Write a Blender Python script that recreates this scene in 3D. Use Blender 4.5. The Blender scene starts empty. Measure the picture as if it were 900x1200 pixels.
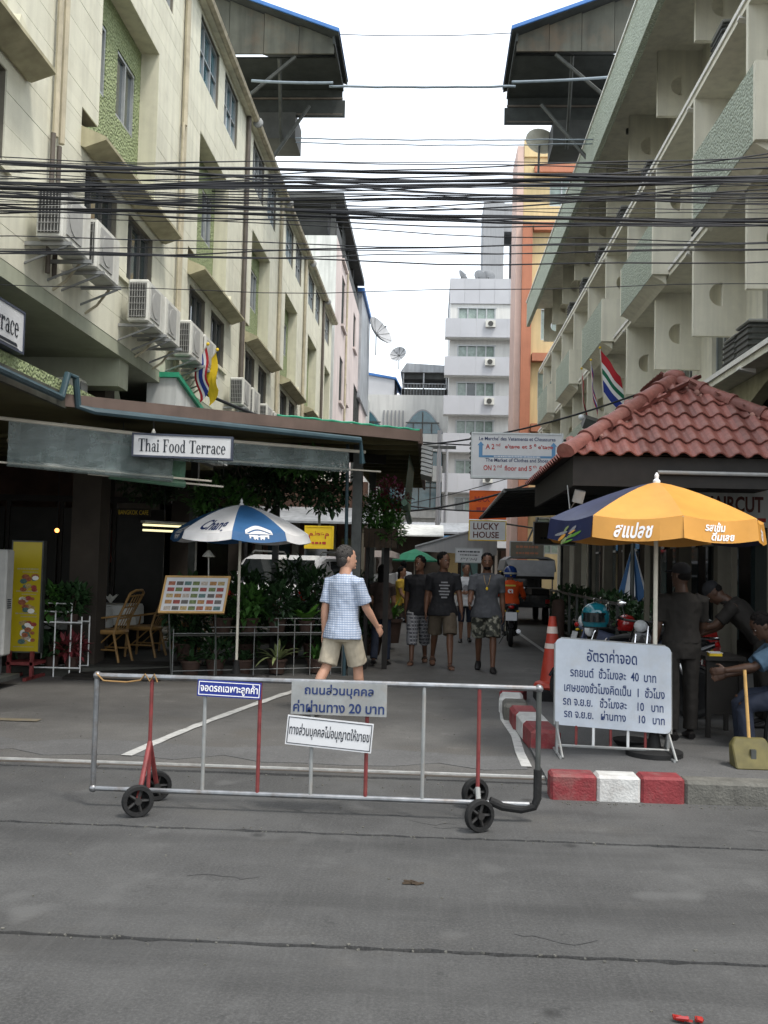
import bpy, bmesh, math, random
from mathutils import Vector, Matrix, Euler
R = math.radians
sc = bpy.context.scene
COL = sc.collection
rng = random.Random(7)

# ---------------------------------------------------------------- camera
cam_d = bpy.data.cameras.new('camera')
cam_d.sensor_fit = 'VERTICAL'; cam_d.sensor_height = 36.0; cam_d.lens = 34.5
cam_d.clip_start = 0.05; cam_d.clip_end = 2000
cam = bpy.data.objects.new('camera', cam_d); COL.objects.link(cam)
cam.location = (0, 0, 1.6)
_yaw, _pitch, _roll = 0.04909, 0.05273, 0.0244
cam.rotation_euler = (Matrix.Rotation(_yaw, 3, 'Z') @ Matrix.Rotation(math.pi/2 + _pitch, 3, 'X')
                      @ Matrix.Rotation(_roll, 3, 'Z')).to_euler()
sc.camera = cam

# ---------------------------------------------------------------- sky, sun, exposure
SUN_EL, SUN_AZ = 62.0, 132.0        # hazy midday sun, high, behind the camera to the right
wd = bpy.data.worlds.new('World'); sc.world = wd; wd.use_nodes = True
nt = wd.node_tree; nt.nodes.clear()
sky = nt.nodes.new('ShaderNodeTexSky'); sky.sky_type = 'NISHITA'; sky.sun_disc = False
sky.sun_elevation = R(SUN_EL); sky.sun_rotation = R(SUN_AZ); sky.dust_density = 4.0; sky.air_density = 1.2
b1 = nt.nodes.new('ShaderNodeBackground'); b1.inputs[1].default_value = 0.06
nt.links.new(sky.outputs[0], b1.inputs[0])
b2 = nt.nodes.new('ShaderNodeBackground')            # the even white cloud cover
b2.inputs[0].default_value = (0.93, 0.97, 1.0, 1); b2.inputs[1].default_value = 0.84
ad = nt.nodes.new('ShaderNodeAddShader'); wo = nt.nodes.new('ShaderNodeOutputWorld')
nt.links.new(b1.outputs[0], ad.inputs[0]); nt.links.new(b2.outputs[0], ad.inputs[1]); nt.links.new(ad.outputs[0], wo.inputs[0])
sl = bpy.data.lights.new('sun', 'SUN'); sl.energy = 1.5; sl.angle = R(10); sl.color = (1.0, 0.96, 0.9)
so = bpy.data.objects.new('sun', sl); COL.objects.link(so); so.location = (0, -10, 40)
_sd = Vector((math.sin(R(SUN_AZ))*math.cos(R(SUN_EL)), math.cos(R(SUN_AZ))*math.cos(R(SUN_EL)), math.sin(R(SUN_EL))))
so.rotation_euler = _sd.to_track_quat('Z', 'Y').to_euler()
sc.view_settings.view_transform = 'Standard'; sc.view_settings.look = 'None'
sc.view_settings.exposure = 0.74; sc.view_settings.gamma = 1.0; sc.view_settings.use_curve_mapping = False
sc.render.engine = 'CYCLES'
sc.cycles.max_bounces = 6; sc.cycles.diffuse_bounces = 2; sc.cycles.glossy_bounces = 2; sc.cycles.transparent_max_bounces = 6
sc.cycles.use_denoising = True

# ---------------------------------------------------------------- materials
MATS = {}
def mat(name, col, rough=.75, var=.18, scale=4., bump=0., bscale=40., metal=0., spec=.4, streak=0., rnd=0.,
        emit=0., alpha=1., dirt=None, dirt_amt=.0, trans=0., coat=0.):
    if name in MATS: return MATS[name]
    m = bpy.data.materials.new(name); m.use_nodes = True; MATS[name] = m
    n = m.node_tree.nodes; l = m.node_tree.links; p = n['Principled BSDF']
    p.inputs['Roughness'].default_value = rough; p.inputs['Metallic'].default_value = metal
    p.inputs['Specular IOR Level'].default_value = spec
    if coat: p.inputs['Coat Weight'].default_value = coat
    if alpha < 1: p.inputs['Alpha'].default_value = alpha
    if trans: p.inputs['Transmission Weight'].default_value = trans
    tc = n.new('ShaderNodeTexCoord')
    geo = n.new('ShaderNodeNewGeometry')
    src = geo.outputs['Position'] if scale < 0 else tc.outputs['Object']
    scale = abs(scale)
    nz = n.new('ShaderNodeTexNoise'); nz.inputs['Scale'].default_value = scale; nz.inputs['Detail'].default_value = 6
    nz.inputs['Roughness'].default_value = .62
    l.new(src, nz.inputs['Vector'])
    mr = n.new('ShaderNodeMapRange'); mr.inputs[1].default_value = .3; mr.inputs[2].default_value = .7
    mr.inputs[3].default_value = 1-var; mr.inputs[4].default_value = 1+var
    l.new(nz.outputs[0], mr.inputs[0]); fac = mr.outputs[0]
    def mul(a, b):
        q = n.new('ShaderNodeMath'); q.operation = 'MULTIPLY'; l.new(a, q.inputs[0]); l.new(b, q.inputs[1]); return q.outputs[0]
    if streak:
        mp = n.new('ShaderNodeMapping'); mp.inputs['Scale'].default_value = (5, 5, .35); l.new(src, mp.inputs[0])
        n2 = n.new('ShaderNodeTexNoise'); n2.inputs['Scale'].default_value = 1.3; n2.inputs['Detail'].default_value = 5; l.new(mp.outputs[0], n2.inputs['Vector'])
        m2 = n.new('ShaderNodeMapRange'); m2.inputs[1].default_value = .42; m2.inputs[2].default_value = .72
        m2.inputs[3].default_value = 1.; m2.inputs[4].default_value = 1-streak; l.new(n2.outputs[0], m2.inputs[0]); fac = mul(fac, m2.outputs[0])
    if rnd:
        oi = n.new('ShaderNodeObjectInfo'); m3 = n.new('ShaderNodeMapRange'); m3.inputs[3].default_value = 1-rnd; m3.inputs[4].default_value = 1+rnd
        l.new(oi.outputs['Random'], m3.inputs[0]); fac = mul(fac, m3.outputs[0])
    hs = n.new('ShaderNodeHueSaturation'); hs.inputs['Color'].default_value = (*col, 1); l.new(fac, hs.inputs['Value'])
    outc = hs.outputs[0]
    if dirt:
        n4 = n.new('ShaderNodeTexNoise'); n4.inputs['Scale'].default_value = scale*.6+.3; n4.inputs['Detail'].default_value = 8; n4.inputs['Roughness'].default_value = .7
        mp4 = n.new('ShaderNodeMapping'); mp4.inputs['Location'].default_value = (7.3, 2.1, 5.5); l.new(src, mp4.inputs[0]); l.new(mp4.outputs[0], n4.inputs['Vector'])
        m4 = n.new('ShaderNodeMapRange'); m4.inputs[1].default_value = .5; m4.inputs[2].default_value = .72; m4.inputs[4].default_value = dirt_amt; l.new(n4.outputs[0], m4.inputs[0])
        mx = n.new('ShaderNodeMix'); mx.data_type = 'RGBA'; l.new(m4.outputs[0], mx.inputs[0]); l.new(outc, mx.inputs[6]); mx.inputs[7].default_value = (*dirt, 1); outc = mx.outputs[2]
    l.new(outc, p.inputs['Base Color'])
    if emit:
        l.new(outc, p.inputs['Emission Color']); p.inputs['Emission Strength'].default_value = emit
    if bump:
        nb = n.new('ShaderNodeTexNoise'); nb.inputs['Scale'].default_value = bscale; nb.inputs['Detail'].default_value = 3; l.new(src, nb.inputs['Vector'])
        bp = n.new('ShaderNodeBump'); bp.inputs['Strength'].default_value = bump; bp.inputs['Distance'].default_value = .02; l.new(nb.outputs[0], bp.inputs['Height']); l.new(bp.outputs[0], p.inputs['Normal'])
    return m

mat('cream', (.70, .69, .56), .85, .08, 2.2, .12, 60, streak=.14, rnd=.04, dirt=(.42, .39, .29), dirt_amt=.25)
mat('cream_plain', (.68, .66, .51), .85, .10, 1.5, .1, 60, streak=.18, dirt=(.33, .30, .24), dirt_amt=.3)
mat('joint', (.16, .15, .12), .9)
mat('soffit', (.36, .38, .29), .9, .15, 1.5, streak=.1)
mat('balcony', (.76, .73, .60), .85, .07, 1.5, .08, 50, streak=.16, dirt=(.42, .40, .34), dirt_amt=.3)
mat('balcony_edge', (.78, .76, .7), .8, .1, 4)
mat('hood', (.40, .37, .24), .8, .2, 4, streak=.2)
mat('glass', (.030, .045, .048), .06, .5, .9, spec=.9)
mat('glass_dim', (.018, .018, .016), .45, .4, 2, spec=.2)
mat('glass_curtain', (.26, .33, .29), .12, .25, 5, spec=.7)
mat('glass_teal', (.05, .13, .16), .07, .5, 1.2, spec=.8)
mat('alu', (.42, .44, .44), .4, .1, 6, metal=.5)
mat('alu_dark', (.10, .10, .095), .5, .2, 6)
mat('pipe_cream', (.48, .43, .31), .6, .2, 4, streak=.3)
mat('pipe_dark', (.10, .085, .07), .6, .3, 4)
mat('ac_white', (.66, .66, .60), .5, .1, 5, streak=.2, dirt=(.35, .32, .25), dirt_amt=.45)
mat('ac_grille', (.06, .06, .055), .6, .3, 20)
mat('ac_panel', (.36, .36, .34), .6, .1, 8)
mat('steel_dark', (.07, .075, .07), .5, .3, 6, metal=.3)
mat('steel', (.25, .26, .27), .36, .30, 9, metal=.75, dirt=(.13, .09, .06), dirt_amt=.75)
mat('rust_red', (.17, .030, .030), .55, .3, 14, dirt=(.13, .06, .04), dirt_amt=.6)
mat('blue_roof', (.05, .16, .42), .45, .15, 5)
mat('shed_panel', (.085, .088, .070), .8, .25, 1.6, streak=.35, rnd=.25, dirt=(.13, .085, .05), dirt_amt=.5)
mat('shed_dark', (.035, .04, .038), .8, .3, 3)
mat('white_wall', (.60, .62, .60), .9, .12, .6, .05, 40, streak=.25, dirt=(.32, .33, .32), dirt_amt=.4)
mat('pink_wall', (.64, .56, .53), .9, .12, .5, .05, 40, streak=.25, dirt=(.40, .34, .32), dirt_amt=.35)
mat('grey_clad', (.47, .48, .50), .6, .06, .6, rnd=.04)
mat('plaster', (.66, .66, .63), .9, .08, .5, streak=.15)
mat('grey_conc', (.34, .35, .36), .9, .1, .2, streak=.15)
mat('yellow_wall', (.62, .49, .27), .9, .08, .4, streak=.12)
mat('orange_band', (.42, .17, .10), .8, .12, 1, streak=.1)
mat('pink_pale', (.58, .43, .37), .85, .1, 1)
mat('asphalt_dark', (.06, .06, .06), .9, .2, 3)
mat('brown_fascia', (.13, .092, .075), .75, .2, 2.5, streak=.15)
mat('roof_under', (.11, .10, .045), .85, .25, 1.5)
mat('ceil_grey', (.16, .17, .15), .85, .2, 1.5)
mat('pipe_blue', (.04, .075, .09), .4, .2, 4)
mat('green_trim', (.03, .30, .17), .5, .2, 8)
mat('white_paint', (.72, .73, .72), .5, .08, 8, dirt=(.35, .33, .28), dirt_amt=.3)
mat('sign_white', (.60, .61, .62), .4, .05, 6, dirt=(.5, .48, .44), dirt_amt=.25)
mat('sign_frame', (.05, .06, .09), .5, .2, 6)
mat('ink_navy', (.010, .028, .11), .6, .1)
mat('ink_dark', (.02, .025, .035), .6, .1)
mat('ink_red', (.42, .04, .03), .6, .1)
mat('ink_white', (.82, .82, .82), .6, .04)
mat('sign_blue', (.015, .03, .22), .45, .1, 9)
mat('arrow_blue', (.10, .25, .44), .6, .1)
mat('board_white', (.46, .50, .55), .5, .10, 5, dirt=(.40, .36, .30), dirt_amt=.35)
mat('galv', (.28, .29, .285), .5, .15, 9, metal=.2, dirt=(.28, .22, .16), dirt_amt=.5)
mat('rubber', (.010, .010, .010), .8, .3, 9, bump=.2)
mat('hub_black', (.02, .019, .018), .5, .2, 9)
mat('kerb_red', (.19, .026, .030), .65, .25, 9, .35, 60, dirt=(.20, .14, .12), dirt_amt=.55)
mat('kerb_white', (.50, .50, .48), .75, .15, 9, .35, 60, dirt=(.25, .22, .2), dirt_amt=.6)
mat('kerb_grey', (.115, .112, .098), .9, .35, 6, .5, 50)
mat('line_white', (.44, .44, .42), .8, .15, 14, .3, 80, dirt=(.16, .16, .155), dirt_amt=.85)
mat('line_yellow', (.155, .132, .088), .85, .2, 5, dirt=(.15, .15, .145), dirt_amt=1.0)
mat('drain_steel', (.50, .50, .48), .45, .3, 5, metal=.4, dirt=(.16, .12, .09), dirt_amt=.8)
mat('cable', (.022, .024, .028), .6, .2)
mat('cable_grey', (.18, .22, .25), .6, .2)
mat('tile', (.19, .068, .054), .55, .20, 16, .12, 60, rnd=.30, spec=.4, dirt=(.30, .16, .13), dirt_amt=.5)
mat('mortar', (.30, .16, .13), .9, .25, 20, .6, 50)
mat('dark_wood', (.014, .012, .010), .7, .3, 6)
mat('umb_yellow', (.57, .27, .045), .55, .10, 3, .08, 9, spec=.5, trans=0)
mat('umb_navy', (.015, .02, .06), .5, .2, 5)
mat('umb_blue', (.030, .115, .27), .55, .12, 5)
mat('umb_white', (.80, .80, .80), .55, .06, 5, dirt=(.55, .53, .5), dirt_amt=.35)
mat('pole_white', (.66, .62, .52), .45, .1, 6)
mat('bamboo', (.26, .15, .05), .5, .25, 12)
mat('cone_red', (.42, .045, .025), .5, .12, 8, dirt=(.3, .07, .05), dirt_amt=.4)
mat('cone_white', (.66, .56, .50), .5, .12, 8)
mat('leaf_dark', (.022, .055, .018), .5, .4, 5, spec=.4)
mat('leaf_mid', (.045, .12, .022), .5, .4, 5, spec=.4)
mat('leaf_bright', (.085, .21, .030), .5, .3, 5, spec=.4)
mat('leaf_variegated', (.20, .24, .10), .5, .5, 18)
mat('leaf_red', (.16, .03, .035), .5, .4, 6)
mat('petal_pink', (.42, .10, .20), .6, .3, 6)
mat('petal_white', (.75, .75, .70), .6, .1, 6)
mat('terracotta', (.055, .032, .024), .8, .2, 8)
mat('bark', (.05, .035, .022), .9, .3, 8, .4, 30)
mat('plastic_clear', (.27, .33, .32), .35, .25, 3, streak=.3, alpha=.5)
mat('plastic_green', (.13, .27, .18), .4, .25, 3, streak=.2, alpha=.75)
mat('menu_yellow', (.46, .36, .012), .35, .05, 4)
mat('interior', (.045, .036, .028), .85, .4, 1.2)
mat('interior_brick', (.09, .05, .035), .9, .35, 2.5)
mat('deck', (.045, .045, .038), .8, .3, 3)
mat('cloth_white', (.62, .64, .62), .8, .06, 6)
mat('car_white', (.68, .69, .70), .25, .03, 3, coat=.6)
mat('car_glass', (.012, .015, .016), .05, .2, 2, spec=.8)
mat('chrome', (.75, .75, .76), .15, .05, 4, metal=1)
mat('moto_black', (.012, .012, .014), .25, .2, 4, coat=.6)
mat('moto_blue', (.16, .19, .30), .22, .2, 4, coat=.6)
mat('moto_red', (.30, .015, .012), .25, .2, 4, coat=.6)
mat('seat_black', (.016, .016, .016), .6, .2, 6)
mat('light_red', (.40, .01, .01), .2, .1)
mat('light_clear', (.75, .78, .8), .1, .05)
mat('helmet_teal', (.01, .13, .17), .12, .1, 4, coat=.8)
mat('helmet_blue', (.02, .06, .26), .2, .1, 4, coat=.6)
mat('helmet_red', (.35, .012, .012), .15, .1, 4, coat=.8)
mat('vest_orange', (.72, .085, .012), .75, .1, 8, .2, 14)
mat('vest_yellow', (.75, .62, .10), .6, .1, 8)
mat('vinyl_grey', (.17, .175, .18), .45, .2, 4, .1, 20)
mat('skin_light', (.50, .28, .19), .55, .08, 9, .04, 60)
mat('skin_brown', (.13, .062, .036), .5, .1, 9, .04, 60)
mat('skin_shaded', (.060, .030, .018), .5, .1, 9, .04, 60)  # skin_brown made darker: shade under the kiosk is put into the colour
mat('skin_tan', (.25, .13, .08), .55, .1, 9, .04, 60)
mat('hair_black', (.006, .005, .005), .75, .3, 30, .6, 120, spec=.15)
mat('hair_brown', (.045, .040, .036), .55, .3, 30, .6, 120)
mat('cloth_black', (.010, .010, .012), .85, .25, 8, .5, 9)
mat('cloth_charcoal', (.065, .068, .075), .85, .15, 8, .5, 9)
mat('cloth_khaki', (.085, .066, .045), .85, .15, 8, .5, 9)
mat('cloth_beige', (.42, .37, .28), .85, .1, 8, .5, 9)
mat('cloth_tee_white', (.60, .61, .62), .85, .1, 8, .5, 9)
mat('cloth_brown', (.035, .022, .018), .85, .2, 8, .5, 9)
mat('cloth_yellow', (.45, .30, .04), .85, .2, 8, .5, 9)
mat('cloth_jeans', (.018, .024, .042), .85, .2, 8, .5, 9)
mat('cloth_uniform', (.014, .012, .010), .85, .2, 8, .5, 9)  # uniform cloth darkened in colour to deepen the shade at the kiosk
mat('cloth_blue', (.045, .085, .13), .85, .12, 8, .5, 9)
mat('shoe_black', (.012, .011, .011), .5, .2)
mat('shoe_white', (.55, .55, .54), .6, .1)
mat('sandal', (.06, .035, .025), .6, .2)
mat('print_grey', (.22, .22, .23), .8, .2, 20)
mat('eye_white', (.7, .7, .68), .3, .02)
mat('wood_handle', (.50, .30, .10), .5, .2, 8)
mat('pan_yellow', (.11, .095, .032), .7, .3, 6, dirt=(.08, .07, .04), dirt_amt=.7)
mat('tube_lamp', (1., .92, .55), .5, 0., emit=.7)
mat('bulb_orange', (1., .35, .08), .5, 0., emit=3.0)
mat('sign_orange', (.75, .12, .008), .5, .1, 5)
mat('sign_yellow', (.72, .50, .02), .5, .1, 5)
mat('tin_roof', (.36, .38, .40), .5, .2, 1.2, metal=.2, streak=.3)
mat('tin_dark', (.055, .058, .055), .7, .3, 2)
mat('brown_door', (.10, .02, .014), .5, .2, 4)
mat('dish', (.35, .36, .37), .6, .15, 4)
mat('cream_shop', (.17, .155, .12), .8, .15, 2, streak=.2)  # cream darkened so the columns carry painted shade in their colour
mat('flag_red', (.40, .02, .03), .8, .1); mat('flag_blue', (.02, .04, .24), .8, .1); mat('flag_white', (.7, .7, .7), .8, .05)
mat('flag_green', (.01, .13, .07), .8, .1); mat('flag_yellow', (.72, .50, .02), .8, .1); mat('flag_black', (.015, .015, .015), .8, .1)
for i, c in enumerate([(.30, .10, .05), (.12, .16, .05), (.38, .28, .12), (.10, .09, .08), (.42, .36, .30), (.28, .05, .04), (.08, .15, .14), (.35, .18, .06)]):
    mat('food_%d' % i, c, .5, .5, 40)

def pebble(name, col, col2, scale):
    m = mat(name, col, .9, .25, 2, streak=.25)
    n = m.node_tree.nodes; l = m.node_tree.links; p = n['Principled BSDF']
    old = p.inputs['Base Color'].links[0].from_socket
    tc = n.new('ShaderNodeTexCoord'); v = n.new('ShaderNodeTexVoronoi'); v.inputs['Scale'].default_value = scale; l.new(tc.outputs['Object'], v.inputs['Vector'])
    mr = n.new('ShaderNodeMapRange'); mr.inputs[1].default_value = .1; mr.inputs[2].default_value = .55; l.new(v.outputs['Distance'], mr.inputs[0])
    mx = n.new('ShaderNodeMix'); mx.data_type = 'RGBA'; l.new(mr.outputs[0], mx.inputs[0]); l.new(old, mx.inputs[6]); mx.inputs[7].default_value = (*col2, 1)
    l.new(mx.outputs[2], p.inputs['Base Color'])
    bp = n.new('ShaderNodeBump'); bp.inputs['Strength'].default_value = .9; bp.inputs['Distance'].default_value = .03; bp.invert = True
    l.new(v.outputs['Distance'], bp.inputs['Height']); l.new(bp.outputs[0], p.inputs['Normal'])
pebble('pebble_green', (.42, .48, .28), (.25, .30, .15), 26)
pebble('pebble_pale', (.54, .59, .49), (.36, .40, .32), 26)

def pattern(name, kind, c1, c2, c3=None, s=40):
    m = mat(name, c1, .85, .1, 8)
    n = m.node_tree.nodes; l = m.node_tree.links; p = n['Principled BSDF']
    tc = n.new('ShaderNodeTexCoord')
    def mixc(f, a, b):
        mx = n.new('ShaderNodeMix'); mx.data_type = 'RGBA'; l.new(f, mx.inputs[0])
        for k, q in ((6, a), (7, b)):
            if isinstance(q, tuple): mx.inputs[k].default_value = (*q, 1)
            else: l.new(q, mx.inputs[k])
        return mx.outputs[2]
    if kind == 'check':
        sp = n.new('ShaderNodeSeparateXYZ'); l.new(tc.outputs['Object'], sp.inputs[0])
        def line(sock):
            a = n.new('ShaderNodeMath'); a.operation = 'MULTIPLY'; a.inputs[1].default_value = s; l.new(sock, a.inputs[0])
            b = n.new('ShaderNodeMath'); b.operation = 'FRACT'; l.new(a.outputs[0], b.inputs[0])
            c = n.new('ShaderNodeMath'); c.operation = 'LESS_THAN'; c.inputs[1].default_value = .34; l.new(b.outputs[0], c.inputs[0]); return c.outputs[0]
        ad = n.new('ShaderNodeMath'); ad.operation = 'ADD'; l.new(sp.outputs[0], ad.inputs[0]); l.new(sp.outputs[1], ad.inputs[1])
        c = mixc(line(sp.outputs[2]), c1, c2); c = mixc(line(ad.outputs[0]), c, c3 or c2); l.new(c, p.inputs['Base Color'])
    else:
        nz = n.new('ShaderNodeTexNoise'); nz.inputs['Scale'].default_value = s; nz.inputs['Detail'].default_value = 2; l.new(tc.outputs['Object'], nz.inputs['Vector'])
        cr = n.new('ShaderNodeValToRGB'); cr.color_ramp.interpolation = 'CONSTANT'
        e = cr.color_ramp.elements; e[0].position = 0; e[0].color = (*c1, 1); e[1].position = .47; e[1].color = (*c2, 1)
        q = e.new(.56); q.color = (*c3, 1); l.new(nz.outputs[0], cr.inputs[0]); l.new(cr.outputs[0], p.inputs['Base Color'])
    nb = n.new('ShaderNodeTexNoise'); nb.inputs['Scale'].default_value = 9; l.new(tc.outputs['Object'], nb.inputs['Vector'])
    bp = n.new('ShaderNodeBump'); bp.inputs['Strength'].default_value = .5; bp.inputs['Distance'].default_value = .02; l.new(nb.outputs[0], bp.inputs['Height']); l.new(bp.outputs[0], p.inputs['Normal'])
pattern('shirt_check', 'check', (.60, .65, .72), (.22, .29, .44), (.25, .32, .46), 42)
pattern('shorts_plaid', 'check', (.075, .075, .085), (.30, .30, .30), (.20, .20, .21), 17)
pattern('shorts_camo', 'noise', (.03, .032, .026), (.10, .10, .075), (.27, .26, .21), 13)

def ground_mat(name, base, dark, warm, sc1, lines):
    m = bpy.data.materials.new(name); m.use_nodes = True; MATS[name] = m
    n = m.node_tree.nodes; l = m.node_tree.links; p = n['Principled BSDF']; p.inputs['Roughness'].default_value = .82; p.inputs['Specular IOR Level'].default_value = .3
    geo = n.new('ShaderNodeNewGeometry'); P = geo.outputs['Position']
    def noise(scale, det, vec, rough=.6):
        q = n.new('ShaderNodeTexNoise'); q.inputs['Scale'].default_value = scale; q.inputs['Detail'].default_value = det; q.inputs['Roughness'].default_value = rough; l.new(vec, q.inputs['Vector']); return q.outputs[0]
    def rng_(s, a, b, c, d):
        q = n.new('ShaderNodeMapRange'); q.inputs[1].default_value = a; q.inputs[2].default_value = b; q.inputs[3].default_value = c; q.inputs[4].default_value = d; l.new(s, q.inputs[0]); return q.outputs[0]
    def mix(f, a, b):
        mx = n.new('ShaderNodeMix'); mx.data_type = 'RGBA'; l.new(f, mx.inputs[0])
        for k, q in ((6, a), (7, b)):
            if isinstance(q, tuple): mx.inputs[k].default_value = (*q, 1)
            else: l.new(q, mx.inputs[k])
        return mx.outputs[2]
    c = mix(rng_(noise(sc1, 7, P, .65), .35, .68, 0, 1), base, dark)
    c = mix(rng_(noise(.9, 5, P), .55, .75, 0, .55), c, warm)
    c = mix(rng_(noise(.35, 6, P, .7), .45, .62, 0, .6), c, tuple(x*.80 for x in dark))
    c = mix(rng_(noise(2.3, 8, P, .72), .57, .72, 0, .6), c, tuple(x*1.45 for x in base))
    c = mix(rng_(noise(70, 4, P, .8), .45, .72, 0, .55), c, tuple(x*1.75 for x in base))
    c = mix(rng_(noise(95, 3, P, .8), .56, .72, 0, .55), c, tuple(x*.45 for x in dark))
    c = mix(rng_(noise(5.5, 8, P, .75), .60, .70, 0, .65), c, tuple(x*.5 for x in dark))
    if lines:   # wheel tracks along the street, pale scuffs, oil drips
        mq = n.new('ShaderNodeMapping'); mq.inputs['Scale'].default_value = (.22, 1.5, 1); l.new(P, mq.inputs[0])
        c = mix(rng_(noise(1.1, 5, mq.outputs[0]), .50, .66, 0, .55), c, tuple(x*.72 for x in dark))
        mo = n.new('ShaderNodeMapping'); mo.inputs['Location'].default_value = (3.7, 9.1, 0); l.new(P, mo.inputs[0])
        c = mix(rng_(noise(1.5, 2, mo.outputs[0]), .63, .70, 0, .45), c, tuple(x*1.5 for x in base))
        vo = n.new('ShaderNodeTexVoronoi'); vo.inputs['Scale'].default_value = 1.6; l.new(P, vo.inputs['Vector'])
        c = mix(rng_(vo.outputs['Distance'], .03, .09, .75, 0), c, tuple(x*.45 for x in dark))
    if lines:   # broom marks run across the slabs
        mp = n.new('ShaderNodeMapping'); mp.inputs['Scale'].default_value = (26, 1.1, 1); mp.inputs['Rotation'].default_value = (0, 0, .16); l.new(P, mp.inputs[0])
        br = noise(1.6, 3, mp.outputs[0])
        c = mix(rng_(br, .50, .78, 0, .22), c, tuple(x*1.35 for x in base))
    l.new(c, p.inputs['Base Color'])
    bp = n.new('ShaderNodeBump'); bp.inputs['Strength'].default_value = .35; bp.inputs['Distance'].default_value = .01
    l.new(noise(90, 4, P), bp.inputs['Height']); l.new(bp.outputs[0], p.inputs['Normal'])
ground_mat('concrete_road', (.082, .082, .080), (.046, .046, .045), (.098, .090, .077), 1.1, True)
ground_mat('asphalt_lane', (.118, .115, .108), (.068, .066, .063), (.126, .111, .090), .9, False)
ground_mat('asphalt_patch', (.115, .115, .113), (.085, .085, .084), (.12, .11, .10), 1.5, False)

# ---------------------------------------------------------------- mesh helpers
class MB:
    def __init__(s): s.v = []; s.f = []
    def add(s, vs, fs):
        b = len(s.v); s.v += [tuple(x) for x in vs]; s.f += [tuple(b+i for i in q) for q in fs]; return s
    def box(s, x0, x1, y0, y1, z0, z1):
        return s.add([(x0,y0,z0),(x1,y0,z0),(x1,y1,z0),(x0,y1,z0),(x0,y0,z1),(x1,y0,z1),(x1,y1,z1),(x0,y1,z1)],
                     [(0,3,2,1),(4,5,6,7),(0,1,5,4),(1,2,6,5),(2,3,7,6),(3,0,4,7)])
    def obox(s, c, size, rot=(0,0,0)):
        M = Matrix.Translation(c) @ Euler(rot).to_matrix().to_4x4(); a, b, d = (q/2 for q in size)
        vs = [M @ Vector(q) for q in [(-a,-b,-d),(a,-b,-d),(a,b,-d),(-a,b,-d),(-a,-b,d),(a,-b,d),(a,b,d),(-a,b,d)]]
        return s.add(vs, [(0,3,2,1),(4,5,6,7),(0,1,5,4),(1,2,6,5),(2,3,7,6),(3,0,4,7)])
    def tube(s, pts, r, n=8, caps=True):
        pts = [Vector(p) for p in pts]; rs = r if isinstance(r, (list, tuple)) else [r]*len(pts); rings = []; ref = None
        for i, p in enumerate(pts):
            d = (pts[min(i+1, len(pts)-1)] - pts[max(i-1, 0)]).normalized()
            if ref is None: ref = d.orthogonal().normalized()
            ref = (ref - d*ref.dot(d)).normalized(); o = d.cross(ref)
            rings.append([p + (ref*math.cos(2*math.pi*k/n) + o*math.sin(2*math.pi*k/n))*rs[i] for k in range(n)])
        return s.loft(rings, caps)
    def loft(s, rings, caps=True):
        n = len(rings[0]); b = len(s.v)
        for r in rings: s.v += [tuple(q) for q in r]
        for i in range(len(rings)-1):
            for k in range(n):
                k2 = (k+1) % n; s.f.append((b+i*n+k, b+i*n+k2, b+(i+1)*n+k2, b+(i+1)*n+k))
        if caps:
            s.f.append(tuple(b+k for k in reversed(range(n)))); s.f.append(tuple(b+(len(rings)-1)*n+k for k in range(n)))
        return s
    def lathe(s, prof, c=(0,0,0), n=16, axis='z'):
        rings = []
        for r, h in prof:
            ring = []
            for k in range(n):
                a = 2*math.pi*k/n; x, y = r*math.cos(a), r*math.sin(a)
                ring.append({'z': (c[0]+x, c[1]+y, c[2]+h), 'x': (c[0]+h, c[1]+x, c[2]+y), 'y': (c[0]+y, c[1]+h, c[2]+x)}[axis])
            rings.append(ring)
        return s.loft(rings)
    def sphere(s, c, r, n=12, m=8, rot=None):
        if not isinstance(r, (list, tuple)): r = (r, r, r)
        rings = []
        for i in range(m+1):
            t = math.pi*(i+.02)/(m+.04); ring = []
            for k in range(n):
                a = 2*math.pi*k/n; q = Vector((r[0]*math.sin(t)*math.cos(a), r[1]*math.sin(t)*math.sin(a), -r[2]*math.cos(t)))
                if rot: q = rot @ q
                ring.append(q + Vector(c))
            rings.append(ring)
        return s.loft(rings)
    def prism(s, poly, axis, a, b):
        # poly: 2-d outline; extruded along axis from a to b. x:(y,z)  y:(x,z)  z:(x,y)
        f = {'x': lambda u, w, h: (h, u, w), 'y': lambda u, w, h: (u, h, w), 'z': lambda u, w, h: (u, w, h)}[axis]
        return s.loft([[f(u, w, a) for u, w in poly], [f(u, w, b) for u, w in poly]])
    def quad(s, a, b, c, d): return s.add([a, b, c, d], [(0, 1, 2, 3)])
    def xf(s, M): s.v = [tuple(M @ Vector(q)) for q in s.v]; return s
    def mesh(s, name, smooth=False, angle=35):
        me = bpy.data.meshes.new(name); me.from_pydata(s.v, [], s.f)
        bm = bmesh.new(); bm.from_mesh(me); bmesh.ops.recalc_face_normals(bm, faces=bm.faces); bm.to_mesh(me); bm.free()
        if smooth:
            for p in me.polygons: p.use_smooth = True
            me.set_sharp_from_angle(angle=R(angle))
        return me

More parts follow.
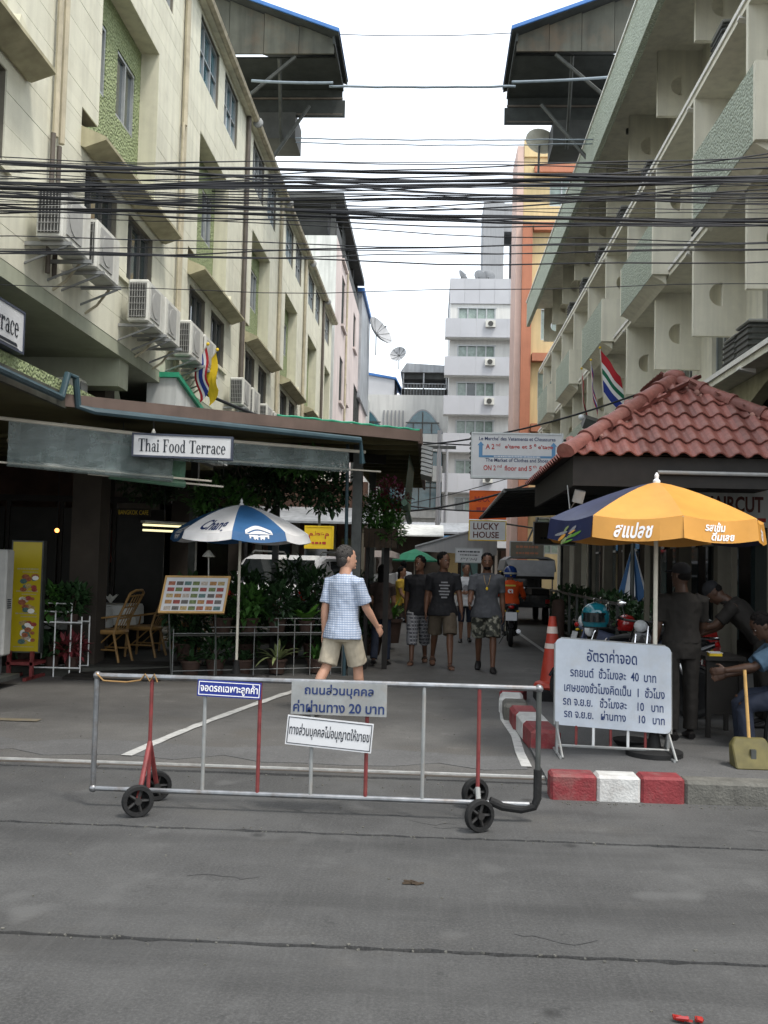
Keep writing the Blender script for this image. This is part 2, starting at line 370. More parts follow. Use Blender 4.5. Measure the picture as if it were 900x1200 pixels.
ROOTINV = {}
def obj(name, mb, m, parent=None, smooth=False, bevel=0., solid=0., angle=35):
    me = mb if isinstance(mb, bpy.types.Mesh) else mb.mesh(name, smooth, angle)
    o = bpy.data.objects.new(name, me); COL.objects.link(o)
    if m and not me.materials: me.materials.append(MATS[m])
    if parent is not None:
        o.parent = parent
        if parent.name in ROOTINV: o.matrix_parent_inverse = ROOTINV[parent.name]
    if solid:
        q = o.modifiers.new('solid', 'SOLIDIFY'); q.thickness = solid; q.offset = 0
    if bevel:
        q = o.modifiers.new('bevel', 'BEVEL'); q.width = bevel; q.segments = 1; q.limit_method = 'ANGLE'; q.angle_limit = R(40)
    return o
def tag(o, label, cat, group=None):
    o['label'] = label; o['category'] = cat
    if group: o['group'] = group
    return o
def struct(o): o['kind'] = 'structure'; return o
def thing(name, label, cat, loc=(0,0,0), rotz=0, group=None, local=False):
    o = bpy.data.objects.new(name, None); COL.objects.link(o); o.empty_display_size = .1
    o.location = loc; o.rotation_euler = (0, 0, rotz); tag(o, label, cat, group)
    if not local: ROOTINV[o.name] = (Matrix.Translation(loc) @ Matrix.Rotation(rotz, 4, 'Z')).inverted()
    return o
def copy_tree(o, parent=None):
    c = o.copy(); COL.objects.link(c)
    if parent is not None: c.parent = parent
    for ch in list(o.children): copy_tree(ch, c)
    return c
def place(proto, used, loc, rotz, label, group=None):
    o = proto if not used else copy_tree(proto)
    used.append(1); o.location = loc; o.rotation_euler = (0, 0, rotz); o['label'] = label
    if group: o['group'] = group
    return o

def bands(lo, hi, ops, i0, i1):
    cuts = sorted({lo, hi, *[min(max(q[i], lo), hi) for q in ops for i in (i0, i1)]})
    return [(a, b) for a, b in zip(cuts, cuts[1:]) if b-a > 1e-4]
def spans(lo, hi, ops, z):
    out = [(lo, hi)]
    for a, b, c, d in ops:
        if c < z < d:
            nx = []
            for p, q in out:
                if b <= p or a >= q: nx.append((p, q)); continue
                if a > p: nx.append((p, a))
                if b < q: nx.append((b, q))
            out = nx
    return [s for s in out if s[1]-s[0] > 1e-3]
def wall(mb, axis, d0, d1, u0, u1, z0, z1, ops):
    # a wall with openings: ops (u0,u1,z0,z1); axis 'x' means the wall lies in a plane of constant x
    for a, b in bands(z0, z1, ops, 2, 3):
        for p, q in spans(u0, u1, ops, (a+b)/2):
            if axis == 'x': mb.box(d0, d1, p, q, a, b)
            else: mb.box(p, q, d0, d1, a, b)
    return mb

# ---------------------------------------------------------------- lettering
_txt = {}
def text_geo(body, size=1., bold=0., shear=0., sx=1.):
    key = (body, bold, shear)
    if key not in _txt:
        c = bpy.data.curves.new('lettering', 'FONT'); c.body = body; c.size = 1; c.offset = bold; c.shear = shear; c.align_x = 'CENTER'; c.align_y = 'CENTER'; c.resolution_u = 3
        o = bpy.data.objects.new('lettering', c); COL.objects.link(o)
        dg = bpy.context.evaluated_depsgraph_get(); me = bpy.data.meshes.new_from_object(o.evaluated_get(dg))
        _txt[key] = ([tuple(v.co) for v in me.vertices], [tuple(p.vertices) for p in me.polygons])
        bpy.data.objects.remove(o); bpy.data.curves.remove(c); bpy.data.meshes.remove(me)
    vs, fs = _txt[key]
    return [(x*size*sx, y*size) for x, y, z in vs], fs
def flat_text(mb, body, M, width=None, height=None, bold=0., shear=0., at=(0, 0)):
    # fits the lettering into width x height (metres) in the plane M (x right, y up, z out)
    vs, fs = text_geo(body, 1., bold, shear)
    xs = [v[0] for v in vs]; ys = [v[1] for v in vs]; w, h = max(xs)-min(xs), max(ys)-min(ys)
    cx, cy = (max(xs)+min(xs))/2, (max(ys)+min(ys))/2
    kx = width/w if width else None; ky = height/h if height else kx
    kx = kx or ky
    mb.add([M @ Vector(((x-cx)*kx+at[0], (y-cy)*ky+at[1], 0)) for x, y in vs], fs)
def plane_M(c, right, up):
    r = Vector(right).normalized(); u = Vector(up).normalized(); n = r.cross(u)
    M = Matrix((r, u, n)).transposed().to_4x4(); M.translation = Vector(c); return M
def scribble(mb, M, w, h, seed=1):
    r_ = random.Random(seed); x = -w/2          # a line of print too small to read: word-sized dashes
    while x < w/2-.01:
        q = min(r_.uniform(.6, 2.2)*h, w/2-x); a = h*r_.uniform(.75, 1)
        mb.quad(*[M @ Vector(p) for p in ((x, -a/2, 0), (x+q, -a/2, 0), (x+q, a/2, 0), (x, a/2, 0))]); x += q+h*.35
def board(mb, M, w, h, t=.02):
    vs = [M @ Vector(q) for q in [(-w/2,-h/2,-t),(w/2,-h/2,-t),(w/2,h/2,-t),(-w/2,h/2,-t),(-w/2,-h/2,0),(w/2,-h/2,0),(w/2,h/2,0),(-w/2,h/2,0)]]
    mb.add(vs, [(0,3,2,1),(4,5,6,7),(0,1,5,4),(1,2,6,5),(2,3,7,6),(3,0,4,7)])
def frame_bars(mb, M, w, h, t=.03, z=.012, d=.04):
    for x0, x1, y0, y1 in ((-w/2-t, w/2+t, h/2, h/2+t), (-w/2-t, w/2+t, -h/2-t, -h/2), (-w/2-t, -w/2, -h/2, h/2), (w/2, w/2+t, -h/2, h/2)):
        vs = [M @ Vector(q) for q in [(x0,y0,z-d),(x1,y0,z-d),(x1,y1,z-d),(x0,y1,z-d),(x0,y0,z),(x1,y0,z),(x1,y1,z),(x0,y1,z)]]
        mb.add(vs, [(0,3,2,1),(4,5,6,7),(0,1,5,4),(1,2,6,5),(2,3,7,6),(3,0,4,7)])

# a condensed serif alphabet for the terrace's sign (strokes as boxes, rings and ribbons), cap height 1
def serif(mb, body, M, width, height):
    polys = []; x = 0.
    def rect(x0, x1, y0, y1): polys.append([(x+x0, y0), (x+x1, y0), (x+x1, y1), (x+x0, y1)])
    def ring(cx, cy, rx, ry, tx, ty, a0=0, a1=360, n=18):
        for i in range(n):
            p, q = (R(a0+(a1-a0)*j/n) for j in (i, i+1))
            f = lambda a, k, t: (x+cx+(rx-k*tx)*math.cos(a), cy+(ry-k*ty)*math.sin(a))
            polys.append([f(p, 0, 0), f(q, 0, 0), f(q, 1, 0), f(p, 1, 0)])
    for ch in body:
        if ch == 'T': rect(.28,.47,0,1); rect(0,.75,.94,1); rect(0,.06,.76,.94); rect(.69,.75,.76,.94); rect(.17,.58,0,.05); x += .80
        elif ch == 'h': rect(.06,.22,0,1); rect(0,.06,.95,1); rect(0,.28,0,.05); ring(.36,.46,.22,.21,.14,.07,0,180); rect(.44,.58,0,.46); rect(.38,.64,0,.05); x += .70
        elif ch == 'a': rect(.34,.48,.05,.48); ring(.27,.46,.21,.21,.13,.06,0,170); ring(.24,.20,.22,.20,.13,.06); rect(.48,.56,0,.06); rect(.38,.5,0,.06); x += .60
        elif ch == 'i': rect(.07,.22,0,.66); rect(0,.07,.61,.66); rect(0,.29,0,.05); ring(.145,.86,.10,.10,.10,.10); x += .36
        elif ch == 'F': rect(.08,.27,0,1); rect(0,.64,.94,1); rect(.58,.64,.74,.94); rect(0,.38,0,.05); rect(.27,.46,.49,.54); rect(.41,.46,.40,.63); x += .70
        elif ch == 'o': ring(.28,.33,.28,.345,.15,.06); x += .64
        elif ch == 'd': ring(.25,.33,.25,.345,.14,.06); rect(.37,.52,.04,1); rect(.30,.37,.95,1); rect(.52,.59,0,.05); rect(.40,.53,0,.06); x += .66
        elif ch == 'e': ring(.26,.33,.26,.345,.15,.06,0,318); rect(.10,.52,.33,.39); x += .59
        elif ch == 'r': rect(.06,.21,0,.66); rect(0,.06,.61,.66); rect(0,.30,0,.05); ring(.36,.44,.19,.22,.10,.07,60,170); ring(.43,.55,.08,.09,.08,.09); x += .56
        elif ch == 'c': ring(.26,.33,.26,.345,.15,.06,40,320); ring(.42,.52,.07,.08,.07,.08); x += .55
        elif ch == ' ': x += .38
    kx = width/x
    for p in polys:
        b = len(mb.v); mb.v += [tuple(M @ Vector((a*kx-width/2, q*height-height/2, 0))) for a, q in p]; mb.f.append(tuple(b+i for i in range(len(p))))

# ================================================================ GROUND
g = struct(obj('ground', MB().box(-300, 300, -60, 600, -.30, -.03), 'asphalt_dark'))
def ragged(x0, x1, y0, y1, seed, amp=.022, step=.07):
    r = random.Random(seed); pts = []
    n = int((x1-x0)/step)
    for i in range(n+1): pts.append((x0+(x1-x0)*i/n, y0 + (r.random()**3)*amp))
    for i in range(n+1): pts.append((x1-(x1-x0)*i/n, y1 - (r.random()**3)*amp))
    return pts
road = struct(obj('road', MB().box(-60, 60, -40, 7.42, -.03, -.022), 'asphalt_dark'))
for i, (a, b) in enumerate([(-40, -3.5), (-3.49, .8), (.81, 4.155), (4.18, 5.86), (5.885, 7.40)]):
    x0, x1 = (-9, 9) if i > 1 else (-30, 30)
    o = obj('slab', MB().prism(ragged(x0, x1, a, b, i), 'z', -.021, .0), 'concrete_road', road)
    if i > 1:
        for s in (-1, 1):
            obj('slab', MB().prism(ragged(9.02 if s > 0 else -30, 30 if s > 0 else -9.02, a, b, i+20*s+40), 'z', -.021, .0), 'concrete_road', road)
lane = struct(obj('alley_lane', MB().box(-60, 60, 7.80, 64, -.029, .0), 'asphalt_lane'))
# the drain that runs across the mouth of the alley: two lips and a sunken channel
dr = thing('drain', 'long drain channel with steel lip crossing the mouth of the alley', 'drain', (0, 7.6, 0))
obj('channel', MB().box(-30, 30, 7.42, 7.78, -.029, -.012), 'asphalt_patch', dr)
for k in range(12):
    obj('front_lip', MB().box(-15+2.5*k, -15+2.5*k+2.48, 7.43, 7.52, -.02, .004+.004*(k % 2)), 'concrete_road', dr)
obj('steel_edge', MB().box(-30, 30, 7.60, 7.635, -.02, .016), 'drain_steel', dr)
obj('rusty_edge', MB().box(-30, 30, 7.545, 7.575, -.02, .008), 'pipe_dark', dr)
obj('back_lip', MB().box(-30, 30, 7.68, 7.79, -.02, .006), 'asphalt_lane', dr)
# darker patched strip behind the drain
struct(obj('asphalt_strip', MB().prism(ragged(-8, .8, 7.82, 8.55, 91, .25, .35), 'z', .001, .005), 'asphalt_patch'))
def ribbon(pts, w):
    mb = MB(); L = []; Rr = []
    for i, p in enumerate(pts):
        d = (Vector(pts[min(i+1, len(pts)-1)]) - Vector(pts[max(i-1, 0)])).normalized(); nn = Vector((-d.y, d.x)); ww = w[i] if isinstance(w, list) else w
        j = rng.uniform(-.008, .008)
        L.append((p[0]+nn.x*(ww/2+j), p[1]+nn.y*(ww/2+j), .009)); Rr.append((p[0]-nn.x*(ww/2+j), p[1]-nn.y*(ww/2+j), .009))
    for i in range(len(pts)-1): mb.quad(L[i], Rr[i], Rr[i+1], L[i+1])
    return mb
def bez(a, b, c, n=22): return [tuple(Vector(a)*(1-t)**2 + Vector(b)*2*t*(1-t) + Vector(c)*t*t) for t in [i/n for i in range(n+1)]]
struct(obj('painted_line', ribbon(bez((-2.42, 7.9), (-2.25, 9.6), (-1.62, 12.3)), [.10+.012*math.sin(i*2.3) for i in range(23)]), 'line_white'))
struct(obj('painted_line', ribbon([(.80, 8.0), (.80, 8.6), (.83, 9.4), (.80, 10.4), (.86, 11.3), (.98, 12.0), (1.3, 12.25), (1.7, 12.3)], .09), 'line_white'))
struct(obj('painted_line', ribbon([(2.24, 14.5), (2.22, 17), (2.20, 19), (2.17, 22), (2.15, 26)], .10), 'line_white'))
struct(obj('painted_line', ribbon([(-6.5, 9.1), (-5.5, 9.25), (-4.7, 9.4), (-3.75, 9.42)], .14), 'line_yellow'))
# cracks and debris on the concrete
r = random.Random(3)
for k in range(7):
    x, y = [(-.25, 6.35), (.05, 6.1), (-3.0, 6.0), (2.0, 6.3), (-1.2, 5.0), (.4, 4.4), (-.1, 6.25)][k]
    pts = [(x, y)]
    for i in range(7): pts.append((pts[-1][0]+r.uniform(.02, .07), pts[-1][1]+r.uniform(-.04, .035)))
    mb = MB()
    for i in range(7):
        a, b = Vector((*pts[i], .003)), Vector((*pts[i+1], .003)); mb.quad(a+Vector((0, -.004, 0)), b+Vector((0, -.003, 0)), b+Vector((0, .003, 0)), a+Vector((0, .004, 0)))
    struct(obj('crack', mb, 'asphalt_dark'))
for k, (x, y, m, nm, lb) in enumerate([(-.05, 5.02, 'bark', 'twig', 'short dark twig lying on the concrete road'), (.95, 3.62, 'moto_red', 'wrapper', 'crumpled red and white wrapper at the bottom edge of the road')]):
    mb = MB()
    for i in range(9): mb.obox((x+r.uniform(-.04, .04), y+r.uniform(-.012, .012), .006+.006*(k+i % 2)), (r.uniform(.02, .05), r.uniform(.008, .02), .008), (r.uniform(-.4, .4), r.uniform(-.3, .3), r.uniform(-.5, .5)))
    tag(obj(nm, mb, m), lb, 'litter')

mb = MB(); r = random.Random(77)                     # grit, leaf crumbs and pebbles gathered along the joints and the kerb
for k in range(900):
    q = r.random()
    if q < .30: x, y = r.uniform(-4, 4), r.choice((4.17, 5.87))+r.gauss(0, .025)
    elif q < .60: x, y = r.uniform(-5, 4), 7.3+r.gauss(0, .18)
    elif q < .75: x, y = r.uniform(.9, 3.5), 6.88-abs(r.gauss(0, .05))
    else: x, y = r.uniform(-4, 4), r.uniform(3.2, 12)
    s = r.uniform(.003, .009); mb.obox((x, y, s*.4), (s*r.uniform(1, 2), s, s*.8), (r.uniform(-.4, .4), 0, r.uniform(0, 3)))
go = tag(obj('grit', mb, 'kerb_grey'), 'scattered grit and crumbs along the road joints', 'grit'); go['kind'] = 'stuff'
# ================================================================ kerb at the parking island
kb = thing('kerb', 'low kerb of red and white painted blocks in front of the rate board', 'kerb', (1.3, 7.0, 0))
x = .86
for w, m in [(.58, 'kerb_red'), (.28, 'kerb_white')][:0] + [(.32, 'kerb_red'), (.30, 'kerb_white'), (.30, 'kerb_red')]:
    obj('kerb_block', MB().box(x, x+w-.003, 6.93, 7.13, -.02, .175+rng.uniform(-.004, .004)), m, kb, bevel=.018); x += w
for k in range(4):
    obj('kerb_block', MB().box(x, x+.9-.008, 6.94, 7.14, -.02, .155-.004*k), 'kerb_grey', kb, bevel=.02); x += .9
struct(obj('pavement', MB().box(.9, 9, 7.135, 12.6, -.02, .03), 'asphalt_patch'))
kb = thing('side_kerb', 'short row of worn red and white kerb blocks beside the traffic cone', 'kerb', (1.0, 9.5, 0))
for (x, y, m, h, a) in [(1.02, 8.95, 'kerb_red', .17, .06), (1.0, 9.50, 'kerb_white', .17, .03), (.97, 10.02, 'kerb_red', .16, .0), (.93, 10.60, 'kerb_grey', .15, -.04), (.93, 11.15, 'kerb_white', .15, -.1), (1.0, 11.7, 'kerb_red', .16, -.22)]:
    obj('kerb_block', MB().obox((x, y, h/2), (.26, .53, h+.04), (0, 0, a)), m, kb, bevel=.03)

# ================================================================ LEFT BUILDING (cream)
XL = -4.2; YL0, YL1 = 6.0, 39.0
lb = thing('apartment_building', 'cream panelled hotel building with green recesses on the left of the alley', 'building', (-8, 22, 0))
mods = [11.6+5.03*k for k in range(-1, 6)]
rec = []; win_low = []; win_top = []; win_rec = []
for y0 in mods:
    rec += [(y0, y0+2.45, 6.65, 9.1), (y0-.55, y0, 6.65, 6.87)]
    win_low += [(y0-.35, y0+.85, 5.36, 6.28), (y0+1.3, y0+2.5, 5.36, 6.28)]
    win_top += [(y0-.2, y0+1.3, 10.05, 11.12), (y0+1.8, y0+3.1, 10.05, 11.12)]
    win_rec += [(y0+.35, y0+.95, 7.68, 8.62), (y0+1.4, y0+2.2, 7.68, 8.62)]
clip = lambda L: [(max(a, YL0), min(b, YL1-.3), c, d) for a, b, c, d in L if b > YL0+.2 and a < YL1-.6]
rec, win_low, win_top, win_rec = map(clip, (rec, win_low, win_top, win_rec))
ops = rec + win_low + win_top
wl = obj('wall', wall(MB(), 'x', XL-.27, XL-.016, YL0, YL1, 4.45, 11.2, ops), 'joint', lb)
wall_in = MB(); wall(wall_in, 'x', XL-.42, XL-.272, YL0, YL1, 6.4, 9.3, win_rec)
obj('recess_wall', wall_in, 'pebble_green', lb)
for a, b, c, d in rec[::2]:      # plastered reveals of the recesses
    for q in ((XL-.001, a-.004, a+.012, c+.25, d), (XL-.001, b-.012, b+.004, c, d), (XL-.002, a, b, d-.012, d+.004)):
        obj('reveal', MB().box(XL-.27, *q), 'cream_plain', lb)
npan = 0; far = MB(); row = .325; z = 4.45
while z < 11.2-.01:
    zt = min(z+row, 11.2)
    rops = [q for q in ops if q[2] < zt and q[3] > z]
    for a, b in bands(z, zt, rops, 2, 3):
        for p, q in spans(YL0, YL1, rops, (a+b)/2):
            cuts = [p] + [c for c in [mods[0]-1.35+2.515*k for k in range(0, 14)] if p+.3 < c < q-.3] + [q]
            for u, w in zip(cuts, cuts[1:]):
                ga = .004 if a == z else 0
                j = rng.uniform(-.0015, .0015)
                if u < 19.5 and u > 8.0 and b-a > .1 and npan < 290:
                    obj('panel', MB().box(XL-.016, XL+j, u+.003, w-.003, a+ga, b), 'cream', wl); npan += 1
                else: far.box(XL-.016, XL+j, u+.003, w-.003, a+ga, b)
    z = zt
fo = obj('panels', far, 'cream', wl); fo['kind'] = 'stuff'
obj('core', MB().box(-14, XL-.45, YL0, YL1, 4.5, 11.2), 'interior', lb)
obj('end_wall', MB().box(-14, XL-.02, YL1, YL1+.12, 0, 11.2), 'cream_plain', lb)
obj('near_end_wall', MB().box(-14, XL-.02, YL0-.12, YL0, 4.45, 11.2), 'cream_plain', lb)
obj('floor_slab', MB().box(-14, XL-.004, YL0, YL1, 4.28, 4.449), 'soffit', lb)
obj('roof', MB().box(-14, XL+.12, YL0-.15, YL1+.15, 11.2, 11.34), 'cream_plain', lb)
gt = obj('gutter', MB().tube([(XL+.16, YL0, 11.27), (XL+.16, YL1+.1, 11.27)], .085, 8), 'pipe_cream', lb, smooth=True)
for y in (20.9, 25.7, 31, 35.6): obj('outlet_bracket', MB().lathe([(.05, -.05), (.11, -.03), (.11, .03), (.05, .05)], (XL+.2, y, 11.2), 10, 'y'), 'galv', gt, smooth=True)
def window_x(parent, x, q, n=3, fm='alu', gm='glass', sgn=1, d=.05, bar=0):
    y0, y1, z0, z1 = q
    mb = MB(); t = .045
    mb.box(x-d, x+d*.3, y0, y1, z0, z0+t); mb.box(x-d, x+d*.3, y0, y1, z1-t, z1)
    ys = [y0+(y1-y0)*i/n for i in range(n+1)]
    for i, y in enumerate(ys):
        a = y if i == 0 else (y-t if i == n else y-t/2); mb.box(x-d+.002, x+d*.3-.002, a, a+t, z0+t, z1-t)
    if bar:
        for k in range(1, bar+1):
            zz = z0+(z1-z0)*k/(bar+1)
            for i in range(n): mb.box(x-d*.6, x+d*.2, ys[i]+t/2, ys[i+1]-t/2, zz-.012, zz+.012)
    w = obj('window', mb, fm, parent)
    for i in range(n): obj('pane', MB().box(x-d*.5-.006, x-d*.5, ys[i]+t*.4, ys[i+1]-t*.4, z0+t*.6, z1-t*.6), gm, w)
    return w
for k, q in enumerate(win_low): window_x(lb, XL-.09, q, 3, 'alu_dark', 'glass')
for k, q in enumerate(win_top): window_x(lb, XL-.07, q, 3, 'alu', 'glass_teal' if k % 3 else 'glass', bar=1)
for k, q in enumerate(win_rec): window_x(lb, XL-.30, q, 2, 'alu', 'glass')
for y0 in mods[:-1]:
    a, b = max(y0-.55, YL0), y0+2.95
    obj('hood', MB().prism([(XL, 6.64), (XL, 6.40), (XL+.05, 6.38), (XL+.30, 6.47), (XL+.30, 6.51)], 'y', a, b), 'hood', lb)
    obj('sill_corner', MB().prism([(b-.5, 6.642), (b+.02, 6.642), (b+.02, 6.70), (b-.42, 6.86)], 'x', XL+.001, XL+.10), 'cream_plain', lb)
    obj('sill', MB().box(XL+.001, XL+.05, y0-.42, y0+2.6, 5.28, 5.34), 'cream_plain', lb)
for k, (y, z0, z1, r_, m) in enumerate([(10.15, 6.1, 11.2, .035, 'pipe_cream'), (10.33, 6.1, 11.2, .035, 'pipe_cream'), (10.10, 4.6, 6.12, .028, 'pipe_dark'), (10.28, 4.6, 6.05, .028, 'pipe_dark'), (15.35, 8.6, 11.2, .05, 'pipe_cream'), (15.3, 4.6, 8.62, .03, 'pipe_cream'), (15.42, 4.6, 8.6, .03, 'pipe_cream'),
        (20.6, 4.6, 11.2, .05, 'pipe_dark'), (20.75, 4.6, 7.6, .03, 'pipe_cream'), (25.4, 4.6, 11.2, .05, 'pipe_cream'), (30.4, 4.6, 11.2, .05, 'pipe_cream'), (35.5, 4.6, 11.2, .05, 'pipe_dark')]):
    obj('downpipe', MB().tube([(XL+.06, y, z0), (XL+.06, y, z1)], r_, 8), m, lb, smooth=True)
# ground floor under the overhang: columns, dark shop walls, beams
for y in (8.2, 13.4, 18.6, 24, 30, 36): obj('column', MB().box(-5.0, -4.6, y, y+.4, 0, 4.28), 'interior', lb)
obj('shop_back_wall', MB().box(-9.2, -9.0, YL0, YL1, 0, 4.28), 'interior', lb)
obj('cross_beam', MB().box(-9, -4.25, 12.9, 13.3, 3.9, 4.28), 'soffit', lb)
obj('brace', MB().obox((-4.75, 14.0, 3.95), (.25, .2, 1.3), (.7, 0, 0)), 'soffit', lb)
obj('lower_wall', MB().box(-4.5, -4.35, 27.2, YL1, 0, 4.28), 'interior_brick', lb)
obj('parapet', MB().prism([(6, 3.425), (13.4, 3.425), (13.3, 3.56), (6, 3.56)], 'x', XL-.1, XL+.04), 'pebble_green', lb)
obj('brick_end_wall', MB().prism([(14.7, 3.4), (18.6, 3.4), (18.6, 3.7), (14.7, 4.36)], 'x', XL-.2, XL+.25), 'white_wall', lb)
obj('wall_coping', MB().prism([(14.65, 4.365), (14.65, 4.44), (18.65, 3.78), (18.65, 3.705)], 'x', XL-.22, XL+.30), 'green_trim', lb)

# ---- air conditioners on brackets
def ac_unit():
    t = thing('air_conditioner', 'x', 'air conditioner', local=True, group='air conditioners on the cream facade')
    obj('casing', MB().box(0, .28, -.40, .40, 0, .56), 'ac_white', t, bevel=.02)
    obj('side_grille', MB().box(.03, .25, -.412, -.401, .05, .51), 'ac_grille', t)
    gr = MB()
    for k in range(7): gr.box(.03+.034*k, .035+.034*k, -.424, -.4125, .05, .51)
    for k in range(6): gr.box(.03, .25, -.430, -.4245, .06+.085*k, .065+.085*k)
    obj('grille_wires', gr, 'ac_panel', t)
    obj('fan_panel', MB().box(.281, .292, -.30, .12, .07, .49), 'ac_panel', t)
    fr = MB()
    for k in range(6): fr.lathe([(.02+.03*k, 0), (.026+.03*k, 0), (.026+.03*k, .006), (.02+.03*k, .006)], (.293, -.09, .28), 14, 'x')
    obj('fan_guard', fr, 'ac_panel', t)
    for s in (-.3, .3):
        b = MB().box(-.18, .34, s-.02, s+.02, -.05, -.012); b.tube([(-.16, s, -.24), (.30, s, -.05)], .014, 6); b.box(-.18, -.15, s-.02, s+.02, -.30, -.05)
        obj('bracket', b, 'galv', t)
    obj('hose', MB().tube([(.14, .36, .1), (.16, .44, .0), (.0, .46, -.2), (-.14, .45, -.3)], .016, 6), 'pipe_cream', t, smooth=True)
    return t
ACP = ac_unit(); used = []
acs = [(9.95, 4.80, 'nearest air conditioner on the cream wall beside the left edge of the photo'), (10.95, 4.80, 'second air conditioner from the left edge of the photo on the cream wall'),
       (12.95, 4.70, 'grey-sided air conditioner, left one of the middle pair on the cream wall'), (13.80, 4.70, 'right one of the middle pair of air conditioners on the cream wall'),
       (15.25, 4.74, 'air conditioner left of the hanging flags on the cream wall'), (16.2, 4.74, 'air conditioner directly behind the hanging flags on the cream wall'),
       (19.5, 4.66, 'weathered air conditioner just beyond the hanging flags'), (20.6, 4.66, 'air conditioner beside the dark downpipe beyond the flags'),
       (22.3, 4.6, 'farthest air conditioner but one on the cream facade'), (23.4, 4.6, 'farthest air conditioner on the cream facade')]
for y, z, lab in acs: place(ACP, used, (XL+.14, y, z), 0, lab)
t = place(ACP, used, (-5.0, 12.4, 3.36), 1.57, 'air conditioner lying on the terrace roof under the overhang')

# ================================================================ rooftop sheds on both sides
def shed(sg, xe, zc, zb, xin, label, xroof, dep):
    # sg -1 left, +1 right; xe eave x, xin x far inside the block
    t = thing('rooftop_shed', label, 'rooftop shed', (xroof, 25, 11.34), group='rooftop sheds')
    y0, y1 = 22.0, 22.0+dep; slope = .36
    zr = lambda x: zc + abs(x-xe)*slope
    obj('roof_sheet', MB().loft([[(xe-sg*.12, y, zr(xe)-.05), (xin, y, zr(xin)), (xin, y, zr(xin)+.07), (xe-sg*.12, y, zr(xe)+.02)] for y in (y0-.25, y1)]), 'shed_dark', t)
    obj('roof_edge', MB().loft([[(xe-sg*.14, y, zr(xe)-.04), (xin, y, zr(xin)+.02), (xin, y, zr(xin)+.10), (xe-sg*.14, y, zr(xe)+.04)] for y in (y0-.30, y0-.255)]), 'blue_roof', t)
    obj('roof_cover', MB().loft([[(xe-sg*.14, y, zr(xe)+.025), (xin, y, zr(xin)+.075), (xin, y, zr(xin)+.11), (xe-sg*.14, y, zr(xe)+.05)] for y in (y0-.25, y1)]), 'blue_roof', t)
    n = 5; xs = [xe+(xin-xe)*i/n for i in range(n+1)]
    for a, b in zip(xs, xs[1:]):
        obj('gable_panel', MB().prism([(a+.005*sg, zc-.40), (b-.005*sg, zc-.40), (b-.005*sg, zr(b)-.02), (a+.005*sg, zr(a)-.06)], 'y', y0, y0+.05), 'shed_panel', t)
    obj('side_skirt', MB().loft([[(xe-sg*.02, y, zc-.03), (xe-sg*.03, y, zc-.22), (xe+sg*.02, y, zc-.22), (xe+sg*.03, y, zc-.03)] for y in (y0-.1, y1)]), 'shed_dark', t)
    obj('lower_skirt', MB().box(min(xe-sg*.08, xin), max(xe-sg*.08, xin), y1-.12, y1-.04, zc-.92, zc-.5), 'shed_dark', t)
    obj('back_wall', MB().box(min(xe, xin), max(xe, xin), y1-.03, y1+.03, zc-.88, zc+.1), 'shed_dark', t)
    obj('ceiling', MB().box(min(xe, xin), max(xe, xin), y0+.6, y1-.05, zc-.20, zc-.16), 'shed_dark', t)
    obj('lower_box', MB().box(min(xe+sg*1.15, xin), max(xe+sg*1.15, xin), y1-.2, y1+.9, zc-1.52, zc-.85), 'tin_dark', t)
    mb = MB()
    for z in (zc-.45, zc-.86): mb.tube([(xe-sg*.02, y1-.1, z), (xin, y1-.1, z)], .03, 6)
    obj('rail', mb, 'pipe_dark', t)
    for a, b in [((xroof, y0+1.5, 11.3), (xe+sg*.75, y0+1.6, zc-.88)), ((xe+sg*2.4, y0+.3, zc-1.6), (xe+sg*.9, y0+.1, zc-.42)), ((xe+sg*2.6, y0+.3, zc-2.2), (xe+sg*2.6, y0+.2, zc-.4)), ((xe+sg*1.3, y0+.2, zc-.4), (xe+sg*1.5, y1-.2, zc-1.6))]:
        obj('strut', MB().tube([a, b], .045, 6), 'steel_dark', t)
    for y in (y0+.3, y1-.3): obj('post', MB().box(xin-.05, xin+.05, y, y+.1, 11.34, zr(xin)), 'steel_dark', t)
shed(-1, -2.50, 13.75, 12.13, -6.6, 'tall rusty metal shed with blue roof edge above the cream building', -4.25, 2.2)
shed(1, 1.70, 13.80, 12.10, 5.4, 'dark metal shed with blue roof edge above the balconied building', 3.75, 2.7)

# ================================================================ SECOND LEFT BUILDING (pink and white)
X2 = -4.15
pb = thing('tenement_building', 'weathered pale pink tenement with barred windows beyond the cream building', 'building', (-9, 51, 0))
wn = [(42.2, 43.8, 10.4, 12.6), (42.0, 43.6, 7.0, 9.0), (42.2, 43.8, 3.8, 5.8), (45.0, 45.8, 7.4, 8.4), (45.0, 45.8, 4.2, 5.2), (48.5, 50.0, 10.8, 12.6), (49.6, 54, 7.2, 9.2), (49, 52.5, 3.6, 5.6), (41.9, 43.8, 13.2, 14.9)]
wn = [(a, b, c+1.6, d+1.6) for a, b, c, d in wn]
obj('wall', wall(MB(), 'x', X2-.35, X2, 39.6, 59, 0, 15.0, wn), 'pink_wall', pb)
obj('front_wall', MB().box(-14, X2-.001, 39.45, 39.6, 0, 15.0), 'white_wall', pb)
obj('core', MB().box(-14, X2-.4, 39.7, 59, 0, 14.9), 'interior', pb)
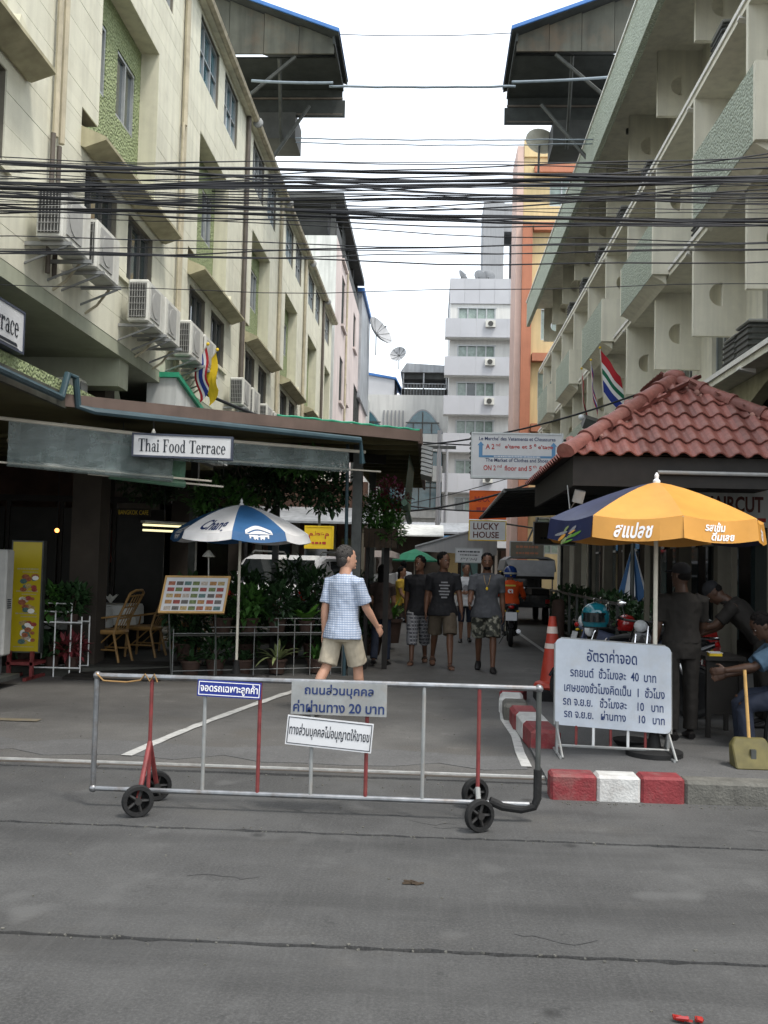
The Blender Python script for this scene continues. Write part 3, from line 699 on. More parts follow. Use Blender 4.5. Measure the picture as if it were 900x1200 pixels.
for q in wn:
    w = MB(); n = max(3, int((q[1]-q[0])/.3))
    for k in range(1, n): y = q[0]+(q[1]-q[0])*k/n; w.box(X2-.06, X2-.03, y-.02, y+.02, q[2], q[3])
    for k in range(1, 4): z = q[2]+(q[3]-q[2])*k/4; w.box(X2-.075, X2-.061, q[0], q[1], z-.02, z+.02)
    w = obj('window', w, 'steel_dark', pb)
    obj('pane', MB().box(X2-.30, X2-.28, *q), 'glass', w); obj('sill', MB().box(X2, X2+.12, q[0]-.1, q[1]+.1, q[2]-.1, q[2]), 'pink_wall', w)
obj('top_storey', MB().box(-12, X2-.5, 40.4, 52, 15.0, 16.5), 'tin_dark', pb)
obj('top_slab', MB().box(-14, X2+.25, 39.3, 52, 16.5, 16.75), 'tin_dark', pb)
for y in (39.7, 43, 46, 49, 51.7): obj('post', MB().box(X2-.3, X2-.1, y, y+.15, 15.0, 16.5), 'tin_dark', pb)
obj('balustrade', MB().box(X2-.15, X2-.05, 39.8, 52, 15.0, 15.7), 'tin_dark', pb)
obj('stained_cladding', MB().box(X2-.1, X2+.12, 52.2, 59.0, 10.5, 16.2), 'tin_roof', pb)
obj('cladding_coping', MB().box(X2-.3, X2+.25, 52.1, 59.1, 16.2, 16.45), 'blue_roof', pb)
obj('downpipe', MB().tube([(X2+.06, 44.3, 0), (X2+.06, 44.3, 15)], .05, 6), 'pipe_cream', pb)
obj('air_vent', MB().box(-7.4, -6.4, 39.2, 39.5, 15.3, 16.2), 'ac_white', pb)
def dish(loc, r, tilt, rz, label, m='dish'):
    t = thing('satellite_dish', label, 'satellite dish', loc, group='satellite dishes')
    M = Matrix.Translation(loc) @ Matrix.Rotation(rz, 4, 'Z') @ Matrix.Rotation(tilt, 4, 'X')
    b = MB().lathe([(.02*r, 0), (.35*r, .06*r), (.7*r, .2*r), (r, .4*r), (r, .43*r), (.7*r, .23*r), (.35*r, .09*r), (.02*r, .03*r)], (0, 0, 0), 20).xf(M)
    obj('reflector', b, m, t, smooth=True)
    rb = MB()
    for k in range(8):
        a = k*math.pi/4; rb.tube([(0, 0, .05*r), (.35*r*math.cos(a), .35*r*math.sin(a), .10*r), (.98*r*math.cos(a), .98*r*math.sin(a), .44*r)], .012, 5)
    obj('rib', rb.xf(M), 'steel_dark', t)
    arm = MB().tube([(0, 0, .02), (0, 0, .75*r)], .015, 5).lathe([(.05, .72*r), (.05, .85*r)], (0, 0, 0), 8).xf(M); obj('feed_arm', arm, 'steel', t)
    obj('mast', MB().tube([Vector(loc), Vector(loc)+Vector((0, .1, -1.0*r-.3))], .03, 6), 'steel_dark', t)
dish((-3.55, 57.5, 15.2), .95, R(60), R(60), 'big grey satellite dish on the side of the pink tenement')
dish((2.62, 25.6, 12.75), .42, R(28), R(140), 'mesh satellite dish below the right rooftop shed', 'ac_white')
dish((-2.35, 62.6, 15.0), .55, R(65), R(-20), 'dark satellite dish on top of the arched building')
for k, (x, lab) in enumerate([(1.5, 'thin wire satellite dish at the left on the grey building roof'), (2.6, 'middle wire satellite dish on the grey building roof'), (3.2, 'wire satellite dish on the grey building roof nearest the tower')]):
    dish((x, 60.8, 19.65), .42, R(50), R(100+40*k), lab)

# ================================================================ ARCHED BUILDING AT THE END
ab = thing('arched_building', 'white building with pointed arch windows closing the alley', 'building', (-2, 66, 0))
obj('body', MB().box(-7, 1.0, 64.2, 74, 0, 12.75), 'plaster', ab)
def parch(cx, w, z0, h, n=10):
    L = [];
    for i in range(n+1):
        t = i/n; L.append((cx-w*(1-t**1.0)*1.0 + 0, z0+h*math.sin(t*math.pi/2)))
    return L + [(2*cx-x, z) for x, z in reversed(L[:-1])]
for cx, w in ((-.76, 1.32), (-4.6, 1.32)):
    obj('arch_trim', MB().prism(parch(cx, w+.1, 10.15, 1.65), 'y', 64.10, 64.2), 'grey_conc', ab)
    a = obj('arch_window', MB().prism(parch(cx, w, 10.2, 1.5), 'y', 64.05, 64.10), 'glass_teal', ab)
    mm = MB()
    for k in (-.6, 0, .6): mm.box(cx+k-.04, cx+k+.04, 64.0, 64.05, 10.2, 10.2+1.4*(1-abs(k)/1.2))
    mm.box(cx-1.1, cx+1.1, 63.99, 64.0, 10.85, 10.93); obj('mullion', mm, 'steel_dark', a)
for z0, z1 in ((7.9, 9.6), (5.2, 7.2)):
    w = obj('window', MB().box(-3.2, .6, 64.12, 64.2, z0, z1), 'glass_teal', ab); mm = MB()
    for k in range(6): mm.box(-3.2+.76*k-.04, -3.2+.76*k+.04, 64.06, 64.12, z0, z1)
    mm.box(-3.2, .6, 64.07, 64.1, z1-.6, z1-.52); obj('mullion', mm, 'steel_dark', w)
obj('balcony_box', MB().box(-1.2, .7, 63.5, 64.2, 9.0, 10.1), 'plaster', ab); obj('balcony_box', MB().box(-1.6, .6, 63.3, 64.2, 7.0, 8.0), 'plaster', ab)
for k in range(2): obj('ledge', MB().box(-6, .9, 63.9, 64.2, 4.2+.45*k, 4.3+.45*k), 'plaster', ab)
rt = obj('roof_terrace', MB().box(-2.2, .8, 64.4, 68, 12.75, 13.2), 'tin_dark', ab)
mb = MB()
for k in range(16): mb.box(-2.2+.2*k, -2.17+.2*k, 64.3, 64.35, 12.75, 13.55)
mb.box(-2.2, .85, 64.28, 64.3, 13.5, 13.56); obj('railing', mb, 'steel', ab)
obj('terrace_shade', MB().box(-2.2, .85, 64.6, 68, 13.9, 14.3), 'tin_dark', ab); obj('terrace_roof', MB().prism([(-2.3, 14.3), (.9, 14.3), (.9, 14.75), (-1.9, 14.9)], 'y', 64.3, 69), 'tin_roof', ab)
for x in (-2.1, -.75, .75): obj('post', MB().box(x-.05, x+.05, 64.4, 64.5, 12.75, 14.3), 'steel', ab)
obj('roof_hut', MB().prism([(-7, 12.75), (-2.7, 12.75), (-2.7, 13.9), (-7, 14.6)], 'y', 65, 70), 'grey_clad', ab)
obj('hut_roof', MB().prism([(-7.1, 14.61), (-2.6, 13.91), (-2.2, 13.2), (-2.2, 13.3), (-2.6, 14.05), (-7.1, 14.8)], 'y', 64.9, 70.2), 'blue_roof', ab)
for k in range(6): obj('drain_spout', MB().tube([(-3.3+.25*k, 64.12, 10.6), (-3.3+.25*k, 64.12, 11.7)], .05, 6), 'grey_conc', ab)

# ================================================================ GREY-WHITE BUILDING
gb = thing('apartment_block', 'narrow white apartment block with grey clad balcony bands at the end of the alley', 'building', (3, 64, 0))
GW = [(16.7, 17.5), (14.35, 15.15), (11.95, 12.85), (9.65, 10.5), (7.2, 8.05), (4.95, 5.75)]
gops = [(1.35, 3.65, a, b) for a, b in GW]
obj('wall', wall(MB(), 'y', 60.0, 60.3, .86, 5.4, 0, 19.2, gops), 'plaster', gb)
obj('core', MB().box(.86, 5.4, 60.4, 70, 0, 19.2), 'plaster', gb)
for k in range(5): obj('clad_panel', MB().box(.8+.92*k, .8+.92*k+.91, 59.9, 60.0, 17.75, 19.3), 'grey_clad', gb)
obj('roof', MB().box(.8, 5.4, 60, 70, 19.2, 19.35), 'grey_conc', gb)
for j, (a, b) in enumerate(GW):
    zt = a-.02; bl = GW[j+1][1]+.1 if j < 5 else 3.8
    for k in range(5): obj('balcony_panel', MB().box(.55+.95*k, .55+.95*k+.94, 59.35, 59.42, zt-1.15, zt), 'grey_clad', gb)
    obj('balcony_side', MB().box(.55, .62, 59.42, 60.0, zt-1.15, zt), 'grey_clad', gb); obj('balcony_floor', MB().box(.55, 5.3, 59.42, 60.0, zt-1.2, zt-1.1), 'plaster', gb)
    w = MB()
    for q in (1.35, 1.92, 2.5, 3.07, 3.60): w.box(q-.03, q+.05, 59.98, 60.05, a, b)
    w.box(1.3, 3.7, 59.96, 59.98, a-.04, a+.04); w.box(1.3, 3.7, 59.96, 59.98, b-.04, b+.04)
    w = obj('window', w, 'alu', gb)
    for k in range(4): obj('pane', MB().box(1.36+.575*k, 1.90+.575*k, 60.08, 60.1, a, b), 'glass' if (j == 2 and k == 1) or (j == 5 and k % 2 == 0) else 'glass_curtain', w)
    ac = obj('wall_cooler', MB().box(3.0, 3.6, 59.15, 59.345, zt-.55, zt-.15), 'ac_white', gb); obj('fan', MB().lathe([(.16, 0), (.16, .02)], (3.3, 59.12, zt-.35), 12, 'y'), 'ac_grille', ac)
obj('downpipe', MB().tube([(.84, 59.3, 0), (.84, 59.3, 8.9)], .07, 6), 'grey_conc', gb)
# tower far behind
tw = thing('tower', 'tall grey concrete tower rising behind the apartment block', 'tower', (7.3, 121, 0))
obj('shaft', MB().box(5.5, 8.0, 118, 124, 0, 46), 'grey_conc', tw); obj('top_beam', MB().box(8.0, 9.8, 118.5, 124, 42.5, 46), 'grey_conc', tw); obj('pier', MB().box(9.1, 9.8, 119, 124, 0, 42.5), 'grey_conc', tw)
obj('lift_glass', MB().box(8.0, 9.1, 119.5, 124, 0, 36.5), 'glass_teal', tw)
for k in range(12): obj('floor_band', MB().box(8.0, 9.1, 119.3, 119.5, 3*k+2, 3*k+2.3), 'grey_conc', tw)

# ================================================================ ORANGE BUILDING
ob = thing('orange_building', 'tall yellow building with orange bands and pilaster beyond the balconies', 'building', (7, 48, 0))
ow = [(4.9, 7.0, a, a+1.25) for a in (17.6, 14.4)] + [(4.6, 5.5, 11.6, 13.0), (4.5, 5.4, 8.5, 10.2), (4.5, 5.9, 5.3, 6.9), (4.5, 5.9, 2.2, 3.8)]
obj('wall', wall(MB(), 'y', 43.0, 43.3, 3.75, 12, 0, 19.8, ow), 'yellow_wall', ob)
obj('side_wall', MB().box(3.45, 3.74, 42.95, 45.6, 0, 20.3), 'pink_pale', ob); obj('core', MB().box(3.75, 12, 43.5, 45.6, 0, 19.7), 'interior', ob)
obj('pilaster', MB().box(3.72, 4.15, 42.7, 42.94, 0, 16.7), 'orange_band', ob)
for z in (19.0, 16.4, 13.4, 10.6, 7.5, 4.4): obj('band', MB().box(4.2, 12, 42.6, 42.99, z, z+.35), 'orange_band', ob)
obj('parapet', MB().box(3.75, 12, 42.9, 43.2, 19.8, 20.6), 'yellow_wall', ob)
for q in ow:
    m2 = MB(); n = 4 if q[1]-q[0] > 1.5 else 2
    for k in range(n+1): x = q[0]+(q[1]-q[0])*k/n; m2.box(x-.03, x+.03, 43.05, 43.1, q[2], q[3])
    m2.box(q[0], q[1], 43.02, 43.05, q[2], q[2]+.06); m2.box(q[0], q[1], 43.02, 43.05, q[3]-.06, q[3])
    w = obj('window', m2, 'alu', ob); obj('pane', MB().box(q[0], q[1], 43.12, 43.14, q[2], q[3]), 'glass_curtain', w)
for z in (14.4, 11.6):
    gr = MB()
    for k in range(14): gr.box(4.85+.16*k, 4.87+.16*k, 42.9, 42.92, z-.1, z+1.4)
    if z > 12: obj('window_grille', gr, 'steel', ob)
obj('wall_cooler', MB().box(5.7, 6.5, 42.5, 43, 16.9, 17.5), 'ac_white', ob)

# ================================================================ RIGHT BUILDING (balconies)
XF, XB, XW = 4.2, 3.9, 5.05
YR0, YR1 = 7.5, 39.5
bb = thing('balcony_building', 'pale hotel building with pebbledash balconies and pierced fins on the right', 'building', (9, 23, 0))
fins = [10.6+2.75*k for k in range(11)]
rops = []
for y in fins:
    for z0, z1 in ((4.95, 6.15), (7.4, 8.75), (9.75, 11.0)): rops.append((y+.55, y+1.95, z0, z1))
rops = [q for q in rops if q[1] < YR1]
obj('wall', wall(MB(), 'x', XW, XW+.25, YR0, YR1, 4.42, 11.9, rops), 'balcony', bb)
obj('core', MB().box(XW+.3, 14, YR0, YR1, 4.42, 11.9), 'interior', bb)
obj('end_wall', MB().box(XW, 14, YR1, YR1+.12, 0, 11.9), 'balcony', bb); obj('near_end_wall', MB().box(XW, 14, YR0-.12, YR0, 0, 11.9), 'balcony', bb)
for q in rops:
    if q[2] > 7 and q[2] < 9 and int(q[0]) % 2: continue
    window_x(bb, XW+.12, q, 3, 'alu', 'glass', bar=2)
for z, x0 in ((4.42, 4.22), (6.93, XF), (9.42, XF)):
    obj('floor_slab', MB().box(x0, XW, YR0, YR1, z, z+.13), 'balcony', bb)
    obj('slab_edge', MB().box(x0-.03, x0-.001, YR0, YR1, z+.09, z+.16), 'balcony_edge', bb)
    for y in fins: obj('drip_nib', MB().prism([(x0+.2, z+.0), (x0-.03, z+.05), (x0-.03, z+.088), (x0+.2, z+.06)], 'y', y+.3, y+.42).xf(Matrix.Translation((0, 0, -.065))), 'balcony_edge', bb)
obj('roof_fascia', MB().box(3.53, 3.65, YR0, 38.2, 11.0, 11.95), 'pebble_pale', bb)
obj('roof_coping', MB().box(3.50, 3.68, YR0, 38.25, 11.951, 12.0), 'balcony_edge', bb)
obj('roof_soffit', MB().box(3.651, 14, YR0, 38.2, 11.72, 11.9), 'balcony', bb)
obj('roof', MB().box(3.65, 14, YR0, 38.2, 11.901, 11.95), 'grey_conc', bb)
def fin_mesh(x0, x1, z0, z1, th=.1, hr=.20, n=20):
    mb = MB(); cx, cz = (x0+x1)/2+.03, (z0+z1)/2-.05
    out = []; c = .12
    for k in range(n):
        a = 2*math.pi*(k+.5)/n; dx, dz = math.cos(a), math.sin(a)
        tx = ((x1-cx) if dx > 0 else (cx-x0))/max(abs(dx), 1e-6); tz = ((z1-cz) if dz > 0 else (cz-z0))/max(abs(dz), 1e-6); tt = min(tx, tz)
        out.append((cx+dx*tt, cz+dz*tt))
    # snap the nearest outline point to each corner
    for qx, qz in ((x0, z0), (x0, z1), (x1, z0), (x1, z1)):
        i = min(range(n), key=lambda i: (out[i][0]-qx)**2+(out[i][1]-qz)**2); out[i] = (qx, qz)
    inn = [(min(cx+.02, cx+hr*math.cos(2*math.pi*(k+.5)/n)), cz+hr*math.sin(2*math.pi*(k+.5)/n)) for k in range(n)]
    mb.loft([[(x, 0, z) for x, z in inn], [(x, 0, z) for x, z in out], [(x, th, z) for x, z in out], [(x, th, z) for x, z in inn], [(x, 0, z) for x, z in inn]], caps=False)
    return mb
for z0, z1 in ((5.45, 6.93), (8.15, 9.42), (10.42, 11.72)):
    me = fin_mesh(XF+.002, XW, z0, z1).mesh('fin')
    for y in fins:
        if y+.1 < YR1:
            o = obj('fin', me, 'balcony', bb); o.location = (0, y, 0)
            o.matrix_parent_inverse = ROOTINV[bb.name]
BX = [(12.2, 15.0), (17.85, 20.75), (23.2, 26.15), (28.65, 31.6), (34.1, 37.0)]
for a, b in BX:
    pr = obj('balcony_front', MB().box(XB, XB+.10, a, b, 6.97, 7.98), 'pebble_pale', bb)
    for y in (a-.09, b+.001): obj('balcony_end', MB().prism([(XB+.0, 6.97), (XF+.45, 6.97), (XF+.45, 7.98), (XB, 7.98)], 'y', y, y+.089), 'balcony', bb)
    obj('balcony_floor', MB().prism([(XB+.01, 6.968), (XF-.031, 6.968), (XF-.031, 6.80), (XB+.2, 6.86)], 'y', a, b), 'balcony', bb)
    obj('balcony_door', MB().box(XW-.06, XW-.005, a+2.0, a+2.8, 7.07, 9.0), 'brown_door', bb)
for a, b in BX[3:]:
    obj('balcony_front', MB().box(XB, XB+.10, a-2.7, b-2.7, 4.47, 5.48), 'pebble_pale', bb); obj('balcony_end', MB().box(XB, XF+.45, a-2.79, a-2.701, 4.47, 5.48), 'balcony', bb)
obj('red_shutter', MB().box(4.45, 4.5, 20.95, 21.6, 7.07, 8.7), 'brown_door', bb); obj('red_shutter', MB().box(4.4, 4.45, 33.4, 34.1, 4.55, 6.0), 'brown_door', bb)
# ground floor: shop fronts, columns, dark interior
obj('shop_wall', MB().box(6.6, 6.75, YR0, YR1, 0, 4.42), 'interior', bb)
for k, y in enumerate((9.3, 12.1, 14.8, 17.6, 20.3, 23, 26, 29, 32, 35, 38)):
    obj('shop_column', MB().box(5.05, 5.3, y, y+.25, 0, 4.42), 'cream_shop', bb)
    if y < 34: w = obj('shop_glass', MB().box(5.5, 5.52, y+.3, y+2.4, .4, 2.6), 'glass', bb); obj('mullion', MB().box(5.46, 5.499, y+1.2, y+1.26, .1, 2.7), 'cream_shop', w); obj('transom', MB().box(5.44, 5.459, y+.3, y+2.4, 2.1, 2.16), 'alu', w)
obj('arch_beam', MB().prism([(8, 3.2)] + [(8+8.5*i/12, 3.2+1.18*math.sin(math.pi*i/12)) for i in range(13)][1:-1] + [(16.5, 3.2), (16.5, 4.41), (8, 4.41)], 'x', 4.55, 4.75), 'hood', bb)
def cooler():
    t = thing('balcony_cooler', 'x', 'air conditioner', local=True, group='dark coolers on the right building')
    obj('casing', MB().box(-.22, .22, -.3, .3, 0, .55), 'steel_dark', t, bevel=.05)
    rb = MB()
    for k in range(6): rb.box(-.24, .24, -.32, .32, .05+.085*k, .085+.085*k)
    obj('louvre', rb, 'ac_grille', t, bevel=.01)
    obj('top', MB().box(-.23, .23, -.31, .31, .56, .60), 'ac_panel', t, bevel=.02)
    return t
CP = cooler(); used = []
for p, lab in [((4.62, 14.2, 4.58), 'dark louvred cooler on the lowest slab at the right photo edge'), ((4.70, 15.1, 4.58), 'dark louvred cooler behind the one at the right photo edge'), ((4.55, 15.3, 9.56), 'dark cooler on the top floor slab nearest the camera'),
               ((4.55, 20.6, 9.56), 'dark cooler on the top floor slab, second from the camera'), ((4.5, 23.2, 9.56), 'dark cooler on the top floor slab, third from the camera'), ((4.5, 26.2, 9.56), 'dark cooler on the top floor slab above the second balcony box gap'),
               ((4.5, 29.0, 9.56), 'dark cooler on the top floor slab, second farthest'), ((4.5, 31.7, 9.56), 'dark cooler on the top floor slab, farthest'), ((4.6, 16.6, 7.07), 'dark cooler on the middle floor beyond the nearest balcony box')]:
    place(CP, used, p, 0, lab)

# ================================================================ FOLIAGE helpers
def leaf(mb, p, d, L, W, up=Vector((0, 0, 1)), fold=.25):
    d = d.normalized(); s = d.cross(up)
    if s.length < .05: s = d.orthogonal()
    s.normalize(); n = s.cross(d)
    a = p; b = p + d*L*.5 + s*W/2 + n*W*fold; c = p + d*L; e = p + d*L*.5 - s*W/2 + n*W*fold; m = p + d*L*.5
    mb.add([a, b, c, e, m], [(0, 4, 1), (4, 2, 1), (0, 3, 4), (4, 3, 2)])
def bush(mb, c, rad, n, L, W, seed, shell=.35):
    r = random.Random(seed); c = Vector(c)
    for _ in range(n):
        v = Vector((r.gauss(0, 1), r.gauss(0, 1), r.gauss(0, 1))).normalized(); k = (shell+(1-shell)*r.random())**.6
        p = c + Vector((v.x*rad[0]*k, v.y*rad[1]*k, v.z*rad[2]*k)); d = v*.6 + Vector((r.gauss(0, .6), r.gauss(0, .6), r.gauss(.1, .5)))
        s = r.uniform(.6, 1.3); leaf(mb, p, d, L*s, W*s)
    return mb
def blade(mb, p, az, L, W, rise, droop, n=5):
    p = Vector(p); pts = []
    for i in range(n+1):
        t = i/n; h = L*t*math.cos(rise)*(1+.1*t); z = L*t*math.sin(rise) - droop*L*t*t
        pts.append(p + Vector((math.cos(az)*h, math.sin(az)*h, z)))
    s = Vector((-math.sin(az), math.cos(az), 0)); b = len(mb.v)
    for i, q in enumerate(pts):
        w = W*.5*(math.sin(math.pi*(.15+.85*i/n)))**.7 if i < n else .001
        mb.v += [tuple(q-s*w), tuple(q+Vector((0, 0, -w*.35))), tuple(q+s*w)]
    for i in range(n):
        for k in (0, 1): mb.f.append((b+i*3+k, b+i*3+k+1, b+i*3+k+4, b+i*3+k+3))
def pot(t, c, r, h, m='terracotta'):
    obj('pot', MB().lathe([(.01, 0), (r*.72, 0), (r*.95, h*.85), (r*1.06, h*.86), (r*1.06, h), (r*.9, h), (r*.85, h*.8), (.01, h*.8)], c, 14), m, t, smooth=True)
def bushy_plant(loc, h, rad, n, L, W, m, label, seed, group, ph=.22, pr=.14):
    t = thing('potted_plant', label, 'plant', loc, group=group); x, y, z = loc
    pot(t, loc, pr, ph); obj('foliage', bush(MB(), (x, y, z+ph+h*.45), (rad, rad, h*.55), n, L, W, seed), m, t)
    st = MB(); r = random.Random(seed)
    for k in range(5): st.tube([(x, y, z+ph*.8), (x+r.uniform(-.5, .5)*rad, y+r.uniform(-.5, .5)*rad, z+ph+h*.7)], .008, 5)
    obj('stem', st, 'bark', t); return t
def strap_plant(loc, L, W, n, m, label, seed, group, rise=(.6, 1.4), ph=.2, pr=.14, potm='terracotta', leaves_apart=False):
    t = thing('potted_plant', label, 'plant', loc, group=group); x, y, z = loc; r = random.Random(seed)
    pot(t, loc, pr, ph, potm); mb = MB()
    for k in range(n):
        b = MB() if leaves_apart else mb
        blade(b, (x, y, z+ph*.85), k*2.4+r.uniform(-.3, .3), L*r.uniform(.65, 1.1), W, r.uniform(*rise), r.uniform(.25, .7))
        if leaves_apart: obj('frond', b, m, t)
    if not leaves_apart: obj('foliage', mb, m, t)
    return t

# ================================================================ RESTAURANT TERRACE
ZR = 3.30
F0, F1 = Vector((-4.13, 10.75, 0)), Vector((-.21, 13.28, 0))          # roof front edge
FD = (F1-F0).normalized(); FN = Vector((FD.y, -FD.x, 0))              # FN points to the street
def onf(t, out=0., z=0.): p = F0 + FD*t + FN*out; return Vector((p.x, p.y, z))
tr = thing('terrace_roof', 'flat brown edged roof over the open air restaurant on the left', 'roof', (-3, 15, ZR))
poly = [(-8.9, 6.2), (-4.17, 6.2), (-4.17, 10.75), (F1.x, F1.y), (F1.x, 21.6), (-1.35, 21.6), (-1.35, 16.4), (-4.2, 16.4), (-4.2, 18.5), (-8.9, 18.5)]
obj('ceiling', MB().prism(poly, 'z', ZR, ZR+.04), 'roof_under', tr)
obj('roof_top', MB().prism(poly, 'z', ZR+.041, ZR+.12), 'tin_dark', tr)
Lf = (F1-F0).length
fa = MB()
for z0, z1, o0, o1 in ((ZR-.03, ZR+.11, .0, .05),):
    fa.loft([[onf(t, o0, z0), onf(t, o1, z0), onf(t, o1, z1), onf(t, o0, z1)] for t in (-.02, Lf)])
obj('front_fascia', fa, 'brown_fascia', tr)
obj('side_fascia', MB().box(F1.x, F1.x+.05, F1.y+.02, 21.6, ZR-.05, ZR+.15), 'brown_fascia', tr)
obj('left_fascia', MB().box(-4.17, -4.12, 6.2, 10.74, ZR-.05, ZR+.12), 'shed_panel', tr)
for k in range(16):       # ribs of the ceiling boards
    y = 11.6+.62*k
    obj('ceiling_batten', MB().box(-8.5 if y < 16.3 else -1.3, F1.x-.02, y, y+.05, ZR-.055, ZR-.001), 'roof_under', tr) if y > 13.4 else None
tr2 = MB().tube([onf(t, .03+.012*math.sin(t*9), ZR+.125+.006*math.sin(t*23)) for t in [Lf*.55+i*Lf*.45/30 for i in range(31)]], .014, 6)
obj('green_tarp_roll', tr2, 'green_trim', tr, smooth=True)
gp = MB().tube([(-4.05, 6.2, ZR+.02), (-4.05, 10.4, ZR+.02), (-4.05, 10.55, ZR+.3), (-4.02, 10.72, ZR+.3), (-4.0, 10.78, ZR-.02), onf(.3, .1, ZR-.06), onf(Lf-.95, .1, ZR-.10), onf(Lf-.9, .08, ZR-.40)], .04, 8)
obj('gutter_pipe', gp, 'pipe_blue', tr, smooth=True)
for k in range(7):
    y = 14+1.0*k
    obj('shutter_slat', MB().obox((F1.x+.12, 14.0+k*.0, 3.22-.06*k), (.16, .9, .045), (0, .25, 0)), 'galv', tr)
for p, s in [((-1.08, 14.1), .07), ((-1.08, 17.6), .06), ((-1.0, 21.2), .07), ((-2.6, 16.3), .05), ((-4.0, 16.3), .06)]:
    obj('post', MB().box(p[0]-s, p[0]+s, p[1]-s, p[1]+s, 0, ZR), 'steel_dark', tr)
obj('thin_post', MB().tube([(-1.20, 14.0, 0), (-1.22, 13.85, ZR)], .025, 8), 'pipe_blue', tr, smooth=True)
obj('cross_beam', MB().obox((-2.5, 13.7, ZR-.12), (4.2, .08, .14), (0, 0, math.atan2(FD.y, FD.x))), 'dark_wood', tr)
# roll-down plastic blinds
def blind(label, a, b, z0, z1, m, out, zs=0):
    t = thing('roller_blind', label, 'blind', onf(a, out, z0), group='plastic roll-down blinds'); n = 14
    rows = []
    for j in range(6):
        z = z0+(z1-z0)*j/5
        rows.append([onf(a+(b-a)*i/n, out+.025*math.sin(i*1.7+j)*(1-j/5), z-zs*(i/n)) for i in range(n+1)])
    mb = MB()
    for j in range(5):
        for i in range(n): mb.quad(rows[j][i], rows[j][i+1], rows[j+1][i+1], rows[j+1][i])
    obj('sheet', mb, m, t, solid=.004)
    obj('roller', MB().tube([onf(a-.15, out, z1+.02), onf(b+.25, out, z1+.02-zs)], .022, 8), 'pole_white', t, smooth=True)
    obj('hem_roll', MB().tube([onf(a, out, z0-.03), onf(b, out, z0-.03-zs)], .045, 8), 'plastic_clear' if m == 'plastic_clear' else 'plastic_green', t, smooth=True)
    obj('hem_bar', MB().tube([onf(a-.25, out, z0-.03), onf(b+.5, out, z0-.03-zs)], .012, 6), 'pole_white', t)
blind('cloudy plastic roll-down blind left of the terrace sign', -.55, 1.35, 2.66, 3.10, 'plastic_clear', -.30, .06)
blind('green plastic roll-down blind directly below the terrace sign', .62, 1.55, 2.60, 2.95, 'plastic_green', -.42, .05)
blind('long grey plastic roll-down blind right of the terrace sign', 1.30, 3.75, 2.86, 3.06, 'plastic_clear', -.28, -.02)
t = thing('side_blind', 'green plastic curtain hanging at the alley side of the terrace', 'blind', (-.4, 15.4, 2.2))
obj('sheet', MB().quad((-.42, 14.6, 2.55), (-.38, 16.6, 2.35), (-.32, 16.6, 3.2), (-.36, 14.6, 3.25)), 'plastic_green', t, solid=.004); obj('hem_roll', MB().tube([(-.42, 14.6, 2.52), (-.38, 16.6, 2.32)], .05, 8), 'plastic_green', t, smooth=True)

# hanging sign and the cut-off one on the left
def lightbox(label, M, w, h, txt, cut=None):
    t = thing('hanging_sign', label, 'sign', M.translation, group='terrace signs')
    b = MB(); board(b, M, w, h, .10); obj('panel', b, 'sign_white', t)
    f = MB(); frame_bars(f, M, w, h, .022, .008, .115); obj('frame', f, 'sign_frame', t)
    return t
Mx = plane_M((-2.94, 11.32, 2.915), (1, .10, -.012), (0, 0, 1))
t = lightbox('white hanging sign reading Thai Food Terrace below the terrace roof', Mx, 1.13, .235, '')
lt = MB(); serif(lt, 'Thai Food Terrace', Mx @ Matrix.Translation((0, 0, .004)), 1.02, .15); obj('lettering', lt, 'ink_dark', t)
for x in (-.35,): obj('wire', MB().tube([Mx @ Vector((x, .13, -.05)), Mx @ Vector((x, .42, -.05))], .006, 5), 'cable', t); obj('hook', MB().lathe([(.012, 0), (.028, .02), (.01, .07)], Mx @ Vector((x, .13, -.05)), 8), 'ac_white', t)
My = plane_M((-4.08, 8.44, 3.79), (0, 1, 0), (0, 0, 1))
t = lightbox('white sign cut off at the left photo edge, ending in the letters rrace', My, 1.96, .38, '')
lt = MB(); serif(lt, 'Thai Food Terrace', My @ Matrix.Translation((-.02, .03, .004)), 1.80, .21); obj('lettering', lt, 'ink_dark', t)
u = MB()
for y0, y1, x1 in ((-.165, -.135, .86), (-.19, -.178, .90)): u.quad(*[My @ Vector(q) for q in [(-.9, y0, .004), (x1, y0, .004), (x1-.03, y1, .004), (-.9, y1, .004)]])
obj('underline', u, 'ink_dark', t)

# floor, back walls, furniture of the restaurant
dk = thing('terrace_deck', 'dark wooden step and deck at the restaurant entrance', 'deck', (-4, 13.6, 0))
obj('deck_floor', MB().prism([(-8.8, 12.8), (-4.6, 12.95), (-1.25, 14.4), (-1.15, 21.2), (-8.8, 21.2)], 'z', .0, .12), 'deck', dk)
for k in range(6): obj('ramp_board', MB().obox((-4.12+.0*k, 12.72+.19*k, .025+.02*k), (1.25, .18, .03), (.10, 0, .06)), 'dark_wood', dk)
rm = thing('restaurant_back', 'dim brick and glass restaurant front under the terrace roof', 'shopfront', (-6, 18, 0))
obj('brick_wall', MB().box(-8.9, -6.2, 18.4, 18.6, 0, 3.3), 'interior_brick', rm); obj('side_wall', MB().box(-6.2, -6.05, 18.4, 21.5, 0, 3.3), 'interior', rm)
obj('counter', MB().box(-8, -5.5, 16.5, 17.2, .12, 1.15), 'dark_wood', rm)
for k in range(5): f = obj('glass_door', MB().box(-8.8+.9*k, -8.0+.9*k, 15.98, 16.0, .12, 2.4), 'glass_dim', rm); obj('door_frame', MB().box(-8.86+.9*k, -8.80+.9*k, 15.95, 16.03, .12, 2.5), 'dark_wood', f)
obj('lintel', MB().box(-8.9, -4.3, 15.94, 16.04, 2.5, 2.6), 'dark_wood', rm)
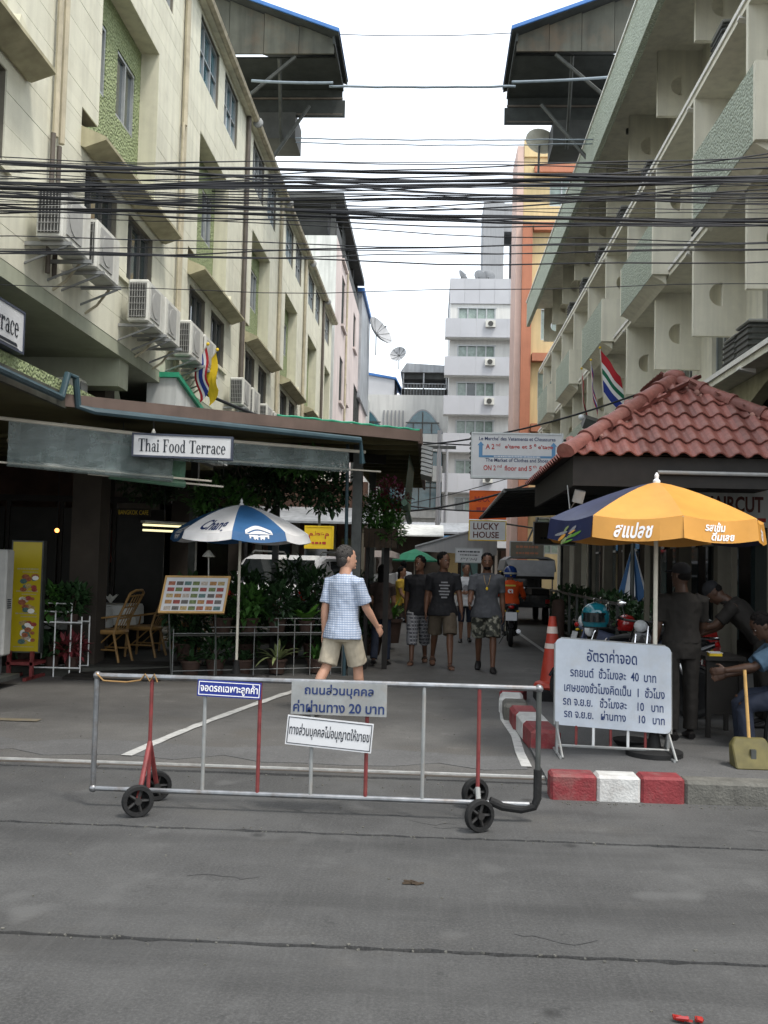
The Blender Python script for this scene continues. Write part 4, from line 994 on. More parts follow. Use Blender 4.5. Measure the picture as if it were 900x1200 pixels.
for k in range(6):
    obj('wall_picture', MB().box(-8.7+.5*k, -8.35+.5*k, 18.35, 18.39, 1.3+.2*(k % 2), 1.9+.2*(k % 2)), 'food_%d' % (k % 8), rm)
sb = thing('shop_beam_sign', 'small yellow lettered sign over the dark bar inside the restaurant', 'sign', (-4.6, 16, 2.5))
Ms = plane_M((-4.75, 15.4, 2.32), (1, 0, 0), (0, 0, 1)); b = MB(); board(b, Ms, .55, .13); obj('panel', b, 'dark_wood', sb); lt = MB(); flat_text(lt, 'BANGKOK CAFE', Ms @ Matrix.Translation((0, 0, .004)), .48, .07); obj('lettering', lt, 'sign_yellow', sb)
lp = thing('tube_lamp', 'lit yellowish fluorescent tube lamp hanging in the restaurant', 'lamp', (-4.35, 14.9, 2.0))
for k in range(2): obj('tube', MB().tube([(-4.35, 14.6, 2.02+.08*k), (-3.85, 15.1, 2.02+.08*k)], .016, 8), 'tube_lamp', lp)
obj('tray', MB().obox((-4.10, 14.86, 2.15), (.72, .14, .03), (0, 0, .78)), 'ac_white', lp); obj('cord', MB().tube([(-4.1, 14.86, 2.15), (-4.1, 14.86, 3.3)], .006, 5), 'cable', lp)
lp = thing('pendant_bulb', 'small orange glowing bulb deep inside the restaurant', 'lamp', (-5.9, 15.2, 2.0)); obj('bulb', MB().sphere((-5.9, 15.2, 2.0), .035), 'bulb_orange', lp); obj('cord', MB().tube([(-5.9, 15.2, 2.03), (-5.9, 15.2, 3.3)], .006, 5), 'cable', lp)

# rattan chairs
def rattan():
    t = thing('rattan_chair', 'x', 'chair', local=True, group='rattan chairs on the terrace')
    for sx in (-.21, .21):
        obj('leg', MB().tube([(sx, -.22, 0), (sx*.95, -.20, .42)], .018, 7), 'bamboo', t, smooth=True)
        obj('back_post', MB().tube([(sx, .26, 0), (sx*.9, .16, .40), (sx*.9, .22, .62), (sx, .40, .98)], .019, 7), 'bamboo', t, smooth=True)
        obj('arm', MB().tube([(sx, -.20, .42), (sx*1.15, -.18, .60), (sx*1.15, .10, .64), (sx*.95, .24, .66)], .015, 7), 'bamboo', t, smooth=True)
        obj('side_stretcher', MB().tube([(sx, -.21, .18), (sx, .23, .18)], .012, 6), 'bamboo', t); obj('brace', MB().tube([(sx, -.2, .12), (sx, .12, .4)], .010, 6), 'bamboo', t)
    obj('seat', MB().lathe([(.02, 0), (.25, 0), (.27, .03), (.25, .06), (.02, .05)], (0, 0, .40), 18), 'bamboo', t, smooth=True)
    for k in range(3): obj('back_rail', MB().tube([(-.2, .22+.09*k, .62+.16*k), (0, .27+.09*k, .63+.16*k), (.2, .22+.09*k, .62+.16*k)], .012, 6), 'bamboo', t, smooth=True)
    for k in range(4): obj('spindle', MB().tube([(-.12+.08*k, .17, .44), (-.12+.08*k, .42, .96)], .008, 5), 'bamboo', t)
    obj('top_rail', MB().tube([(-.21, .40, .98), (-.1, .43, 1.02), (.1, .43, 1.02), (.21, .40, .98)], .018, 7), 'bamboo', t, smooth=True)
    return t
RC = rattan(); used = []
for p, a, lab in [((-4.55, 13.85, .12), 4.55, 'rattan armchair nearest the entrance step'), ((-4.30, 14.75, .12), 4.6, 'rattan armchair second from the entrance step'), ((-4.05, 15.75, .12), 4.5, 'rattan armchair third from the entrance step, half in shade'), ((-3.3, 15.4, .12), 2.2, 'rattan armchair turned away behind the menu board'), ((-6.1, 14.2, .12), 1.4, 'rattan armchair on the far side of the near table')]:
    place(RC, used, p, a, lab)
def dtable():
    t = thing('dining_table', 'x', 'table', local=True, group='restaurant tables')
    obj('table_top', MB().box(-.4, .4, -.4, .4, .70, .74), 'dark_wood', t)
    for x in (-.34, .34):
        for y in (-.34, .34): obj('leg', MB().box(x-.025, x+.025, y-.025, y+.025, 0, .70), 'dark_wood', t)
    return t
def dcloth():
    rings = []
    for h, k in ((.745, .30), (.748, .43), (.70, .45), (.45, .47)):
        rings.append([(k*math.copysign(min(1, abs(math.cos(a))*1.3), math.cos(a))*(1+.03*math.sin(7*a)*(h < .7)), k*math.copysign(min(1, abs(math.sin(a))*1.3), math.sin(a))*(1+.03*math.cos(6*a)*(h < .7)), h) for a in [2*math.pi*i/28 for i in range(28)]])
    return MB().loft(list(reversed(rings)))
DT = dtable(); used = []; CLm = dcloth().mesh('tablecloth', True)
for k, (p, lab, cl) in enumerate([((-5.15, 14.05, .12), 'dark table beside the plant rack at the entrance', 'pale tablecloth on the table beside the plant rack'), ((-5.0, 15.2, .12), 'dark table second from the entrance', 'pale tablecloth on the second table from the entrance'), ((-2.6, 16.2, .12), 'dark table behind the planters and menu board', 'pale tablecloth on the table behind the menu board')]):
    place(DT, used, p, .1*k, lab); c = obj('tablecloth', CLm, 'cloth_white'); c.location = p; c.rotation_euler = (0, 0, .1*k); tag(c, cl, 'tablecloth', 'restaurant tablecloths')
    for s in (0,):
        f = thing('napkin_flower', ['folded white napkin standing on the nearest table', 'folded white napkin standing on the second table', 'folded white napkin standing on the table behind the menu board'][k], 'napkin', (p[0], p[1], p[2]+.75), group='folded napkins')
        mb = MB()
        for q in range(6): leaf(mb, Vector((p[0], p[1], p[2]+.75)), Vector((math.cos(q), math.sin(q), 1.2)), .20, .10)
        obj('napkin', mb, 'petal_white', f)

# plant rack left of the entrance, white planter fence along the terrace front
def rack(t, x0, x1, y, z0, z1, posts, rails, m='white_paint', r=.010, ang=0, dx=None, dy=None):
    d = Vector((x1-x0, dy, 0))
    for u in posts: obj('upright', MB().tube([Vector((x0, y, z0))+d*u[0], Vector((x0, y, u[1]))+d*u[0]], r, 6), m, t)
    for zz, a, b in rails: obj('rail', MB().tube([Vector((x0, y, zz))+d*a, Vector((x0, y, zz))+d*b], r, 6), m, t)
rk = thing('plant_rack', 'thin white metal plant rack left of the entrance step', 'rack', (-4.9, 12.9, 0))
rack(rk, -5.25, -4.62, 12.85, 0, 1, [(0, .97), (.45, .97), (.78, .98), (1, .80)], [(.97, 0, .80), (.86, 0, .78), (.72, 0, 1), (.12, 0, 1)], dy=.05)
rack(rk, -5.25, -4.62, 13.15, 0, 1, [(0, .97), (1, .80)], [(.72, 0, 1), (.12, 0, 1)], dy=.05)
obj('shelf', MB().box(-5.25, -4.62, 12.88, 13.2, .69, .71), 'deck', rk); obj('shelf', MB().box(-5.25, -4.62, 12.88, 13.2, .09, .11), 'deck', rk)
PF0, PF1 = Vector((-3.42, 13.05, 0)), Vector((-1.25, 14.18, 0)); PL = PF1-PF0
pf = thing('planter_fence', 'white wire planter fence along the front of the terrace', 'fence', tuple(PF0))
rack(pf, PF0.x, PF1.x, PF0.y, 0, 1, [(0, .66), (.235, .66), (.46, .66), (.60, .80), (.70, .80), (.80, .74), (.93, .80), (1, .74)], [(.60, 0, 1), (.68, .2, .6), (.71, .6, 1), (.80, .58, 1), (.10, 0, 1)], dy=PL.y, r=.006, m='galv')
for a, b in ((0, .5), (.5, 1)):
    q0, q1 = PF0+PL*a, PF0+PL*b; nn = Vector((-PL.y, PL.x, 0)).normalized()
    obj('shelf', MB().loft([[q0+nn*.03+Vector((0, 0, z)) for z in (.56,)] + [q0+nn*.34+Vector((0, 0, .56)), q0+nn*.34+Vector((0, 0, .58)), q0+nn*.03+Vector((0, 0, .58))], [q1+nn*.03+Vector((0, 0, .56)), q1+nn*.34+Vector((0, 0, .56)), q1+nn*.34+Vector((0, 0, .58)), q1+nn*.03+Vector((0, 0, .58))]]), 'deck', pf)
def pfp(u, back, z): q = PF0+PL*u+Vector((-PL.y, PL.x, 0)).normalized()*back; return (q.x, q.y, z)
GP = 'plants along the terrace front'
for k_, (x_, y_, h_, r_, lab_) in enumerate([(-2.75, 14.6, 1.1, .38, 'tall dark shrub behind the beer parasol pole'), (-1.75, 14.9, 1.15, .40, 'tall dark shrub behind the man in the checked shirt'), (-3.55, 14.3, .95, .32, 'dark shrub left behind the menu board'), (-2.2, 15.6, 1.3, .42, 'tallest dark shrub deep in the terrace'), (-1.30, 15.6, 1.2, .3, 'dark shrub just left of the terrace side posts')]):
    bushy_plant((x_, y_, .12), h_, r_, 620, .17, .08, 'leaf_dark', lab_, 60+k_, GP, .25, .17)
strap_plant(pfp(.62, .15, .02), .52, .055, 22, 'leaf_variegated', 'spiky variegated plant at the foot of the planter fence', 5, GP)
strap_plant(pfp(.86, .15, .02), .45, .05, 24, 'leaf_mid', 'drooping green strap plant at the right foot of the planter fence', 6, GP)
strap_plant(pfp(.42, .18, .02), .36, .05, 16, 'leaf_dark', 'small dark strap plant behind the umbrella pole', 7, GP)
strap_plant(pfp(.12, .18, .02), .36, .05, 16, 'leaf_dark', 'dark strap plant under the menu board', 8, GP)
bushy_plant(pfp(.26, .18, .02), .25, .2, 160, .12, .07, 'leaf_dark', 'low dark leafy plant at the left of the fence foot', 9, GP)
strap_plant(pfp(.80, .2, .58), .42, .16, 11, 'leaf_bright', 'bright broad leaved plant on the planter shelf beside the man', 11, GP, (.7, 1.3), .18, .12, leaves_apart=True)
strap_plant(pfp(.97, .2, .58), .40, .10, 14, 'leaf_mid', 'broad leaved plant at the right end of the planter shelf', 12, GP, (.8, 1.4), .18, .12)
bushy_plant(pfp(.62, .2, .58), .45, .22, 260, .16, .07, 'leaf_dark', 'dark bushy plant in the middle of the planter shelf', 13, GP)
bushy_plant(pfp(.45, .2, .58), .40, .20, 240, .17, .08, 'leaf_mid', 'green bushy plant on the shelf right of the umbrella pole', 14, GP)
bushy_plant(pfp(.30, .25, .58), .30, .16, 160, .14, .07, 'leaf_dark', 'small dark bush on the shelf behind the menu board', 15, GP)
bushy_plant((-5.10, 13.02, .71), .35, .2, 240, .14, .07, 'leaf_mid', 'leafy plant on the left of the white plant rack', 16, GP, .12, .1)
bushy_plant((-4.80, 13.02, .71), .38, .2, 240, .14, .07, 'leaf_dark', 'dark leafy plant on the right of the white plant rack', 17, GP, .12, .1)
bushy_plant((-5.05, 13.02, .11), .25, .18, 160, .14, .06, 'leaf_dark', 'plant on the bottom shelf of the white rack, left', 18, GP, .15, .11)
bushy_plant((-4.78, 13.02, .11), .25, .18, 160, .14, .06, 'leaf_red', 'reddish plant on the bottom shelf of the white rack', 19, GP, .15, .11)
bushy_plant((-5.55, 13.3, .12), .7, .3, 380, .17, .08, 'leaf_dark', 'tall dark shrub behind the yellow menu board', 20, GP)
strap_plant((-.72, 18.6, .12), .75, .035, 60, 'leaf_bright', 'bright fountain grass beside the alley past the dark post', 21, GP, (.9, 1.5), .45, .2)
bushy_plant((-.95, 16.0, .12), .9, .25, 420, .14, .06, 'leaf_dark', 'dark shrub along the alley side of the terrace', 22, GP, .3, .2)
# hanging greens under the roof: fern, vines, flower box
t = thing('hanging_fern', 'bird nest fern hanging below the terrace roof left of the sign', 'plant', (-3.9, 12.1, 2.9))
obj('basket', MB().lathe([(.02, -.16), (.14, -.12), (.19, .0), (.02, -.02)], (-3.9, 11.9, 2.98), 14), 'bark', t, smooth=True)
r = random.Random(2)
for k in range(15):
    b = MB(); blade(b, (-3.9, 11.9, 2.96), k*.42+r.uniform(-.1, .1), r.uniform(.40, .60), .10, r.uniform(.35, .75), r.uniform(.10, .4), 6); obj('frond', b, 'leaf_bright', t)
obj('chain', MB().tube([(-3.9, 12.1, 2.8), (-3.9, 12.1, ZR)], .006, 5), 'steel_dark', t)
def hang(loc, rad, n, L, W, m, label, seed):
    t = thing('hanging_plant', label, 'plant', loc, group='greenery under the terrace roof'); x, y, z = loc
    obj('foliage', bush(MB(), loc, rad, n, L, W, seed, .2), m, t); obj('basket', MB().lathe([(.02, -.1), (.1, -.08), (.13, .02), (.02, .0)], (x, y, z), 12), 'bark', t)
    obj('wire', MB().tube([(x, y, z), (x, y, ZR)], .005, 5), 'steel_dark', t)
hang((-3.0, 13.9, 2.45), (.55, .35, .30), 700, .13, .06, 'leaf_mid', 'green vine spilling below the blind, right of the terrace sign', 31)
hang((-2.2, 14.4, 2.75), (.60, .45, .32), 800, .13, .06, 'leaf_dark', 'dark vine mass hanging above the blue and white umbrella', 32)
hang((-1.55, 14.2, 2.70), (.40, .35, .40), 700, .13, .06, 'leaf_dark', 'dark hanging foliage left of the terrace corner post', 33)
hang((-1.85, 13.5, 2.98), (.45, .25, .18), 500, .12, .05, 'leaf_mid', 'green leaves peeping out above the long grey blind', 34)
hang((-2.9, 15.4, 2.7), (.7, .5, .4), 700, .14, .07, 'leaf_dark', 'dark hanging foliage deep inside the terrace', 35)
hang((-4.4, 15.2, 2.75), (.5, .4, .3), 500, .13, .06, 'leaf_dark', 'dark hanging foliage near the lit tube lamp', 36)
t = thing('flower_box', 'overgrown wooden flower box hung on the terrace corner over the alley', 'planter', (-.75, 15.0, 1.85))
obj('box', MB().box(-1.02, -.52, 14.75, 15.25, 1.85, 2.12), 'dark_wood', t)
for k in range(6): obj('slat', MB().box(-1.02+.085*k, -.945+.085*k, 14.735, 14.749, 1.84, 2.13), 'bark', t)
obj('foliage', bush(bush(MB(), (-.78, 15.0, 2.35), (.34, .34, .34), 900, .10, .05, 41, .2), (-.62, 14.9, 2.1), (.26, .3, .22), 350, .09, .045, 42), 'leaf_mid', t)
obj('red_leaves', bush(MB(), (-.62, 15.05, 2.62), (.28, .3, .24), 380, .08, .04, 43), 'leaf_red', t); obj('blossom', bush(MB(), (-.66, 14.95, 2.72), (.26, .26, .22), 110, .045, .04, 44), 'petal_pink', t); obj('white_blossom', bush(MB(), (-.95, 14.85, 2.40), (.10, .2, .35), 90, .04, .035, 45), 'petal_white', t)
obj('bracket', MB().box(-1.0, -.95, 14.9, 15.1, 0.0, 1.85), 'dark_wood', t); obj('bracket', MB().box(-.72, -.64, 15.0, 15.1, 0.0, 1.85), 'dark_wood', t)

# stone balustrade wall with potted shrubs farther down on the left
bw = thing('balustrade_wall', 'stone wall with a row of balusters on the left past the flower box', 'wall', (-.9, 24, 0))
obj('wall', MB().box(-1.4, -.95, 22.5, 28, 0, 1.35), 'grey_conc', bw); obj('coping', MB().box(-1.45, -.9, 22.4, 28, 1.75, 1.9), 'pink_wall', bw)
for k in range(11): obj('baluster', MB().lathe([(.05, 0), (.09, .12), (.04, .28), (.07, .4)], (-1.15, 22.6+.5*k, 1.35), 10), 'pink_wall', bw, smooth=True)

# menu board on stand
Mm = plane_M((-3.08, 12.75, 1.14), (1, .12, .012), (.08, .33, .95))
t = thing('menu_board', 'framed menu board with rows of dish photos on a stand', 'menu board', (-3.08, 12.8, 0))
b = MB(); board(b, Mm, .80, .46, .03); obj('panel', b, 'sign_white', t); f = MB(); frame_bars(f, Mm, .80, .46, .025, .01, .05); obj('frame', f, 'wood_handle', t)
for j in range(5):
    for i in range(7):
        x0 = -.365+.105*i; y0 = .125-.085*j
        if i >= 5: x0 += .01
        q = MB().quad(*[Mm @ Vector((a, b_, .004)) for a, b_ in ((x0, y0), (x0+.088, y0), (x0+.088, y0+.052), (x0, y0+.052))]); obj('dish_photo', q, 'food_%d' % ((i*3+j*5+i*j) % 8), t)
for x in (-.30, .30): obj('leg', MB().tube([Mm @ Vector((x, -.2, -.04)), (Mm @ Vector((x, 0, 0))).x and Vector(((Mm @ Vector((x, 0, 0))).x, 12.85, 0))], .012, 6), 'steel_dark', t)
obj('clip_lamp', MB().lathe([(.02, 0), (.09, -.08), (.085, -.085), (.015, -.01)], (-2.95, 12.9, 1.72), 12).tube([(-2.95, 12.9, 1.72), (-2.95, 12.95, 1.36)], .008, 5), 'ac_white', t)

# yellow menu board and the lightbox stand at the left edge
t = thing('yellow_menu_sign', 'tall yellow menu sign with food pictures near the left edge', 'menu board', (-5.27, 12.6, 0))
My2 = plane_M((-5.27, 12.6, 1.06), (1, .1, 0), (0, 0, 1)); b = MB(); board(b, My2, .37, 1.42, .12); obj('panel', b, 'menu_yellow', t)
f = MB(); frame_bars(f, My2, .37, 1.42, .02, -.006, .15); obj('frame', f, 'steel_dark', t)
lt = MB()
for j, yy in enumerate((.36, .07, -.22)): scribble(lt, My2 @ Matrix.Translation((.02, yy, .003)), .28, .018, j); scribble(lt, My2 @ Matrix.Translation((.05, yy-.04, .003)), .2, .014, j+9)
scribble(lt, My2 @ Matrix.Translation((0, -.65, .003)), .26, .012, 5); obj('lettering', lt, 'hood', t)
r = random.Random(4)
for j, (yy, hh, nn) in enumerate(((.18, .09, 12), (-.11, .09, 12), (-.47, .13, 20))):
    for k in range(nn):
        cx, cy = r.uniform(-.05, .14), yy+r.uniform(-hh, hh); q = r.uniform(.022, .04)
        obj('dish_picture', MB().add([My2 @ Vector((cx+q*1.4*math.cos(a), cy+q*math.sin(a), .003+.0004*k)) for a in [2*math.pi*i/8 for i in range(8)]], [tuple(range(8))]), ['food_4', 'food_2', 'food_0', 'petal_white', 'food_6', 'food_5'][r.randrange(6)], t)
b = MB(); b.box(-5.45, -5.08, 12.5, 12.9, .18, .22); obj('base', b, 'rust_red', t)
for x in (-5.42, -5.12): obj('leg', MB().box(x-.02, x+.02, 12.5, 12.55, 0, .36), 'rust_red', t); obj('foot', MB().box(x-.02, x+.02, 12.3, 12.95, .0, .04), 'rust_red', t)
t = thing('lightbox_stand', 'grey framed lightbox stand on castors cut by the left edge', 'sign', (-5.3, 11.6, 0))
obj('case', MB().box(-5.87, -5.10, 11.6, 11.82, .38, 1.66), 'ac_panel', t, bevel=.02); obj('screen', MB().box(-5.82, -5.25, 11.585, 11.599, .43, 1.60), 'ink_navy', t)
obj('red_band', MB().box(-5.82, -5.25, 11.578, 11.584, 1.05, 1.16), 'sign_orange', t); obj('white_band', MB().box(-5.82, -5.28, 11.578, 11.584, 1.38, 1.46), 'ink_white', t); obj('glow_band', MB().box(-5.82, -5.28, 11.578, 11.584, .60, .70), 'arrow_blue', t)
for k in range(5): obj('vent', MB().box(-5.099, -5.094, 11.66, 11.76, .95+.025*k, .962+.025*k), 'ink_dark', t)
for x in (-5.67, -5.20): obj('post', MB().box(x-.03, x+.03, 11.66, 11.74, .12, .38), 'steel', t)
obj('base', MB().box(-5.87, -5.04, 11.42, 11.98, .09, .14), 'steel_dark', t)
for x in (-5.77, -5.09): obj('castor', MB().lathe([(.045, -.015), (.045, .015)], (x, 11.47, .045), 12, 'x'), 'rubber', t)

# ================================================================ UMBRELLAS
def umbrella(name, label, c, Rr, zt, zr, val, mats, a0, pole_m, power=1.45, slant=.25, n=8):
    t = thing(name, label, 'umbrella', (c[0], c[1], 0)); cx, cy = c
    def P(ang0, ang1, u, s):     # u across 0..1, s down the panel 0..1 (1..2: valance)
        ss = min(s, 1.); rad = Rr*ss; z = zt-(zt-zr)*ss**power
        def at(a): return Vector((cx+rad*math.cos(a), cy+rad*math.sin(a), z))
        p = at(ang0)*(1-u) + at(ang1)*u; p.z -= .10*ss*math.sin(math.pi*u)*(zt-zr)
        if s > 1:
            am = ang0+(ang1-ang0)*u; p += Vector((math.cos(am)*val*slant, math.sin(am)*val*slant, -val))*(s-1) + Vector((math.cos(am), math.sin(am), 0))*.010*math.sin(u*11+ang0*3)*(s-1)
        return p
    panels = []
    for i in range(n):
        A, B = a0+2*math.pi*i/n, a0+2*math.pi*(i+1)/n; mb = MB(); U, S = 8, [.02, .15, .3, .45, .6, .75, .88, 1., 1.35, 1.7, 2.0]
        g_ = [[P(A, B, u/U, s) for u in range(U+1)] for s in S]
        for j in range(len(S)-1):
            for k in range(U): mb.quad(g_[j][k], g_[j][k+1], g_[j+1][k+1], g_[j+1][k])
        o = obj('panel', mb, mats[i], t)
        bm = bmesh.new(); bm.from_mesh(o.data); bmesh.ops.remove_doubles(bm, verts=bm.verts, dist=1e-5); bm.to_mesh(o.data); bm.free()
        for p in o.data.polygons: p.use_smooth = True
        o.data.set_sharp_from_angle(angle=R(30))
        panels.append((o, A, B))
        rb = MB().tube([P(A, B, 0, s)+Vector((0, 0, -.012)) for s in (.03, .25, .5, .75, 1.)], .006, 5); obj('rib', rb, 'pole_white', t)
        m_ = P(A, B, 0, .55)+Vector((0, 0, -.015)); obj('strut', MB().tube([m_, (cx, cy, zt-.42*(zt-zr)-.28)], .005, 5), 'pole_white', t)
    obj('pole', MB().tube([(cx, cy, .1), (cx, cy, zt+.02)], .019, 10), pole_m, t, smooth=True)
    obj('finial', MB().lathe([(.03, -.01), (.032, .015), (.016, .03), (.02, .06), (.006, .085)], (cx, cy, zt), 10), 'umb_white', t, smooth=True)
    obj('base', MB().lathe([(.02, 0), (.24, 0), (.24, .07), (.06, .10), (.03, .28), (.02, .28)], (cx, cy, .0), 18), 'rubber', t, smooth=True)
    return t, P, panels
def on_panel(P, A, B, u0, u1, s0, s1, vs):
    # vs in 0..1 (x right along u, y up): lay on the cloth, lifted 6 mm
    out = []
    for x, y in vs:
        u, s = u0+(u1-u0)*x, s1+(s0-s1)*y; p = P(A, B, u, s); e = 1e-3
        n_ = (P(A, B, u+e, s)-P(A, B, u-e, s)).cross(P(A, B, u, s-e)-P(A, B, u, s+e)).normalized(); out.append(p + n_*.006)
    return out
def norm_text(body, bold=.0, shear=0.):
    vs, fs = text_geo(body, 1., bold, shear); xs = [v[0] for v in vs]; ys = [v[1] for v in vs]
    return [((x-min(xs))/(max(xs)-min(xs)), (y-min(ys))/(max(ys)-min(ys))) for x, y in vs], fs
a0 = -math.pi/2+.08
t, P, pn = umbrella('parasol', 'blue and white beer parasol in front of the terrace', (-2.55, 13.0), .90, 2.34, 1.97, .11, ['umb_blue', 'umb_white']*4, a0, 'pole_white', 1.6, .35)
vs, fs = norm_text('Chang', .02, .35)
o, A, B = pn[7]; obj('lettering', MB().add(on_panel(P, A, B, .24, .86, .70, 1.02, vs), fs), 'ink_navy', o)

def emblem(P, A, B, o):
    mb = MB()
    for s0, h in ((.0, .10), (.14, .10)):       # two arched bands
        n = 14
        for i in range(n):
            q = []
            for k, hh in ((i, 0), (i+1, 0), (i+1, h), (i, h)): x = k/n; q.append((x, .70+s0+.15*math.sin(math.pi*x)+hh-.12))
            mb.add(on_panel(P, A, B, .24, .76, .80, 1.60, q), [(0, 1, 2, 3)])
    for x0, x1, y0, y1 in ((.14, .30, .30, .56), (.30, .46, .05, .56), (.54, .70, .05, .56), (.70, .86, .30, .56), (.46, .54, .30, .5), (.33, .37, -.1, .05), (.42, .46, -.1, .05), (.54, .58, -.1, .05), (.64, .68, -.1, .05), (.16, .21, .05, .3), (.80, .85, .05, .3)):
        mb.add(on_panel(P, A, B, .24, .76, .80, 1.60, [(x0, y0), (x1, y0), (x1, y1), (x0, y1)]), [(0, 1, 2, 3)])
    obj('emblem', mb, 'ink_white', o)
for i in (0, 6, 2, 4): emblem(P, pn[i][1], pn[i][2], pn[i][0])

# ================================================================ KIOSK WITH TILED HIP ROOF
ks = thing('parking_kiosk', 'open parking kiosk with red clay tile hip roof behind the yellow parasol', 'kiosk', (2.4, 10, 0))
KX0, KX1, KY0, KY1, KZ, RZ = 1.30, 4.06, 9.46, 13.2, 2.70, 3.67
RA, RBk = Vector((2.61, 10.77, RZ)), Vector((2.80, 11.8, RZ))       # short ridge
C = [Vector((KX0, KY0, KZ)), Vector((KX1, KY0, KZ)), Vector((KX1, KY1, KZ)), Vector((KX0, KY1, KZ))]
rf = obj('roof', MB().add([*C, RA-Vector((0, 0, .03)), RBk-Vector((0, 0, .03))], [(0, 1, 4), (1, 2, 5, 4), (2, 3, 5), (3, 0, 4, 5), (0, 3, 2, 1)]), 'dark_wood', ks)
TW, TL = .172, .272
def tile_mesh():
    mb = MB(); nx = 8; rows = []
    for j, (y, dz) in enumerate(((0, .030), (.03, .030), (TL+.05, .0))):
        rows.append([( (i/nx-.5)*TW*1.04, y, dz + .024*math.sin(2*math.pi*i/nx) + .012) for i in range(nx+1)])
    lo = [[(x, y, z-.014) for x, y, z in r_] for r_ in rows]
    for A in (rows, lo):
        for j in range(2):
            for i in range(nx): mb.quad(A[j][i], A[j][i+1], A[j+1][i+1], A[j+1][i])
    for i in range(nx): mb.quad(rows[0][i], rows[0][i+1], lo[0][i+1], lo[0][i])
    me = mb.mesh('tile', True, 50); return me
TM = tile_mesh()
def tile_face(c0, c1, apexes, limit=999):
    e = (c1-c0); L = e.length; ex = e.normalized(); ap = apexes[0]; up = (ap-c0) - ex*(ap-c0).dot(ex); H = up.length; ey = up.normalized(); ez = ex.cross(ey)
    if ez.z < 0: ez = -ez
    xs = [((a-c0).dot(ex)) for a in apexes]; xl, xr = min(xs), max(xs)
    nrow = int(H/TL)+1
    for j in range(nrow):
        y = j*TL-.04; t_ = min(1, max(0, (y+TL*.6)/H)); a, b = xl*t_, L+(xr-L)*t_
        n = int(L/TW)+1
        for i in range(n):
            x = (i+.5)*TW
            if x < a-.02 or x > b+.02 or y > H-.1: continue
            M = Matrix((ex, ey, ez)).transposed().to_4x4(); M.translation = c0 + ex*x + ey*y + ez*(.004)
            o = bpy.data.objects.new('tile', TM); COL.objects.link(o); o.parent = rf
            M = M @ Matrix.Rotation(rng.uniform(-.012, .012), 4, 'Z'); o.matrix_local = M
TM.materials.append(MATS['tile'])
tile_face(C[0], C[1], [RA]); tile_face(C[3], C[0], [RBk, RA]); tile_face(C[1], C[2], [RA, RBk])
def ridge(a, b, n, r0=.092):
    d = (b-a); L = d.length; seg = L/n
    for k in range(n):
        p, q = a+d*(k/n), a+d*(min(n-.1, k+1.12)/n); dd = (q-p).normalized(); s = dd.cross(Vector((0, 0, 1))).normalized(); u = s.cross(dd)
        rings = []
        for (pt, rr) in ((p-dd*.0, r0*1.12), (p+dd*.05, r0*1.10), (p+dd*.06, r0*.98), (q, r0*.86)):
            out = [pt + (s*math.cos(t_)*rr + u*math.sin(t_)*rr*.9) + u*.02 for t_ in [math.pi*i/8-.25+ .5*i/8 for i in range(9)]]
            rings.append(out + [pt - u*.03 + s*(-.5*r0), pt-u*.03+s*.5*r0])
        obj('ridge_tile', MB().loft(rings), 'tile', rf, smooth=True, angle=40)
ridge(C[0]+Vector((-.03, -.03, -.01)), RA, 6); ridge(C[1]+Vector((.03, -.03, -.01)), RA, 6); ridge(RA+Vector((0, .1, -.03)), RBk+Vector((0, .05, -.03)), 3)
obj('ridge_knot', MB().sphere(RA+Vector((0, 0, .05)), (.125, .11, .075), 12, 8), 'tile', rf, smooth=True)
for a, b in ((C[0], RA), (C[1], RA)):
    mb = MB(); d = b-a
    for k in range(46):
        q = a+d*rng.random(); s = rng.choice((-1, 1)); mb.sphere(q+Vector((s*rng.uniform(.08, .12), rng.uniform(-.05, .02), -.005+rng.uniform(-.01, .02))), rng.uniform(.015, .035), 6, 4)
    obj('mortar_bed', mb, 'mortar', rf)['kind'] = 'stuff'
obj('front_fascia', MB().box(KX0+.05, KX1-.05, KY0+.06, KY0+.10, KZ-.30, KZ-.01), 'dark_wood', ks)
obj('left_fascia', MB().box(KX0+.06, KX0+.10, KY0+.1, KY1-.1, KZ-.30, KZ-.01), 'dark_wood', ks)
obj('ceiling', MB().box(KX0+.1, KX1-.1, KY0+.1, KY1-.1, KZ-.12, KZ-.08), 'dark_wood', ks)
obj('lamp_rail', MB().tube([(2.15, KY0+.02, KZ-.16), (KX1, KY0+.02, KZ-.17)], .02, 8), 'galv', ks, smooth=True)
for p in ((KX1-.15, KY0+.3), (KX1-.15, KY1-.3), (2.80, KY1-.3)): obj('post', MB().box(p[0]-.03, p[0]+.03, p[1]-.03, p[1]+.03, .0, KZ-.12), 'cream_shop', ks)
obj('floodlight', MB().obox((1.42, 9.60, 2.30), (.10, .06, .12), (.3, .2, 0)).tube([(1.42, 9.60, 2.30), (1.35, 9.7, 2.18), (1.33, 9.75, 2.42)], .008, 5), 'galv', ks)

